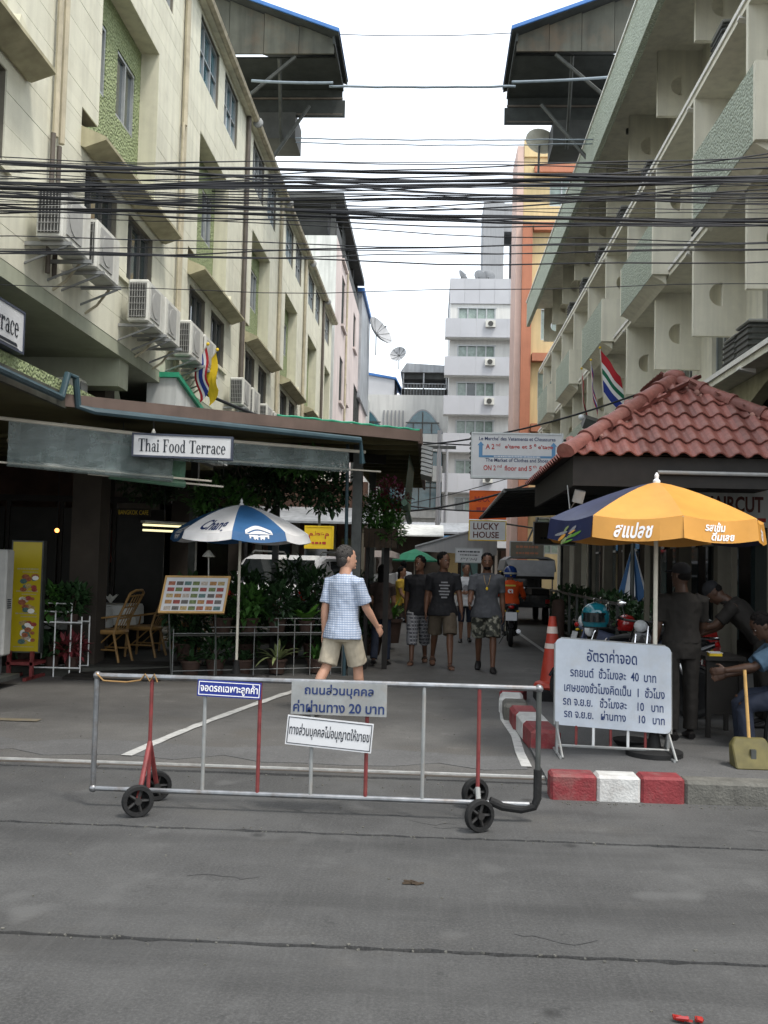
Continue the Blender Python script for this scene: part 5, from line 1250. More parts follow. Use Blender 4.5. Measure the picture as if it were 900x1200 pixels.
# haircut sign
t = thing('barber_sign', 'cream shop sign with large HAIRCUT lettering right of the parasol', 'sign', (3.6, 11.95, 2.2))
Mh = plane_M((3.86, 12.3, 2.41), (1, 0, 0), (0, 0, 1)); b = MB(); board(b, Mh, 1.35, .50, .05); obj('panel', b, 'white_wall', t)
lt = MB(); flat_text(lt, 'HAIRCUT', Mh @ Matrix.Translation((-.14, .03, .004)), .72, .20, bold=.03); obj('lettering', lt, 'brown_door', t)
lt = MB(); scribble(lt, Mh @ Matrix.Translation((.05, .20, .004)), .30, .03, 3); scribble(lt, Mh @ Matrix.Translation((.1, -.16, .004)), .3, .05, 4); obj('small_lettering', lt, 'ink_red', t)
for x in (3.1, 4.3): obj('hanger', MB().box(x-.015, x+.015, 12.32, 12.35, 2.5, 2.68), 'steel_dark', t)

# parasol (yellow) - octagon, one navy panel with fruit picture
mats = ['umb_yellow']*8; mats[6] = 'umb_navy'; mats[2] = 'umb_navy'
t, P, pn = umbrella('parasol', 'big yellow parasol with white Thai lettering beside the kiosk', (1.93, 8.55), .91, 2.36, 2.03, .175, mats, -math.pi/2, 'pole_white', 1.35, .12)
vs, fs = norm_text('สแปลช', .03, .25); o, A, B = pn[7]; obj('lettering', MB().add(on_panel(P, A, B, .25, .68, 1.14, 1.86, vs), fs), 'ink_white', o)
vs, fs = norm_text('รสเข้ม', .03, .25); o, A, B = pn[0]; obj('lettering', MB().add(on_panel(P, A, B, .28, .55, 1.08, 1.5, vs), fs), 'ink_white', o)
vs, fs = norm_text('ดื่มเลย', .03, .25); obj('lower_lettering', MB().add(on_panel(P, A, B, .36, .66, 1.5, 1.9, vs), fs), 'ink_white', o)
vs, fs = norm_text('สแปลช', .03, .25); o, A, B = pn[1]; obj('lettering', MB().add(on_panel(P, A, B, .25, .68, 1.14, 1.86, vs), fs), 'ink_white', o)
o, A, B = pn[6]; r = random.Random(9)
for k in range(9):
    cx, cy, q, ro = r.uniform(.3, .8), r.uniform(-.1, .6), r.uniform(.10, .22), r.uniform(.5, 1.3); vs = [(cx+q*math.cos(a)*math.cos(ro)-.28*q*math.sin(a)*math.sin(ro), cy+q*math.cos(a)*math.sin(ro)+.28*q*math.sin(a)*math.cos(ro)) for a in [2*math.pi*i/10 for i in range(10)]]
    obj('fruit_print', MB().add(on_panel(P, A, B, .05, .95, .75, 1.95, vs), [tuple(range(10))]), ['leaf_variegated', 'print_grey', 'umb_yellow', 'leaf_bright'][k % 4], o)

# ================================================================ RATE BOARD
t = thing('rate_board', 'white parking rate board with blue Thai lettering on a striped stand', 'sign', (1.55, 8.48, .03))
Mb = plane_M((1.565, 8.48, .615), (.945, -.03, -.045), (0, .05, 1)); BW, BH = .97, .73
rings = []
for zz in (-.018, 0):
    pts = []
    for cx, cy, a1 in ((BW/2-.05, BH/2-.05, 0), (-BW/2+.05, BH/2-.05, 90), (-BW/2+.05, -BH/2+.05, 180), (BW/2-.05, -BH/2+.05, 270)):
        for k in range(5): a = R(a1+22.5*k); pts.append(Mb @ Vector((cx+.05*math.cos(a), cy+.05*math.sin(a), zz)))
    rings.append(pts)
obj('panel', MB().loft(rings), 'board_white', t)
tb = MB().tube([Mb @ Vector((-BW/2, -BH/2, -.02)), Mb @ Vector((-BW/2, BH/2-.05, -.02)), Mb @ Vector((-BW/2+.05, BH/2, -.02)), Mb @ Vector((BW/2-.05, BH/2, -.02)), Mb @ Vector((BW/2, BH/2-.05, -.02)), Mb @ Vector((BW/2, -BH/2, -.02))], .012, 6); obj('frame', tb, 'galv', t)
lt = MB(); Q = Mb @ Matrix.Translation((0, 0, .003))
for body, w, h, x, y in (('อัตราค่าจอด', .42, .115, -.01, .245), ('รถยนต์  ชั่วโมงละ  40  บาท', .72, .090, .0, .095), ('เศษของชั่วโมงคิดเป็น  1  ชั่วโมง', .84, .088, .01, -.035), ('รถ จ.ย.ย.   ชั่วโมงละ    10   บาท', .84, .085, .0, -.150), ('รถ จ.ย.ย.   ผ่านทาง     10   บาท', .84, .080, .01, -.255)):
    flat_text(lt, body, Q, w, h, bold=.012, at=(x, y))
obj('lettering', lt, 'ink_navy', t)
yb = 8.48
for x, zo in ((1.10, .02), (2.03, -.01)):
    p = Vector((x, yb, .26)); obj('stand_post', MB().tube([(x, yb, .30), (x, yb, .03)], .013, 6), 'galv', t)
    for s in (-.22, .22): obj('leg', MB().tube([(x, yb, .24), (x+.02, yb+s, .035)], .011, 6), 'galv', t)
    obj('foot_bar', MB().tube([(x, yb-.24, .04), (x, yb+.24, .04)], .011, 6), 'galv', t)
obj('bottom_rail', MB().tube([(1.10, yb, .10), (2.03, yb-.03, .09)], .013, 6), 'galv', t)
for k in range(5): x = 1.26+.145*k; obj('bar', MB().tube([(x, yb, .27), (x, yb, .10)], .012, 6), 'rust_red' if k % 2 == 0 else 'white_paint', t)

# traffic cone
t = thing('traffic_cone', 'tall red traffic cone with pale bands left of the rate board', 'cone', (1.47, 11.9, .03))
pr = lambda h: .145-.105*h/.80
obj('body', MB().lathe([(pr(0), 0), (pr(.8), .80), (pr(.8)*.7, .80), (pr(0)*.9, 0)], (1.47, 11.9, .22), 20), 'cone_red', t, smooth=True)
for h0, h1 in ((.42, .48), (.60, .68)): obj('band', MB().lathe([(pr(h0)+.003, h0), (pr(h1)+.003, h1), (pr(h1), h1), (pr(h0), h0)], (1.47, 11.9, .22), 20), 'cone_white', t, smooth=True)
obj('collar', MB().lathe([(.02, .13), (.19, .13), (.22, .16), (.20, .20), (.13, .23), (.02, .23)], (1.47, 11.9, .03), 20), 'cone_red', t, smooth=True)
obj('base', MB().box(1.27, 1.67, 11.7, 12.1, .0, .165), 'rubber', t, bevel=.02)

# dustpan with wooden handle
t = thing('dustpan', 'dirty yellow long handled dustpan standing on the pavement at the right', 'dustpan', (2.62, 8.14, .03))
obj('tray', MB().loft([[(2.47, 8.05, .03), (2.77, 8.05, .03), (2.77, 8.25, .03), (2.47, 8.25, .03)], [(2.465, 8.16, .20), (2.775, 8.16, .20), (2.77, 8.27, .20), (2.47, 8.27, .20)], [(2.50, 8.20, .26), (2.74, 8.20, .26), (2.74, 8.25, .26), (2.50, 8.25, .26)]]), 'pan_yellow', t, bevel=.01)
obj('rib', MB().box(2.60, 2.64, 8.10, 8.14, .04, .18), 'steel_dark', t); obj('handle', MB().tube([(2.62, 8.22, .24), (2.60, 8.28, .80)], .014, 8), 'wood_handle', t, smooth=True)
for s, lab in ((.0, 'broken lid lying on the pavement behind the rate board'),):
    o = obj('bowl', MB().lathe([(.02, 0), (.13, 0), (.17, .05), (.165, .055), (.12, .012), (.02, .012)], (1.83, 9.0, .03), 16), 'rubber', smooth=True); tag(o, 'flat black rubber bowl behind the rate board legs', 'bowl')

# ================================================================ BARRIER
BY = 6.30
t = thing('rolling_barrier', 'long wheeled steel barrier with Thai signs across the alley mouth', 'barrier', (-.7, BY, 0))
zt, zb, x0, x1 = .835, .115, -2.14, .70
fr = MB()
obj('top_rail', MB().tube([(x0, BY, zt), (x1, BY, zt)], .0175, 10), 'steel', t, smooth=True); obj('bottom_rail', MB().tube([(x0, BY, zb), (x1-.05, BY, zb-.005)], .0165, 10), 'steel', t, smooth=True)
for x in (x0, x1): obj('end_post', MB().tube([(x, BY, zb), (x, BY, zt)], .0175, 10), 'steel_dark' if x > 0 else 'steel', t, smooth=True)
for x, z in ((x0, zt), (x0, zb), (x1, zt)): obj('elbow', MB().sphere((x, BY, z), .027, 10, 8), 'steel', t, smooth=True)
for k, x in enumerate((-1.78, -1.43, -1.075, -.735, -.385, -.025, .325)):
    obj('post', MB().tube([(x, BY, zb), (x, BY, zt)], .0125, 8), 'rust_red' if k % 2 == 0 else 'galv', t, smooth=True)
obj('rope', MB().tube([(x0, BY-.02, zt+.015), (x0+.05, BY-.022, zt-.03), (x0+.2, BY-.02, zt-.035), (-1.85, BY-.02, zt-.02), (-1.82, BY-.022, zt+.02), (-1.79, BY-.02, zt-.025), (-1.76, BY-.022, zt+.02), (-1.74, BY-.02, zt-.03)], .006, 5), 'bamboo', t, smooth=True)
obj('rubber_sleeve', MB().tube([(x1, BY, .33), (x1, BY, .15), (x1-.02, BY, .10), (x1-.10, BY, .08), (x1-.22, BY-.01, .095), (x1-.30, BY-.02, .13)], .027, 10), 'rubber', t, smooth=True)
for x, yy in ((-1.78, (BY-.22, BY+.20)), (.325, (BY-.27, BY+.33))):
    for y in yy:
        w = obj('wheel', MB().lathe([(.070, -.022), (.092, -.022), (.098, -.012), (.098, .012), (.092, .022), (.070, .022), (.070, -.022)], (x, y, .098), 26, 'x'), 'rubber', t, smooth=True)
        # wheels stand slightly towed out so that the camera sees their faces
        hb = MB().lathe([(.022, -.026), (.022, .026)], (x, y, .098), 10, 'x')
        for k in range(5): a = 2*math.pi*k/5; hb.tube([(x, y, .098), (x, y+.072*math.cos(a), .098+.072*math.sin(a))], .011, 6)
        h_ = obj('hub', hb, 'hub_black', w)
        M = Matrix.Translation((x, y, .098)) @ Matrix.Rotation(R(-62), 4, 'Z') @ Matrix.Translation((-x, -y, -.098))
        w.data.transform(M); h_.data.transform(M)
        obj('axle_leg', MB().tube([(x, BY, .42 if x < 0 else .20), (x, y, .10)], .016, 8), 'rust_red' if x < 0 else 'galv', t, smooth=True)
def bsign(nm, c, w, h, tilt, pm, bm_, im, lines, bold=.015, frame=None):
    M = plane_M(c, (math.cos(tilt), 0, math.sin(tilt)), (-math.sin(tilt), 0, math.cos(tilt)))
    b = MB(); board(b, M, w, h, .006); s = obj(nm, b, pm, t)
    if frame:
        f = MB()
        for a0_, a1_, b0_, b1_ in ((-w/2+.008, w/2-.008, h/2-.014, h/2-.009), (-w/2+.008, w/2-.008, -h/2+.009, -h/2+.014), (-w/2+.008, -w/2+.013, -h/2+.014, h/2-.014), (w/2-.013, w/2-.008, -h/2+.014, h/2-.014)):
            f.quad(*[M @ Vector((q[0], q[1], .002)) for q in ((a0_, b0_), (a1_, b0_), (a1_, b1_), (a0_, b1_))])
        obj('border', f, frame, s)
    lt = MB()
    for body, ww, hh, x, y in lines: flat_text(lt, body, M @ Matrix.Translation((0, 0, .003)), ww, hh, bold=bold, at=(x, y))
    obj('lettering', lt, im, s)
    return s
bsign('blue_sign', (-1.27, BY-.035, .775), .41, .105, -.03, 'sign_blue', None, 'ink_white', [('จอดรถเฉพาะลูกค้า', .37, .072, 0, 0)], .02, 'ink_white')
bsign('grey_sign', (-.565, BY-.035, .735), .61, .205, -.005, 'galv', None, 'ink_navy', [('ถนนส่วนบุคคล', .44, .085, 0, .048), ('ค่าผ่านทาง 20 บาท', .58, .075, 0, -.050)], .02)
bsign('white_sign', (-.62, BY-.040, .515), .55, .185, -.075, 'sign_white', None, 'ink_dark', [('ทางส่วนบุคคลไม่อนุญาตให้ขายข', .51, .095, 0, 0)], .012, 'ink_dark')

# ================================================================ RIGHT SIDE OF THE ALLEY
# market sign
t = thing('market_sign', 'white market sign in French and English with blue arrows over the alley', 'sign', (1.35, 16, 3.4))
Mk = plane_M((1.36, 16.0, 3.41), (1, 0, 0), (0, 0, 1)); W_, H_ = 1.44, .70
b = MB(); board(b, Mk, W_, H_, .14); obj('panel', b, 'sign_white', t); f = MB(); frame_bars(f, Mk, W_, H_, .025, .012, .16); obj('frame', f, 'alu', t)
sc_ = MB()
for k in range(9): sc_.add([Mk @ Vector(q) for q in ((-W_/2-.025, -.33+.08*k, 0), (-W_/2-.06, -.29+.08*k, 0), (-W_/2-.025, -.25+.08*k, 0), (-W_/2-.025, -.29+.08*k, -.05))], [(0, 1, 2), (0, 1, 3), (1, 2, 3), (0, 2, 3)])
obj('edge_bulbs', sc_, 'steel_dark', t)
Q = Mk @ Matrix.Translation((0, 0, .004)); lt = MB()
flat_text(lt, "Le Marche' des Vetements et Chaussures", Q, 1.24, .062, .015, at=(0, .275)); flat_text(lt, 'The Market of Clothes and Shoes', Q, 1.02, .060, .015, at=(0, -.075)); obj('blue_lettering', lt, 'ink_navy', t)
lt = MB(); flat_text(lt, "A 2", Q, .14, .085, .02, at=(-.44, .145)); flat_text(lt, "nd", Q, .07, .05, .01, at=(-.31, .175)); flat_text(lt, "e'tage et 5", Q, .44, .085, .02, at=(.02, .140)); flat_text(lt, "e", Q, .04, .045, .01, at=(.29, .175)); flat_text(lt, "e'tage", Q, .24, .085, .02, at=(.46, .140))
flat_text(lt, "ON 2", Q, .20, .085, .02, at=(-.44, -.205)); flat_text(lt, "nd", Q, .07, .05, .01, at=(-.28, -.175)); flat_text(lt, "floor and 5", Q, .44, .085, .02, at=(.02, -.205)); flat_text(lt, "th", Q, .06, .05, .01, at=(.29, -.175)); flat_text(lt, "floor", Q, .20, .085, .02, at=(.46, -.205)); obj('red_lettering', lt, 'ink_red', t)
ar = MB()
for x0_, x1_, y0_, y1_ in ((-.62, -.56, .0, .16), (.56, .62, .0, .16), (-.62, .62, -.035, .0)): ar.quad(*[Q @ Vector((a, b_, -.001)) for a, b_ in ((x0_, y0_), (x1_, y0_), (x1_, y1_), (x0_, y1_))])
for x in (-.59, .59): ar.add([Q @ Vector(q) for q in ((x-.055, .16, -.001), (x+.055, .16, -.001), (x, .225, -.001))], [(0, 1, 2)])
obj('arrow', ar, 'arrow_blue', t)
lt = MB(); scribble(lt, Q @ Matrix.Translation((0, -.018, .002)), .75, .018, 8); obj('web_line', lt, 'ink_white', t)
for z in (3.68, 3.15): obj('arm', MB().tube([(2.08, 16.05, z), (4.3, 16.4, z+.2)], .02, 6), 'steel_dark', t)
# dark awning over the shops
t = thing('shop_awning', 'dark corrugated awning over the shops on the right', 'awning', (3, 21, 2.9))
obj('sheet', MB().loft([[(1.2, 16.4, 2.86), (5.0, 15.9, 3.12), (5.0, 15.9, 3.15), (1.2, 16.4, 2.90)], [(1.28, 26.1, 2.86), (5.0, 26.1, 3.12), (5.0, 26.1, 3.15), (1.28, 26.1, 2.90)]]), 'tin_dark', t)
for k in range(16): obj('corrugation', MB().tube([(1.22, 16.6+.6*k, 2.85), (4.9, 16.6+.6*k, 3.11)], .025, 6), 'tin_dark', t)
obj('edge_tube', MB().tube([(1.2, 16.4, 2.87), (1.28, 26.1, 2.87)], .035, 8), 'galv', t)
for y in (16.8, 21.2, 25.8): obj('post', MB().tube([(3.4, y, 0), (3.4, y, 3.0)], .035, 8), 'steel_dark', t)
# flags
def flag(name, label, base, tip, kind, drop, group):
    t = thing(name, label, 'flag', base, group=group); a, b = Vector(base), Vector(tip); obj('pole', MB().tube([a, b], .014, 6), 'pole_white', t)
    obj('finial', MB().sphere(b, .03, 8, 6), 'sign_yellow', t); d = (b-a).normalized(); n = 10
    st = {'thai': ['flag_red', 'flag_white', 'flag_blue', 'flag_blue', 'flag_white', 'flag_red'], 'yellow': ['flag_yellow']*3, 'sa': ['flag_red', 'flag_red', 'flag_white', 'flag_green', 'flag_white', 'flag_blue', 'flag_blue'], 'uk': ['flag_blue', 'flag_red', 'flag_white', 'flag_blue', 'flag_red'], 'dark': ['flag_red', 'flag_black', 'flag_red', 'flag_black'], 'green': ['flag_green', 'flag_white', 'flag_green']}[kind]
    w = drop[0]; h = drop[1]
    for j, m in enumerate(st):
        rows = []
        for jj in (j, j+1):
            u = jj/len(st); row_ = []
            for i in range(n+1):
                v = i/n; p = b - d*(.04+u*h) + Vector((drop[2]*v*w, drop[3]*v*w, -drop[4]*v*w)) + Vector((.05*math.sin(6*v+3*u), .04*math.cos(5*v+2*u), 0))*v; row_.append(p)
            rows.append(row_)
        mb = MB()
        for i in range(n): mb.quad(rows[0][i], rows[0][i+1], rows[1][i+1], rows[1][i])
        obj('stripe', mb, m, t, solid=.004)
flag('hanging_flag', 'red white and blue flag hanging limp at the cream wall', (-4.15, 15.75, 4.45), (-3.68, 15.55, 5.08), 'thai', (.62, .36, .1, .1, 1.), 'flags on the left wall')
flag('hanging_flag', 'yellow flag hanging limp at the cream wall', (-4.15, 16.3, 4.5), (-3.66, 16.15, 5.12), 'yellow', (.64, .34, .1, .1, 1.), 'flags on the left wall')
FR = 'flags above the kiosk roof'
flag('balcony_flag', 'multicoloured flag with green and blue fields flying over the kiosk roof', (3.95, 22.8, 5.1), (3.75, 22.4, 6.65), 'sa', (.85, .95, .55, -.1, .75), FR)
flag('balcony_flag', 'limp blue red and white flag left of the multicoloured one', (3.85, 23.8, 5.1), (3.72, 23.5, 6.6), 'uk', (.75, .6, .15, 0, 1.), FR)
flag('balcony_flag', 'limp dark red and black flag, leftmost over the kiosk roof', (3.75, 24.6, 5.1), (3.62, 24.3, 6.55), 'dark', (.85, .5, .12, 0, 1.), FR)
t = thing('projector_box', 'dark lamp fitting at the foot of the flags', 'lamp', (3.6, 23.5, 5)); obj('box', MB().obox((3.75, 23.2, 5.0), (.5, .7, .25), (.3, .3, 0)), 'steel_dark', t); obj('lens', MB().sphere((3.42, 22.9, 5.12), .07, 8, 6), 'light_clear', t); obj('arm', MB().tube([(3.75, 23.3, 4.9), (4.3, 23.5, 4.6)], .03, 6), 'steel_dark', t)

# hedge and fence along the right
t = thing('hedge', 'dark clipped hedge in front of the shops on the right', 'hedge', (3, 17, 0))
obj('foliage', bush(bush(bush(MB(), (3.1, 17.0, .75), (.5, 1.6, .45), 1500, .13, .06, 51), (2.9, 20.0, .75), (.45, 1.6, .5), 1400, .13, .06, 52), (3.2, 14.6, .7), (.6, 1.0, .4), 1000, .13, .06, 53), 'leaf_dark', t); obj('planter', MB().box(2.75, 3.5, 13.8, 21.4, 0, .4), 'terracotta', t)
t = thing('iron_fence', 'dark iron railing behind the parked motorcycles', 'fence', (3, 17, 0))
for k in range(9): obj('post', MB().box(2.58, 2.62, 13.8+.95*k, 13.84+.95*k, 0, 1.15), 'steel_dark', t)
for z in (.35, 1.1): obj('rail', MB().box(2.585, 2.615, 13.8, 21.6, z, z+.04), 'steel_dark', t)
o = thing('bollard', 'reddish brown bollard post at the hedge', 'bollard', (2.40, 18.6, 0)); obj('shaft', MB().lathe([(.12, 0), (.12, .95), (.10, 1.0), (.02, 1.02)], (2.40, 18.6, 0), 14), 'terracotta', o, smooth=True); obj('foot', MB().lathe([(.16, 0), (.16, .05), (.12, .06)], (2.40, 18.6, 0), 14), 'grey_conc', o)
# folded white parasol at the shops
t = thing('folded_parasol', 'folded white and blue parasol standing by the shop columns', 'umbrella', (3.55, 17.5, 0))
for k in range(8):
    a, b2 = k*math.pi/4, (k+1)*math.pi/4; f = lambda a_, r_, z_: (3.55+r_*math.cos(a_), 17.5+r_*math.sin(a_), z_)
    am = (a+b2)/2; obj('fold', MB().add([f(am, .02, 2.0), f(a, .26, 1.15), f(am, .17, 1.05), f(b2, .26, 1.15)], [(0, 1, 2), (0, 2, 3)]), 'umb_white' if k % 2 else 'umb_blue', t, solid=.006)
obj('pole', MB().tube([(3.55, 17.5, 0), (3.55, 17.5, 2.06)], .018, 8), 'pole_white', t)
# shop signs down the alley
def ssign(label, c, w, h, pm, txts, im, mount, fm='alu', right=(1, 0, 0), nm='shop_sign'):
    t = thing(nm, label, 'sign', c, group='shop signs down the alley'); M = plane_M(c, right, (0, 0, 1)); b = MB(); board(b, M, w, h, .08); obj('panel', b, pm, t); f = MB(); frame_bars(f, M, w, h, .03, .01, .1); obj('frame', f, fm, t)
    for k, (body, ww, hh, x, y, m) in enumerate(txts): lt = MB(); (flat_text(lt, body, M @ Matrix.Translation((x, y, .005)), ww, hh, .02) if body else scribble(lt, M @ Matrix.Translation((x, y, .005)), ww, hh*.7, k+3)); obj('lettering', lt, m or im, t)
    obj('mount', MB().tube([Vector(c)+Vector((0, .05, h/2 if mount[2] > c[2] else -h/2)), mount], .03, 6), 'steel_dark', t)
ssign('orange sign over a white panel reading LUCKY HOUSE', (1.95, 34.5, 3.75), 1.25, .95, 'sign_orange', [('MAX', .55, .2, -.2, .2, None), ('', .8, .22, 0, -.15, None)], 'ink_red', (4.2, 34.6, 4.2), 'sign_orange')
ssign('white sign with LUCKY HOUSE in purple below the orange sign', (1.95, 34.5, 2.85), 1.25, .66, 'sign_white', [('LUCKY', .9, .24, -.05, .15, None), ('HOUSE', .9, .22, -.05, -.15, None)], 'brown_door', (4.2, 34.6, 2.9), 'sign_yellow')
ssign('pale sign with small dark lettering hung under the awning', (3.05, 24.5, 2.45), 1.0, .52, 'cream_shop', [('SWISS', .45, .13, .1, .12, None), ('', .7, .08, 0, -.12, None)], 'ink_dark', (3.6, 24.6, 3.1))
ssign('small beige sign with red lettering behind the covered truck', (3.05, 31.5, 2.15), 1.05, .5, 'cream_shop', [('', .7, .12, 0, .10, None), ('', .7, .1, 0, -.10, None)], 'orange_band', (3.4, 31.7, 3.2))
ssign('white sign with Arabic lettering above the walking men', (1.15, 30.0, 1.92), .78, .40, 'sign_white', [('', .68, .07, 0, .11, None), ('', .55, .05, 0, .01, None), ('مطعم عربي', .5, .12, 0, -.11, None)], 'ink_dark', (1.6, 30.1, .0))
ssign('yellow sign with red Arabic lettering behind the beer parasol', (-2.35, 20.4, 2.12), .55, .42, 'sign_yellow', [('مطعم', .42, .16, 0, .05, None), ('', .3, .08, 0, -.12, None)], 'ink_red', (-2.4, 20.5, 3.3), 'sign_yellow')
# far street clutter: sloping tin awnings, stall roofs, green umbrella, utility pole
t = thing('tin_awning', 'grey sloping tin awning across the middle of the alley end', 'awning', (1.5, 36, 2.4)); obj('sheet', MB().loft([[(-.6, 36, 2.25), (2.4, 36, 3.15), (2.4, 36, 3.2), (-.6, 36, 2.3)], [(-.6, 39, 2.25), (2.4, 39, 3.15), (2.4, 39, 3.2), (-.6, 39, 2.3)]]), 'tin_roof', t); obj('valance', MB().prism([(-.6, 2.1), (2.4, 2.0), (2.4, 3.14), (-.6, 2.24)], 'y', 36.05, 36.1), 'grey_conc', t)
for x in (-.5, 2.3): obj('post', MB().tube([(x, 36.3, 0), (x, 36.3, 2.3 if x < 0 else 3.1)], .04, 6), 'steel_dark', t)
t = thing('stall_roof', 'white canvas stall roof above the heads of the walking men', 'awning', (-.9, 40, 2.4)); obj('canvas', MB().loft([[(-2.4, 40, 2.75), (.5, 40, 2.75), (.5, 40, 2.8), (-2.4, 40, 2.8)], [(-2.4, 43, 3.3), (.5, 43, 3.3), (.5, 43, 3.35), (-2.4, 43, 3.35)]]), 'white_wall', t); obj('stall_wall', MB().box(-2.5, .5, 43, 43.2, 0, 3.2), 'interior', t)
for x in (-2.3, .4): obj('post', MB().tube([(x, 40.2, 0), (x, 40.2, 2.8)], .04, 6), 'steel_dark', t)
obj('shelf_goods', MB().box(-2.2, .2, 42, 42.6, 0, 1.1), 'food_6', t)
t = thing('far_parasol', 'small green parasol behind the walking men', 'umbrella', (-.5, 33, 0)); obj('canopy', MB().lathe([(.03, 2.12), (.4, 1.98), (.8, 1.75), (.8, 1.70), (.4, 1.93), (.03, 2.07)], (-.55, 33, 0), 10), 'flag_green', t); obj('pole', MB().tube([(-.55, 33, 0), (-.55, 33, 2.1)], .02, 6), 'pole_white', t)
t = thing('utility_pole', 'slim concrete utility pole left of the apartment block', 'pole', (.28, 48, 0)); obj('shaft', MB().tube([(.28, 48, 0), (.28, 48, 8.2)], [.14, .10], 10), 'grey_conc', t, smooth=True); obj('cross_arm', MB().box(-.6, 1.1, 47.9, 48.1, 7.3, 7.45), 'steel_dark', t)
t = thing('meter_box', 'grey meter box with round dial beyond the flower box', 'box', (-1.0, 33, 3)); obj('box', MB().box(-1.75, -1.0, 33, 33.2, 2.55, 2.95), 'ac_white', t); obj('dial', MB().lathe([(.22, 0), (.22, .05)], (-1.45, 32.93, 3.05), 14, 'y'), 'tin_dark', t); obj('post', MB().tube([(-1.4, 33.1, 0), (-1.4, 33.1, 2.6)], .05, 6), 'steel_dark', t)
t = thing('far_shop_row', 'low row of dim shops at the far end of the alley', 'building', (0, 55, 0)); obj('wall', MB().box(-4, 5, 55.2, 55.6, 0, 3.4), 'interior', t); obj('roof', MB().prism([(53, 3.3), (55.6, 3.9), (55.6, 4.0), (53, 3.4)], 'x', -4, 5), 'tin_roof', t)
for k in range(8): obj('shop_door', MB().box(-3.8+1.1*k, -2.9+1.1*k, 55.1, 55.19, 0, 2.5), ['food_2', 'food_6', 'food_4', 'interior_brick'][k % 4], t)
for k in range(5): obj('lit_sign', MB().box(-3.6+1.7*k, -2.2+1.7*k, 53.0, 53.1, 2.6, 3.2), ['sign_white', 'flag_red', 'arrow_blue', 'sign_yellow', 'sign_white'][k], t)
obj('corner_building_wall', MB().box(-9, -4.2, 59.2, 63, 0, 12), 'white_wall', t)

# ================================================================ CABLES
def cable(p0, p1, sag, r, label, grp, m='cable', wob=0.):
    rr = random.Random(label+str(p0)); n = 36; pts = []
    a, b = Vector(p0), Vector(p1); ph = rr.uniform(0, 6)
    for i in range(n+1):
        t_ = i/n; q = a.lerp(b, t_); q.z -= 4*sag*t_*(1-t_); q.z += wob*math.sin(ph+t_*23)+wob*.6*math.sin(ph*2+t_*51); q.y += wob*math.cos(ph+t_*31); pts.append(q)
    o = obj('power_cable', MB().tube(pts, r, 5), m, smooth=True, angle=180); tag(o, label, 'cable', grp)
CG = 'cables strung across the alley mouth'
# z at x=-9 and x=9 (about 8.5 m out); the left ends sit a little higher
def cz(yl, yr): return 1.6+(650-yl+26)*.00743, 1.6+(672-yr+26)*.00743
main = [(182, 214, .030, 'thick'), (186, 212, .022, 'twisted'), (200, 205, .034, 'thick black'), (208, 212, .026, 'knotted'), (219, 262, .032, 'thick lower'), (224, 259, .020, 'thin lower')]
for k, (yl, yr, r_, w) in enumerate(main):
    zl, zr_ = cz(yl, yr); xs = 9.5; s = (zr_-zl)/6.8
    ym = 8.35+.12*(k % 3); mid = (zl+zr_)/2+(-.55*s)
    cable((-xs, ym, zl-s*5.5), (xs, ym+.1, zr_+s*6.6), .22, r_*.5, '%s cable bundle, %s of the six heaviest over the alley' % (w, ['topmost', 'second', 'third', 'fourth', 'fifth', 'lowest'][k]), CG, wob=.012)
r = random.Random(12)
for k in range(34):
    q_ = main[k % 6]; yl = q_[0]+r.gauss(0, 8) if k < 24 else 225+(k-24)*9; yr = q_[1]+r.gauss(0, 9) if k < 24 else 240+(k-24)*8+r.uniform(-15, 15); zl, zr_ = cz(yl, yr); s = (zr_-zl)/6.8; y = 8.1+r.uniform(0, .9)
    cable((-9.5, y, zl-s*5.5+r.uniform(-.1, .1)), (9.5, y+r.uniform(-.2, .2), zr_+s*6.6+r.uniform(-.15, .15)), r.uniform(.08, .42), r.choice([.004, .005, .0065]), 'thin black cable among the tangle over the alley mouth', CG+', thin ones', wob=.016)
for k, (yl, yr) in enumerate([(205, 250), (240, 190), (262, 215)]):
    zl, zr_ = cz(yl, yr); cable((-3.0+k, 8.4, zl), (3.2, 8.7, zr_), .12, .007, ['slack cable slanting down to the right through the tangle', 'slack cable rising to the right through the tangle', 'loose cable rising across the sky part of the tangle'][k], CG)
CR = 'wires between the rooftop sheds'
cable((-2.6, 22.1, 12.62), (1.7, 22.1, 12.62), .02, .03, 'pale conduit wire strung between the two rooftop sheds', CR, 'cable_grey', .004)
cable((-4.4, 22.0, 12.7), (-2.5, 22.0, 12.65), .02, .035, 'pale pipe crossing the face of the left rooftop shed', CR, 'cable_grey'); cable((1.6, 21.9, 12.62), (4.0, 21.9, 12.75), .02, .035, 'pale pipe crossing the face of the right rooftop shed', CR, 'cable_grey')
cable((-3.4, 22.4, 11.52), (3.6, 22.4, 11.52), .03, .016, 'upper wire of the pair below the sheds', CR, 'cable_grey', .006); cable((-3.4, 22.5, 11.46), (3.6, 22.5, 11.46), .05, .014, 'lower wire of the pair below the sheds', CR, 'cable_grey', .006)
cable((-2.5, 22.2, 13.92), (1.8, 22.2, 13.95), .06, .010, 'highest thin wire across the white sky', CR)
CM = 'wires strung down the alley'
cable((-4.0, 17, 4.5), (-.6, 26, 4.7), .25, .03, 'black cable running along the left wall past the flags', CM); cable((-1.0, 26, 4.75), (4.2, 20, 5.2), .25, .022, 'black cable crossing from the terrace roof to the flags', CM); cable((-4.0, 22, 4.9), (3.6, 30, 5.4), .3, .02, 'thin cable crossing in front of the arched building', CM)
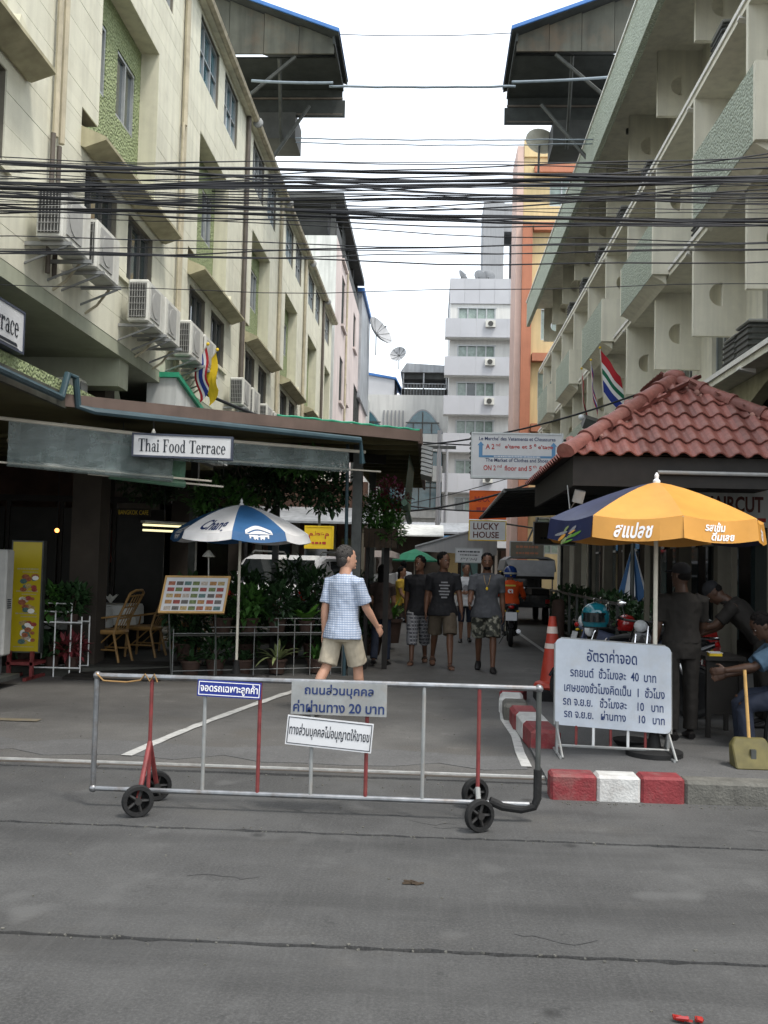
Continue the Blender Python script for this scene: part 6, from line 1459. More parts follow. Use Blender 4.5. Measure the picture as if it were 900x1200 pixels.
cable((-1.2, 30, 3.2), (3.5, 26, 4.2), .25, .03, 'thick cable sagging above the walking men', CM); cable((-1.2, 31, 3.5), (3.4, 30, 3.35), .12, .025, 'black cable level above the walking men', CM); cable((-1, 30, 3.4), (3.5, 28, 4.6), .1, .012, 'thin cable slanting up to the market sign', CM)

# ================================================================ PEOPLE
def ring_at(c, ax, side, rx, ry, n=14):
    ax = ax.normalized(); side = (side-ax*side.dot(ax)).normalized(); fw = ax.cross(side)
    return [c + side*math.cos(2*math.pi*k/n)*rx + fw*math.sin(2*math.pi*k/n)*ry for k in range(n)]
def chain(mb, pts, rad, side=Vector((1, 0, 0)), n=12, caps=True):
    rings = []
    for i, p in enumerate(pts):
        ax = pts[min(i+1, len(pts)-1)]-pts[max(i-1, 0)]; r = rad[i]; rx, ry = r if isinstance(r, tuple) else (r, r); rings.append(ring_at(p, ax, side, rx, ry, n))
    mb.loft(rings); return mb
def interp(a, b, n): return [a.lerp(b, i/n) for i in range(n+1)]
from mathutils import noise as mnoise
def skinned(name, mb, m, parent, voxel, smooth=4, fold=0.):
    me = mb.mesh(name); o = bpy.data.objects.new(name, me); COL.objects.link(o)
    q = o.modifiers.new('r', 'REMESH'); q.mode = 'VOXEL'; q.voxel_size = voxel; q.use_smooth_shade = True
    if smooth: s = o.modifiers.new('s', 'SMOOTH'); s.iterations = smooth; s.factor = .5
    dg = bpy.context.evaluated_depsgraph_get(); me2 = bpy.data.meshes.new_from_object(o.evaluated_get(dg)); me2.name = name
    o.modifiers.clear(); o.data = me2; bpy.data.meshes.remove(me)
    for p in me2.polygons: p.use_smooth = True
    if fold:            # cloth folds: real relief, stretched along the body
        off = Vector((rng.uniform(0, 50), rng.uniform(0, 50), 0)); nv = len(me2.vertices)
        co = [0.]*(nv*3); no = [0.]*(nv*3); me2.vertices.foreach_get('co', co); me2.vertices.foreach_get('normal', no)
        for i in range(0, nv*3, 3):
            x, y, z = co[i], co[i+1], co[i+2]
            d = fold*(mnoise.noise(Vector((x*11, y*11, z*5+x*4))+off) + .6*mnoise.noise(Vector((x*22, y*22, z*16-y*8))+off))
            co[i] = x+no[i]*d; co[i+1] = y+no[i+1]*d; co[i+2] = z+no[i+2]*d
        me2.vertices.foreach_set('co', co); me2.update()
    me2.materials.clear(); me2.materials.append(MATS[m]); o.parent = parent; return o
def person(label, loc, face, h=1.74, pose=None, skin='skin_tan', hair='hair_black', top='cloth_black', bottom='cloth_khaki', sleeve=.75, leg=.62, wide=1.0, tuck=False, skirt=False, shoes='shoe_black', hairlong=False, group=None, cap=None, beard=False, belly=0., loose=1.0, voxel=.0085, leg_loose=1.0, collar=False):
    P_ = dict(lean=0., twist=0., head=(0., 0.), rl=(0., 0.), ll=(0., 0.), ra=(0.05, .12, .15), la=(.05, .12, .15), hip=None); P_.update(pose or {})
    t = thing('person', label, 'person', loc, face, group, local=True)
    k = h/1.74; V = lambda x, y, z: Vector((x, y, z))
    RL = Matrix.Rotation(-P_['lean'], 3, 'X')          # forward lean towards +y
    # legs
    def legp(s, ang, knee):
        hip = V(s*.092*wide, 0, 0); d1 = V(s*.01, math.sin(ang), -math.cos(ang)); kn = hip+d1*.435; d2 = V(0, math.sin(ang-knee), -math.cos(ang-knee)); an = kn+d2*.425; return hip, kn, an, d2
    L = {1: legp(1, *P_['rl']), -1: legp(-1, *P_['ll'])}
    zmin = min(L[1][2].z, L[-1][2].z); pz = P_['hip'] if P_['hip'] is not None else -zmin+.085
    base = V(0, 0, pz)
    def tp(x, y, z): return base + RL @ V(x, y, z)     # torso frame, from the pelvis
    # ---- torso profile: (z, rx, ry, yoff)
    prof = [(-.10, .13, .09, -.005), (-.02, .165*wide, .115, -.01), (.06, .160*wide, .115+belly*.5, 0), (.16, .142*wide, .105+belly, belly*.5), (.26, .152*wide, .108+belly*.5, .0), (.36, .172*wide, .118, .0), (.44, .172*wide, .102, -.01), (.49, .120, .074, -.012), (.525, .070, .062, .0), (.60, .056, .058, .012)]
    body = MB()
    body.loft([[tp(rx*math.cos(2*math.pi*i/16), yo+ry*math.sin(2*math.pi*i/16), z) for i in range(16)] for z, rx, ry, yo in prof])
    # ---- head
    hz, ht = P_['head']; HR = RL @ Matrix.Rotation(hz, 3, 'Z') @ Matrix.Rotation(-ht, 3, 'X'); hc = tp(0, .02, .585); hp = lambda x, y, z: hc + HR @ V(x, y, z)
    hprof = [(-.02, .048, .05, -.01), (.005, .056, .064, .012), (.03, .065, .080, .012), (.06, .072, .088, .008), (.10, .079, .095, .0), (.14, .082, .099, -.004), (.18, .077, .095, -.006), (.212, .058, .072, -.010), (.230, .027, .034, -.012)]
    body.loft([[hp(rx*math.cos(2*math.pi*i/16), yo+ry*math.sin(2*math.pi*i/16), z) for i in range(16)] for z, rx, ry, yo in hprof])
    body.loft([[hp(x*.5, .082, .125), hp(-x*.5, .082, .125), hp(-x*.5, .070, .125), hp(x*.5, .070, .125)] if False else [hp(x, y, z), hp(-x, y, z), hp(-x, .06, z), hp(x, .06, z)] for x, y, z in ((.008, .092, .128), (.011, .104, .095), (.017, .113, .072), (.014, .098, .062))])
    for s in (-1, 1):
        body.sphere(hp(s*.081, -.005, .10), (.010, .020, .032), 8, 6); body.sphere(hp(s*.028, .082, .128), (.022, .012, .010), 8, 6)
    body.sphere(hp(0, .090, .040), (.024, .012, .010), 8, 6); body.sphere(hp(0, .082, .012), (.024, .016, .016), 8, 6)
    # ---- arms and hands
    A = {}
    for s, key in ((1, 'ra'), (-1, 'la')):
        sw, ab, el = P_[key][:3]; inn = P_[key][3] if len(P_[key]) > 3 else 0.
        sh = tp(s*.185*wide, -.01, .445); d1 = V(s*math.sin(ab), math.sin(sw)*math.cos(ab), -math.cos(sw)*math.cos(ab)); eb = sh+d1*.285
        d2 = V(s*(math.sin(ab)*.5-inn), math.sin(sw+el), -math.cos(sw+el)).normalized(); wr = eb+d2*.245; A[s] = (sh, eb, wr, d2)
        chain(body, [tp(s*.10*wide, -.01, .45), sh, sh.lerp(eb, .35), eb, eb.lerp(wr, .3), wr.lerp(eb, .15), wr+d2*.01], [.05, .055, .050, .042, .043, .030, .027])
        # palm, four fingers and a thumb
        nrm = V(s*1., 0, 0); nrm = (nrm-d2*nrm.dot(d2)).normalized(); acr = d2.cross(nrm)
        if acr.y < 0: acr = -acr
        pm = wr+d2*.05; chain(body, [wr-d2*.005, wr+d2*.03, wr+d2*.075, wr+d2*.092], [(.018, .026), (.016, .040), (.014, .042), (.010, .040)], nrm, 10)
        for f in range(4):
            o_ = acr*(.030-.020*f); b_ = wr+d2*.085+o_; ln = (.070, .080, .074, .058)[f]; cur = -nrm
            p1 = b_+d2*ln*.5+cur*ln*.12; p2 = b_+d2*ln*.82+cur*ln*.42; chain(body, [b_, p1, p2], [.0095, .009, .0075], nrm, 8)
        b_ = wr+d2*.025+acr*.034; chain(body, [b_, b_+acr*.026+d2*.03-nrm*.008, b_+acr*.030+d2*.062-nrm*.016], [.012, .0105, .008], nrm, 8)
    # ---- legs and feet in the body
    for s in (1, -1):
        hip, kn, an, d2 = (L[s][0]+base, L[s][1]+base, L[s][2]+base, L[s][3])
        chain(body, [hip+V(0, 0, .06), hip, hip.lerp(kn, .35), hip.lerp(kn, .8), kn, kn.lerp(an, .3)+V(0, -.012, 0), kn.lerp(an, .7), an], [.075, .083, .075, .058, .052, .054, .040, .034])
        toe = V(s*.10, 1, 0).normalized(); down = V(0, 0, -1)
        if L[s][2].z > zmin+.03:      # a trailing foot tips onto its toes
            a_ = min(1.0, (L[s][2].z-zmin)*6); toe = V(s*.06, math.cos(a_), -math.sin(a_)).normalized(); down = V(0, -math.sin(a_), -math.cos(a_))
        L[s] = (hip, kn, an, toe, down)
        sidev = toe.cross(down)
        chain(body, [an-toe*.055+down*.045, an+down*.035, an+toe*.07+down*.052, an+toe*.135+down*.066, an+toe*.17+down*.070], [(.030, .030), (.035, .042), (.042, .028), (.044, .016), (.030, .010)], sidev, 10)
    body.v = [tuple(Vector(q)*k) for q in body.v]
    bo = skinned('body', body, skin, t, voxel*.8, 2)
    sc2 = lambda mb: (setattr(mb, 'v', [tuple(Vector(q)*k) for q in mb.v]), mb)[1]
    # ---- eyes and brows
    for s in (-1, 1):
        obj('eye', sc2(MB().sphere(hp(s*.029, .080, .112), (.012, .010, .006), 8, 6)), 'eye_white', t); obj('brow', sc2(MB().obox(tuple(hp(s*.030, .094, .130)), (.030, .008, .006), (0, 0, hz))), hair, t)
        obj('pupil', sc2(MB().sphere(hp(s*.029, .0885, .112), (.005, .003, .005), 6, 4)), 'hair_black', t)
    # ---- hair
    hm = MB()
    if cap:
        hm.sphere(hp(0, -.012, .165), (.088, .104, .085), 16, 10, HR)
        hm2 = MB().loft([[hp(-.07, .06, .165), hp(.07, .06, .165), hp(.07, .06, .180), hp(-.07, .06, .180)], [hp(-.055, .165, .150), hp(.055, .165, .150), hp(.055, .165, .158), hp(-.055, .165, .158)]]); obj('cap_brim', sc2(hm2), cap, t)
        obj('cap', sc2(hm), cap, t, smooth=True, angle=180)
        hn = MB().sphere(hp(0, -.035, .105), (.078, .075, .06), 14, 8, HR); obj('hair', sc2(hn), hair, t, smooth=True, angle=180)
    elif hair:
        hm.sphere(hp(0, -.020, .152), (.091, .102, .096), 16, 10, HR); hm.sphere(hp(0, -.045, .10), (.084, .066, .085), 14, 8, HR)
        if hairlong: hm.sphere(hp(0, -.062, .0), (.085, .050, .17), 14, 8, HR); hm.sphere(hp(0, -.03, .15), (.095, .100, .10), 14, 8, HR)
        r_ = random.Random(label)
        for _ in range(60):
            a_, e_ = r_.uniform(0, 6.28), r_.uniform(.1, 1.4); hm.sphere(hp(.084*math.cos(a_)*math.cos(e_), -.020+.095*math.sin(a_)*math.cos(e_), .152+.090*math.sin(e_)), .014, 6, 4)
        obj('hair', sc2(hm), hair, t, smooth=True, angle=180)
        if beard: b_ = MB().sphere(hp(0, .055, .022), (.052, .045, .036), 12, 8, HR); obj('beard', sc2(b_), hair, t, smooth=True, angle=180)
    # ---- shirt
    sm = MB(); ex = .016*loose; bot = -.13 if not tuck else .02
    pr = [(bot, (.208 if not tuck else .168)*wide+ex, (.155 if not tuck else .120)+ex+belly*.5, 0)] + [(z, rx+ex*1.1, ry+ex*1.1, yo) for z, rx, ry, yo in prof if max(bot, -.03)+.02 < z < .5] + [(.505, .125, .088, -.012), (.530, .082, .074, 0)]
    if not tuck: pr.insert(1, (-.06, .200*wide+ex, .148+ex+belly*.6, 0))
    rr = random.Random(label+'s')
    sm.loft([[tp(rx*(1+.025*rr.uniform(-1, 1))*math.cos(2*math.pi*i/20), yo+ry*(1+.03*rr.uniform(-1, 1))*math.sin(2*math.pi*i/20), z) for i in range(20)] for z, rx, ry, yo in pr])
    for s in (1, -1):
        sh, eb, wr, d2 = A[s]; pts = [tp(s*.06*wide, -.01, .452), tp(s*.13*wide, -.01, .452), sh+V(0, 0, .006), sh.lerp(eb, .45), sh.lerp(eb, min(1, sleeve))]; rd = [.070, .074, .076, .064*loose, .066*loose]
        if sleeve > 1: pts += [eb.lerp(wr, .5), eb.lerp(wr, .92)]; rd = [.070, .074, .076, .064, .058, .050, .042]
        chain(sm, pts, rd)
    so_ = skinned('shirt', sc2(sm), top, t, voxel, 3, .009)
    if collar: obj('collar', sc2(MB().loft([ring_at(tp(0, .004+.012*q, .518+.030*q), RL @ V(0, -.35, 1), V(1, 0, 0), .076-.010*q, .074-.008*q, 18) for q in (0, 1, 1.25, .3)])), top, t, smooth=True)
    # ---- trousers, shorts or skirt
    bmx = MB(); g0 = .012
    bmx.loft([[tp((rx+g0)*math.cos(2*math.pi*i/18), yo+(ry+g0)*math.sin(2*math.pi*i/18), z) for i in range(18)] for z, rx, ry, yo in ([(-.14, .150*wide, .11, 0), (-.03, .168*wide, .118, -.008), (.05, .160*wide, .115, 0), (.10, .150*wide, .108, 0)] if tuck else [(-.16, .150*wide, .105, 0), (-.09, .160*wide, .108, -.004), (-.02, .140*wide, .09, -.004)])])
    for s in (1, -1):
        hip, kn, an = L[s][:3]; top_ = hip+V(0, 0, .04 if tuck else -.04); f = leg_loose; tr_ = (.096, .108) if tuck else (.088, .098)
        if leg <= 1: pts = [top_, hip.lerp(kn, .3), hip.lerp(kn, min(1., leg*1.0))]; rd = [tr_, (.092*f, .098*f), (.092*f, .096*f)]
        else:
            e = leg-1; pts = [top_, hip.lerp(kn, .35), hip.lerp(kn, .9), kn.lerp(an, .12), kn.lerp(an, e*.6), kn.lerp(an, e)]; rd = [tr_, (.090*f, .096*f), (.076*f, .082*f), (.072*f, .078*f), (.070*f, .074*f), (.068*f, .074*f)]
        chain(bmx, pts, rd, n=16)
    if skirt: bmx.loft([[base+V(rx*math.cos(2*math.pi*i/18), ry*math.sin(2*math.pi*i/18), z) for i in range(18)] for z, rx, ry in ((.05, .165, .12), (-.15, .20, .17), (-.42, .23, .24))])
    skinned('skirt' if skirt else ('shorts' if leg < 1.6 else 'trousers'), sc2(bmx), bottom, t, voxel, 3, .008)
    # ---- shoes
    for s in (1, -1):
        hip, kn, an, toe, down = L[s]; sidev = toe.cross(down); m_ = MB()
        if shoes == 'sandal':
            chain(m_, [an-toe*.065+down*.078, an+toe*.05+down*.080, an+toe*.15+down*.080, an+toe*.19+down*.078], [(.036, .008), (.042, .008), (.048, .008), (.030, .006)], sidev, 12); chain(m_, [an+toe*.06+down*.045, an+toe*.10+down*.052], [(.050, .034), (.052, .026)], sidev, 12)
        else: chain(m_, [an-toe*.075+down*.050, an-toe*.02+down*.030, an+toe*.06+down*.045, an+toe*.13+down*.060, an+toe*.19+down*.068], [(.034, .034), (.042, .050), (.048, .040), (.050, .026), (.034, .016)], sidev, 12)
        obj('sandal' if shoes == 'sandal' else 'shoe', sc2(m_), shoes, t, smooth=True, angle=60)
    return t, dict(tp=lambda x, y, z: tp(x, y, z)*k, A=A, k=k, hp=lambda x, y, z: hp(x, y, z)*k, L=L)
PI = math.pi
G_W = 'people in the alley'
person('man in blue checked short sleeve shirt and beige shorts walking away', (-.92, 10.42, 0), -.62, 1.79, dict(rl=(.34, .10), ll=(-.30, .30), ra=(.42, .12, .30), la=(-.22, .07, .25), head=(-.55, -.05), lean=.03), 'skin_light', 'hair_brown', 'shirt_check', 'cloth_beige', .80, .95, .96, shoes='shoe_white', group=G_W, belly=.02, loose=1.12, leg_loose=1.1, collar=True)
t, D = person('man in black shirt and long grey plaid shorts walking with his friend', (-.18, 15.95, 0), PI-.05, 1.74, dict(rl=(.30, .12), ll=(-.24, .30), ra=(-.20, .10, .15), la=(.25, .08, .25), head=(-.55, .02)), 'skin_brown', 'hair_black', 'cloth_black', 'shorts_plaid', .7, 1.45, .95, shoes='sandal', group=G_W, leg_loose=1.25)
t, D = person('man in black printed tee and khaki shorts striding toward the camera', (.20, 15.45, 0), PI+.10, 1.80, dict(rl=(-.30, .35), ll=(.28, .08), ra=(-.12, .15, .15), la=(.18, .18, .2), head=(.60, .0)), 'skin_brown', 'hair_black', 'cloth_black', 'cloth_khaki', .72, .98, 1.05, shoes='sandal', group=G_W, leg_loose=1.2)
pm = MB()
for j in range(6): w = [.10, .16, .12, .17, .14, .09][j]; z = .36-.045*j; pm.quad(D['tp'](-w/2, .146, z), D['tp'](w/2, .146, z), D['tp'](w/2, .146, z+.022), D['tp'](-w/2, .146, z+.022))
obj('shirt_print', pm, 'print_grey', t)
t, D = person('bearded man in grey tee and camouflage shorts walking toward the camera', (.86, 15.12, 0), PI-.04, 1.79, dict(rl=(-.22, .30), ll=(.24, .06), ra=(.38, .12, .75), la=(-.15, .12, .2), head=(.0, -.02)), 'skin_brown', 'hair_black', 'cloth_charcoal', 'shorts_camo', .72, .98, 1.08, shoes='shoe_black', group=G_W, beard=True, leg_loose=1.25)
obj('pendant', MB().sphere(D['tp'](0, .150, .30), (.018*D['k'], .006, .026), 8, 6), 'sign_yellow', t); obj('cord', MB().tube([D['tp'](-.05, .10, .50), D['tp'](-.03, .142, .40), D['tp'](0, .15, .32), D['tp'](.03, .142, .40), D['tp'](.05, .10, .50)], .003, 5), 'wood_handle', t)
t, D = person('man in white printed tee and dark shorts behind the walking men', (.74, 20.7, 0), PI, 1.62, dict(rl=(.08, .1), ll=(-.1, .15), ra=(.35, .1, 1.2, .7), la=(.35, .1, 1.25, .7), head=(.3, .05)), 'skin_tan', 'hair_brown', 'cloth_tee_white', 'cloth_jeans', .7, 1.1, 1.0, shoes='shoe_black', group=G_W)
obj('shirt_print', MB().add([D['tp'](.07*math.cos(a), .150, .28+.07*math.sin(a)) for a in [2*PI*i/10 for i in range(10)]], [tuple(range(10))]), 'print_grey', t)
person('woman with long dark hair in brown top and jeans walking away', (-.76, 15.55, 0), -.15, 1.56, dict(rl=(.12, .1), ll=(-.15, .2), ra=(.3, .1, .8, .4), la=(.2, .12, .7, .4)), 'skin_tan', 'hair_black', 'cloth_brown', 'cloth_jeans', .55, 1.95, .9, shoes='shoe_black', group=G_W, hairlong=True)
person('woman in yellow top and dark skirt stepping out behind the shrub', (-.66, 22.1, 0), -PI/2-.3, 1.58, dict(rl=(.45, .1), ll=(-.42, .35), ra=(.3, .1, .4), la=(-.3, .1, .3)), 'skin_tan', 'hair_black', 'cloth_yellow', 'cloth_brown', .55, .6, .92, shoes='sandal', group=G_W, hairlong=True, skirt=True)
person('distant person in white top behind the yellow topped woman', (-.75, 27.0, 0), .4, 1.66, None, 'skin_tan', 'hair_black', 'cloth_tee_white', 'cloth_jeans', .7, 1.95, 1., group=G_W, voxel=.013)
G_O = 'people at the parking kiosk'
person('uniformed guard in dark cap standing with his back to the street', (2.37, 9.42, .03), .12, 1.62, dict(ra=(.30, .16, .7, .2), la=(.05, .14, .3), head=(.5, .05), rl=(.05, .05), ll=(-.05, .05)), 'skin_shaded', 'hair_black', 'cloth_uniform', 'cloth_uniform', .75, 1.97, 1.12, True, shoes='shoe_black', group=G_O, cap='cloth_black', collar=True)
person('uniformed guard bending forward over the table at the kiosk', (3.42, 10.3, .03), 1.25, 1.66, dict(lean=.75, ra=(.6, .1, .5), la=(.75, .1, .5, .2), head=(.1, .25), rl=(.05, .1), ll=(-.05, .1)), 'skin_shaded', 'hair_black', 'cloth_uniform', 'cloth_uniform', .75, 1.97, 1.1, True, shoes='shoe_black', group=G_O, cap='cloth_black', collar=True)
person('seated person in light blue shirt reaching out at the right edge', (3.24, 9.05, .03), 1.42, 1.66, dict(hip=.50, lean=.30, rl=(1.45, 1.5), ll=(1.35, 1.45), ra=(.7, .1, .6, .1), la=(1.0, .15, .4, .1), head=(.2, .3)), 'skin_shaded', 'hair_black', 'cloth_blue', 'cloth_jeans', .85, 1.95, 1.05, shoes='shoe_black', group=G_O, loose=1.4)
t = thing('stool', 'low dark plastic stool under the seated person', 'stool', (3.16, 9.05, .03))
obj('seat', MB().lathe([(.02, .40), (.17, .40), (.18, .42), (.02, .43)], (3.18, 9.05, .0), 14), 'rubber', t)
for a in range(4): obj('leg', MB().tube([(3.18+.13*math.cos(a*PI/2+.8), 9.05+.13*math.sin(a*PI/2+.8), .40), (3.18+.17*math.cos(a*PI/2+.8), 9.05+.17*math.sin(a*PI/2+.8), .03)], .016, 6), 'rubber', t)
t = thing('kiosk_table', 'small dark table between the guards', 'table', (2.85, 9.75, .03))
obj('top', MB().box(2.62, 3.0, 9.5, 10.05, .76, .80), 'dark_wood', t)
for x in (2.66, 2.96):
    for y in (9.55, 10.0): obj('leg', MB().box(x-.02, x+.02, y-.02, y+.02, .03, .76), 'dark_wood', t)
obj('modesty_panel', MB().box(2.64, 2.98, 9.56, 9.58, .25, .76), 'dark_wood', t)
t = thing('ticket_pad', 'yellow ticket pad lying on the kiosk table', 'notepad', (2.72, 9.58, .80)); obj('pages', MB().box(2.66, 2.78, 9.52, 9.60, .801, .83), 'sign_yellow', t); obj('cover', MB().obox((2.72, 9.56, .834), (.13, .09, .004), (.1, 0, .1)), 'sign_white', t)

# ================================================================ MOTORCYCLES, RIDER, TUK-TUK, SUV
def motorbike(col, nm='motorcycle'):
    t = thing(nm, 'x', 'motorcycle', local=True, group='motorcycles')          # length along +y (front), wheels at y = -.62 / .62
    for y in (-.62, .62):
        w = obj('wheel', MB().lathe([(.20, -.025), (.235, -.045), (.27, -.03), (.28, 0), (.27, .03), (.235, .045), (.20, .025), (.20, -.025)], (0, y, .28), 24, 'x'), 'rubber', t, smooth=True)
        rm_ = MB().lathe([(.19, -.02), (.205, -.02), (.205, .02), (.19, .02), (.19, -.02)], (0, y, .28), 24, 'x').lathe([(.05, -.05), (.05, .05)], (0, y, .28), 12, 'x')
        for k in range(10): a = k*PI/5; rm_.tube([(0, y, .28), (0, y+.2*math.cos(a), .28+.2*math.sin(a))], .006, 5)
        obj('rim', rm_, 'chrome', w)
        fd = MB(); n = 9; R1 = .30
        rings = []
        for i in range(n): a = R(20+140*i/(n-1)); rings.append([(x, y+(R1+dz)*math.cos(a), .28+(R1+dz)*math.sin(a)) for x, dz in ((-.06, -.02), (-.04, .01), (.04, .01), (.06, -.02), (.04, -.005), (-.04, -.005))])
        fd.loft(rings); obj('fender', fd, col, t, smooth=True)
    bd = MB(); prof = [(.42, .50, .09, .10), (.30, .46, .11, .12), (.05, .44, .10, .12), (-.20, .52, .12, .13), (-.45, .62, .11, .10), (-.72, .74, .07, .06), (-.85, .80, .03, .03)]
    bd.loft([[(rx*math.cos(2*PI*i/12), y, z+rz*math.sin(2*PI*i/12)) for i in range(12)] for y, z, rx, rz in prof]); obj('body', bd, col, t, smooth=True, angle=60)
    sh_ = MB().loft([[(rx*math.cos(2*PI*i/12), y, z+rz*math.sin(2*PI*i/12)) for i in range(12)] for y, z, rx, rz in [(.40, .42, .13, .10), (.46, .62, .17, .14), (.42, .80, .13, .10), (.38, .92, .08, .05)]]); obj('front_shield', sh_, col, t, smooth=True, angle=60)
    obj('seat', MB().loft([[(rx*math.cos(2*PI*i/12), y, z+rz*math.sin(2*PI*i/12)) for i in range(12)] for y, z, rx, rz in [(.12, .68, .07, .03), (-.05, .71, .12, .05), (-.35, .74, .13, .05), (-.65, .80, .11, .05), (-.74, .81, .05, .03)]]), 'seat_black', t, smooth=True, angle=60)
    obj('engine', MB().box(-.11, .11, -.08, .24, .20, .42).lathe([(.10, -.14), (.10, .14)], (0, .02, .30), 12, 'x'), 'steel_dark', t, bevel=.02)
    for s in (-.07, .07): obj('fork', MB().tube([(s, .62, .28), (s, .40, .90)], .018, 8), 'chrome', t, smooth=True)
    obj('handlebar', MB().tube([(-.33, .24, .98), (-.22, .32, .96), (0, .38, .94), (.22, .32, .96), (.33, .24, .98)], .014, 8), 'steel_dark', t, smooth=True)
    for s in (-1, 1):
        obj('grip', MB().tube([(s*.33, .24, .98), (s*.25, .30, .965)], .019, 8), 'rubber', t); m_ = obj('mirror', MB().sphere((s*.28, .28, 1.16), (.065, .02, .045), 12, 8), 'chrome', t, smooth=True); obj('stalk', MB().tube([(s*.22, .32, .97), (s*.28, .29, 1.14)], .006, 5), 'steel_dark', m_)
        obj('indicator', MB().sphere((s*.13, -.80, .72), (.03, .03, .02), 8, 6), 'sign_yellow', t); obj('shock', MB().tube([(s*.10, -.60, .30), (s*.10, -.45, .62)], .022, 8), 'chrome', t)
    obj('headlight', MB().sphere((0, .47, .90), (.085, .06, .075), 14, 8), 'light_clear', t, smooth=True); obj('tail_light', MB().sphere((0, -.86, .80), (.06, .03, .035), 12, 8), 'light_red', t, smooth=True)
    obj('exhaust', MB().tube([(.12, .1, .24), (.15, -.25, .22), (.15, -.75, .32)], [.02, .035, .045], 10), 'chrome', t, smooth=True)
    pl = obj('number_plate', MB().obox((0, -.90, .62), (.22, .01, .17), (-.25, 0, 0)), 'sign_white', t)
    obj('rack', MB().tube([(-.08, -.6, .86), (-.08, -.88, .86), (.08, -.88, .86), (.08, -.6, .86)], .010, 6), 'chrome', t); obj('stand', MB().tube([(-.1, .0, .22), (-.22, -.05, .01)], .012, 6), 'steel_dark', t)
    return t
MOT = motorbike('moto_black'); MO2 = motorbike('moto_blue'); MO3 = motorbike('moto_red')
u1, u2, u3 = [], [], []
GM = 'motorcycles parked behind the rate board'
place(MOT, u1, (2.22, 10.85, .03), R(78), 'black motorcycle nearest the traffic cone, carrying a teal helmet', GM)
place(MO2, u2, (2.42, 12.7, .03), R(72), 'dark blue motorcycle behind the teal helmet', GM)
place(MOT, u1, (2.72, 12.35, .03), R(155), 'black motorcycle parked at a slant beside the parasol pole', GM)
place(MO3, u3, (3.3, 12.2, .03), R(-25), 'dark red motorcycle parked behind the guards', GM)
place(MOT, u1, (4.0, 10.2, .03), R(20), 'black motorcycle at the right edge behind the seated person', GM)
place(MO2, u2, (2.95, 14.4, .0), R(-80), 'dark blue motorcycle parked in front of the hedge', GM)
def helmet(label, loc, m, s=1.0, rz=0):
    t = thing('helmet', label, 'helmet', loc, rz, 'helmets on the motorcycles', local=True)
    obj('shell', MB().lathe([(.115*s, -.10*s), (.135*s, -.05*s), (.14*s, .02*s), (.125*s, .08*s), (.085*s, .125*s), (.03*s, .145*s), (.005, .147*s)], (0, 0, .10*s), 20), m, t, smooth=True)
    obj('visor', MB().loft([[(.128*s*math.cos(a)*k_, .150*s*math.sin(a)*k_, z) for a in [R(30+12*i) for i in range(11)] for k_ in (1,)] for z, k0 in ((.06*s, 1), (.15*s, 1))], caps=False), 'car_glass', t, solid=.006); obj('rim_band', MB().lathe([(.118*s, 0), (.128*s, 0), (.128*s, .015), (.118*s, .015)], (0, 0, 0), 18), 'rubber', t)
helmet('teal helmet resting on the nearest motorcycle', (1.78, 10.70, .97), 'helmet_teal', 1.1, 2.8); helmet('red helmet hung on a motorcycle beside the parasol pole', (2.55, 12.95, .80), 'helmet_red', .9, 1.0)
# rider
t, D = person('motorcycle taxi rider in orange vest and blue helmet seen from behind', (1.66, 20.6, .0), -.05, 1.68, dict(hip=.84, lean=.08, rl=(1.05, 1.5), ll=(1.05, 1.5), ra=(.55, .30, .7), la=(.55, .30, .7)), 'skin_tan', 'hair_black', 'vest_orange', 'cloth_jeans', 1.4, 1.95, 1.1, True, shoes='shoe_black', group=G_W, loose=1.7)
Mv = lambda x, z: D['tp'](x, -.160, z)
obj('reflective_band', MB().quad(Mv(-.11, .39), Mv(.11, .39), Mv(.11, .425), Mv(-.11, .425)), 'vest_yellow', t)
vs, fs = norm_text('๓', .03); obj('vest_number', MB().add([D['tp']((x-.5)*.11, -.162, .24+y*.09) for x, y in vs], fs), 'ink_white', t)
hl = thing('helmet', 'blue and white helmet worn by the rider in the orange vest', 'helmet', D['hp'](0, 0, 0), 0, 'helmets on the motorcycles', local=True)
hpw = Matrix.Translation((1.66, 20.6, 0)) @ Matrix.Rotation(-.05, 4, 'Z') @ D['hp'](0, -.005, .115); hl.location = hpw
obj('shell', MB().lathe([(.115, -.10), (.135, -.03), (.138, .03), (.118, .09), (.07, .13), (.005, .145)], (0, 0, 0), 20), 'helmet_blue', hl, smooth=True); obj('stripe', MB().lathe([(.139, -.035), (.142, -.03), (.142, -.005), (.139, .0)], (0, 0, 0), 20), 'ac_white', hl, smooth=True); obj('badge', MB().sphere((0, -.137, -.06), (.02, .006, .015), 8, 6), 'sign_yellow', hl)
mb_ = place(MOT, u1, (1.66, 20.55, 0), R(-3), 'scooter ridden by the man in the orange vest', 'motorcycles')
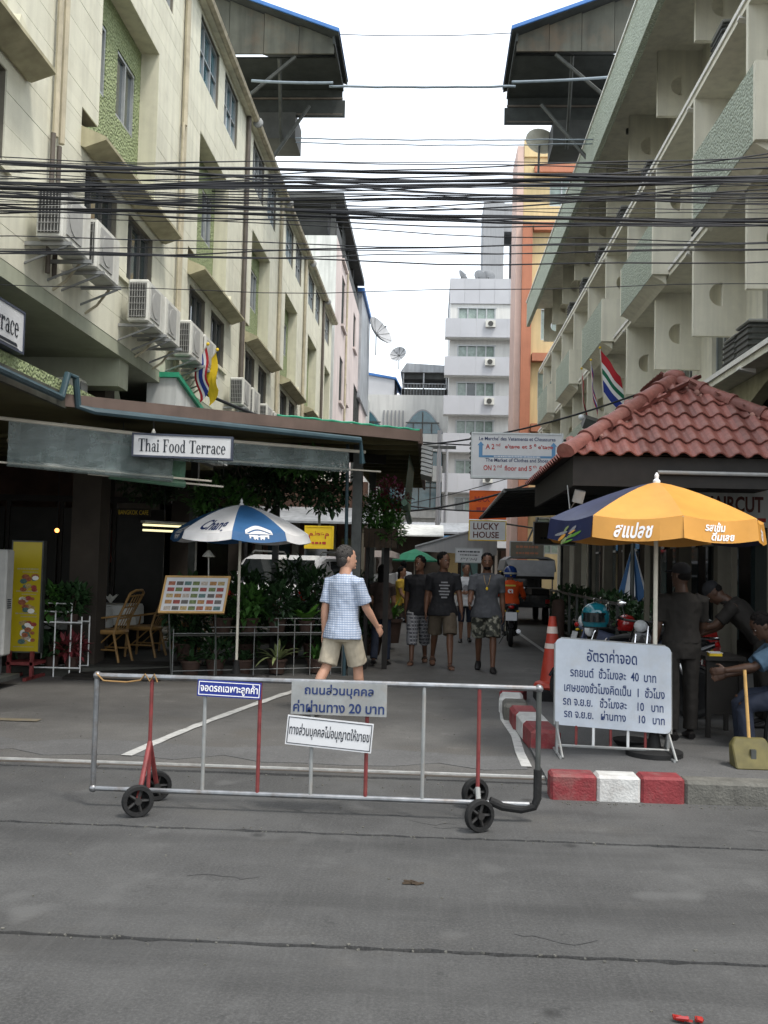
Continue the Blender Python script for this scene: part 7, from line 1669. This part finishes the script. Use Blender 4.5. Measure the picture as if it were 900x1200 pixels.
# three-wheeler / covered truck
t = thing('covered_truck', 'small truck with grey vinyl canopy ahead of the scooter', 'truck', (2.4, 25, 0), local=True); t.location = (.28, 3.8, 0)
obj('canopy', MB().loft([[(1.74, y, 1.50), (1.80, y, 1.80), (1.95, y, 1.90), (2.95, y, 1.90), (3.15, y, 1.82), (3.2, y, 1.50), (3.15, y, 1.48), (3.1, y, 1.78), (2.94, y, 1.85), (1.97, y, 1.85), (1.85, y, 1.77), (1.79, y, 1.48)] for y in (23.7, 24.6, 26.2)]), 'vinyl_grey', t, smooth=True, angle=40)
obj('canopy_flap', MB().loft([[(1.78, 23.70, 1.80), (3.16, 23.70, 1.80), (3.16, 23.72, 1.80), (1.78, 23.72, 1.80)], [(1.98, 23.35, 1.36), (3.10, 23.35, 1.36), (3.10, 23.37, 1.36), (1.98, 23.37, 1.36)]]), 'vinyl_grey', t); obj('flap_hem', MB().box(1.98, 3.10, 23.34, 23.375, 1.28, 1.36), 'rubber', t)
for x in (1.84, 3.1): obj('hoop', MB().tube([(x, 23.75, .6), (x, 23.75, 1.75)], .022, 8), 'chrome', t); obj('stay', MB().tube([(x, 23.7, 1.72), (x+(.12 if x < 2 else -.05), 23.35, 1.34)], .014, 6), 'chrome', t)
obj('bed', MB().box(1.85, 3.1, 23.7, 26.3, .48, .85), 'moto_black', t, bevel=.03); obj('cab', MB().box(1.85, 3.1, 26.3, 27.2, .4, 1.5), 'moto_black', t, bevel=.06); obj('windscreen', MB().box(1.95, 2.4, 26.26, 26.29, .95, 1.4), 'light_clear', t); obj('bench', MB().box(2.55, 3.05, 23.9, 26.2, .85, 1.0), 'seat_black', t)  # windscreen's pale colour is a painted reflection
for x in (1.98, 2.97):
    for y in (24.2, 26.8): w = obj('wheel', MB().lathe([(.14, -.06), (.24, -.07), (.25, 0), (.24, .07), (.14, .06), (.14, -.06)], (x, y, .25), 18, 'x'), 'rubber', t, smooth=True); obj('rim', MB().lathe([(.02, -.05), (.14, -.05), (.14, .05), (.02, .05)], (x, y, .25), 14, 'x'), 'chrome', w)
    obj('tail_lamp', MB().box(x-.06, x+.06, 23.67, 23.70, .60, .72), 'light_red', t)
# SUV behind the terrace
t = thing('parked_car', 'white estate car parked behind the terrace planters', 'car', (-2.3, 20.0, 0), local=True); t.location = (-2.45, 19.6, .12); t.rotation_euler = (0, 0, R(78))
side = [(-2.2, .45), (-2.25, .75), (-2.15, .98), (-1.95, 1.05), (-1.55, 1.52), (-1.2, 1.60), (.55, 1.60), (1.1, 1.12), (2.0, .98), (2.2, .75), (2.2, .40), (1.7, .35), (-1.7, .35)]
rings = [[(x, y*(1-(.10 if z > 1.1 else 0)), z) for x, z in side] for y in (-.85, .85)]
obj('body', MB().loft(rings), 'car_white', t, bevel=.05)
gl = MB(); zb_, zt_ = 1.10, 1.50
for s in (-1, 1):
    for q in (((-1.72, 1.10), (-1.45, 1.48), (-1.05, 1.50), (-1.05, 1.10)), ((-.98, 1.10), (-.98, 1.50), (-.15, 1.50), (-.15, 1.10)), ((-.08, 1.10), (-.08, 1.50), (.50, 1.50), (.92, 1.12))): obj('side_window', MB().add([(x, s*(.775 if z > 1.3 else .800), z) for x, z in q] + [(x, s*.74, z) for x, z in q], [(0, 1, 2, 3), (4, 5, 6, 7), (0, 1, 5, 4), (1, 2, 6, 5), (2, 3, 7, 6), (3, 0, 4, 7)]), 'car_glass', t)
    obj('roof_rail', MB().tube([(-1.3, s*.68, 1.62), (-1.2, s*.68, 1.67), (.4, s*.68, 1.67), (.5, s*.68, 1.62)], .018, 6), 'steel_dark', t); obj('mirror', MB().sphere((.75, s*.92, 1.08), (.06, .09, .06), 10, 6), 'car_white', t, smooth=True)
    for x in (-1.35, 1.38): w = obj('wheel', MB().lathe([(.20, -.10), (.33, -.11), (.35, 0), (.33, .11), (.20, .10), (.20, -.10)], (x, s*.78, .35), 22, 'y'), 'rubber', t, smooth=True); obj('rim', MB().lathe([(.02, -.09), (.2, -.09), (.2, .09), (.02, .09)], (x, s*.78, .35), 14, 'y'), 'chrome', w)
    obj('headlight', MB().sphere((2.10, s*.62, .82), (.10, .14, .07), 10, 6), 'light_clear', t); obj('tail_light', MB().box(-2.27, -2.18, s*.7-.08, s*.7+.08, .8, 1.05), 'light_red', t)
obj('windscreen', MB().add([(.60, -.68, 1.55), (.60, .68, 1.55), (1.08, .76, 1.14), (1.08, -.76, 1.14)], [(0, 1, 2, 3)]).xf(Matrix.Translation((.012, 0, .012))), 'car_glass', t, solid=.006); obj('rear_window', MB().add([(-1.60, -.68, 1.50), (-1.60, .68, 1.50), (-1.92, .76, 1.10), (-1.92, -.76, 1.10)], [(0, 1, 2, 3)]).xf(Matrix.Translation((-.012, 0, .012))), 'car_glass', t, solid=.006)
obj('bumper', MB().box(2.12, 2.26, -.8, .8, .40, .60), 'car_white', t, bevel=.04); obj('grille', MB().box(2.19, 2.23, -.4, .4, .66, .80), 'steel_dark', t)
# low wall and dim shop behind the car
t = thing('back_shop', 'dim shop front with pale pillars behind the parked car', 'shopfront', (-3, 24, 0)); obj('wall', MB().box(-4.4, -1.6, 24.0, 24.3, 0, 3.6), 'interior_brick', t); obj('awning', MB().prism([(22.6, 2.5), (24, 2.9), (24, 2.95), (22.6, 2.55)], 'x', -4.4, -1.5), 'tin_roof', t)
for x in (-4.2, -3.3, -2.4, -1.7): obj('pillar', MB().box(x-.08, x+.08, 23.7, 23.9, 0, 2.8), 'cream_shop', t)
for k in range(3): obj('window', MB().box(-4.0+.9*k, -3.45+.9*k, 23.9, 23.99, .9, 2.2), 'glass', t)
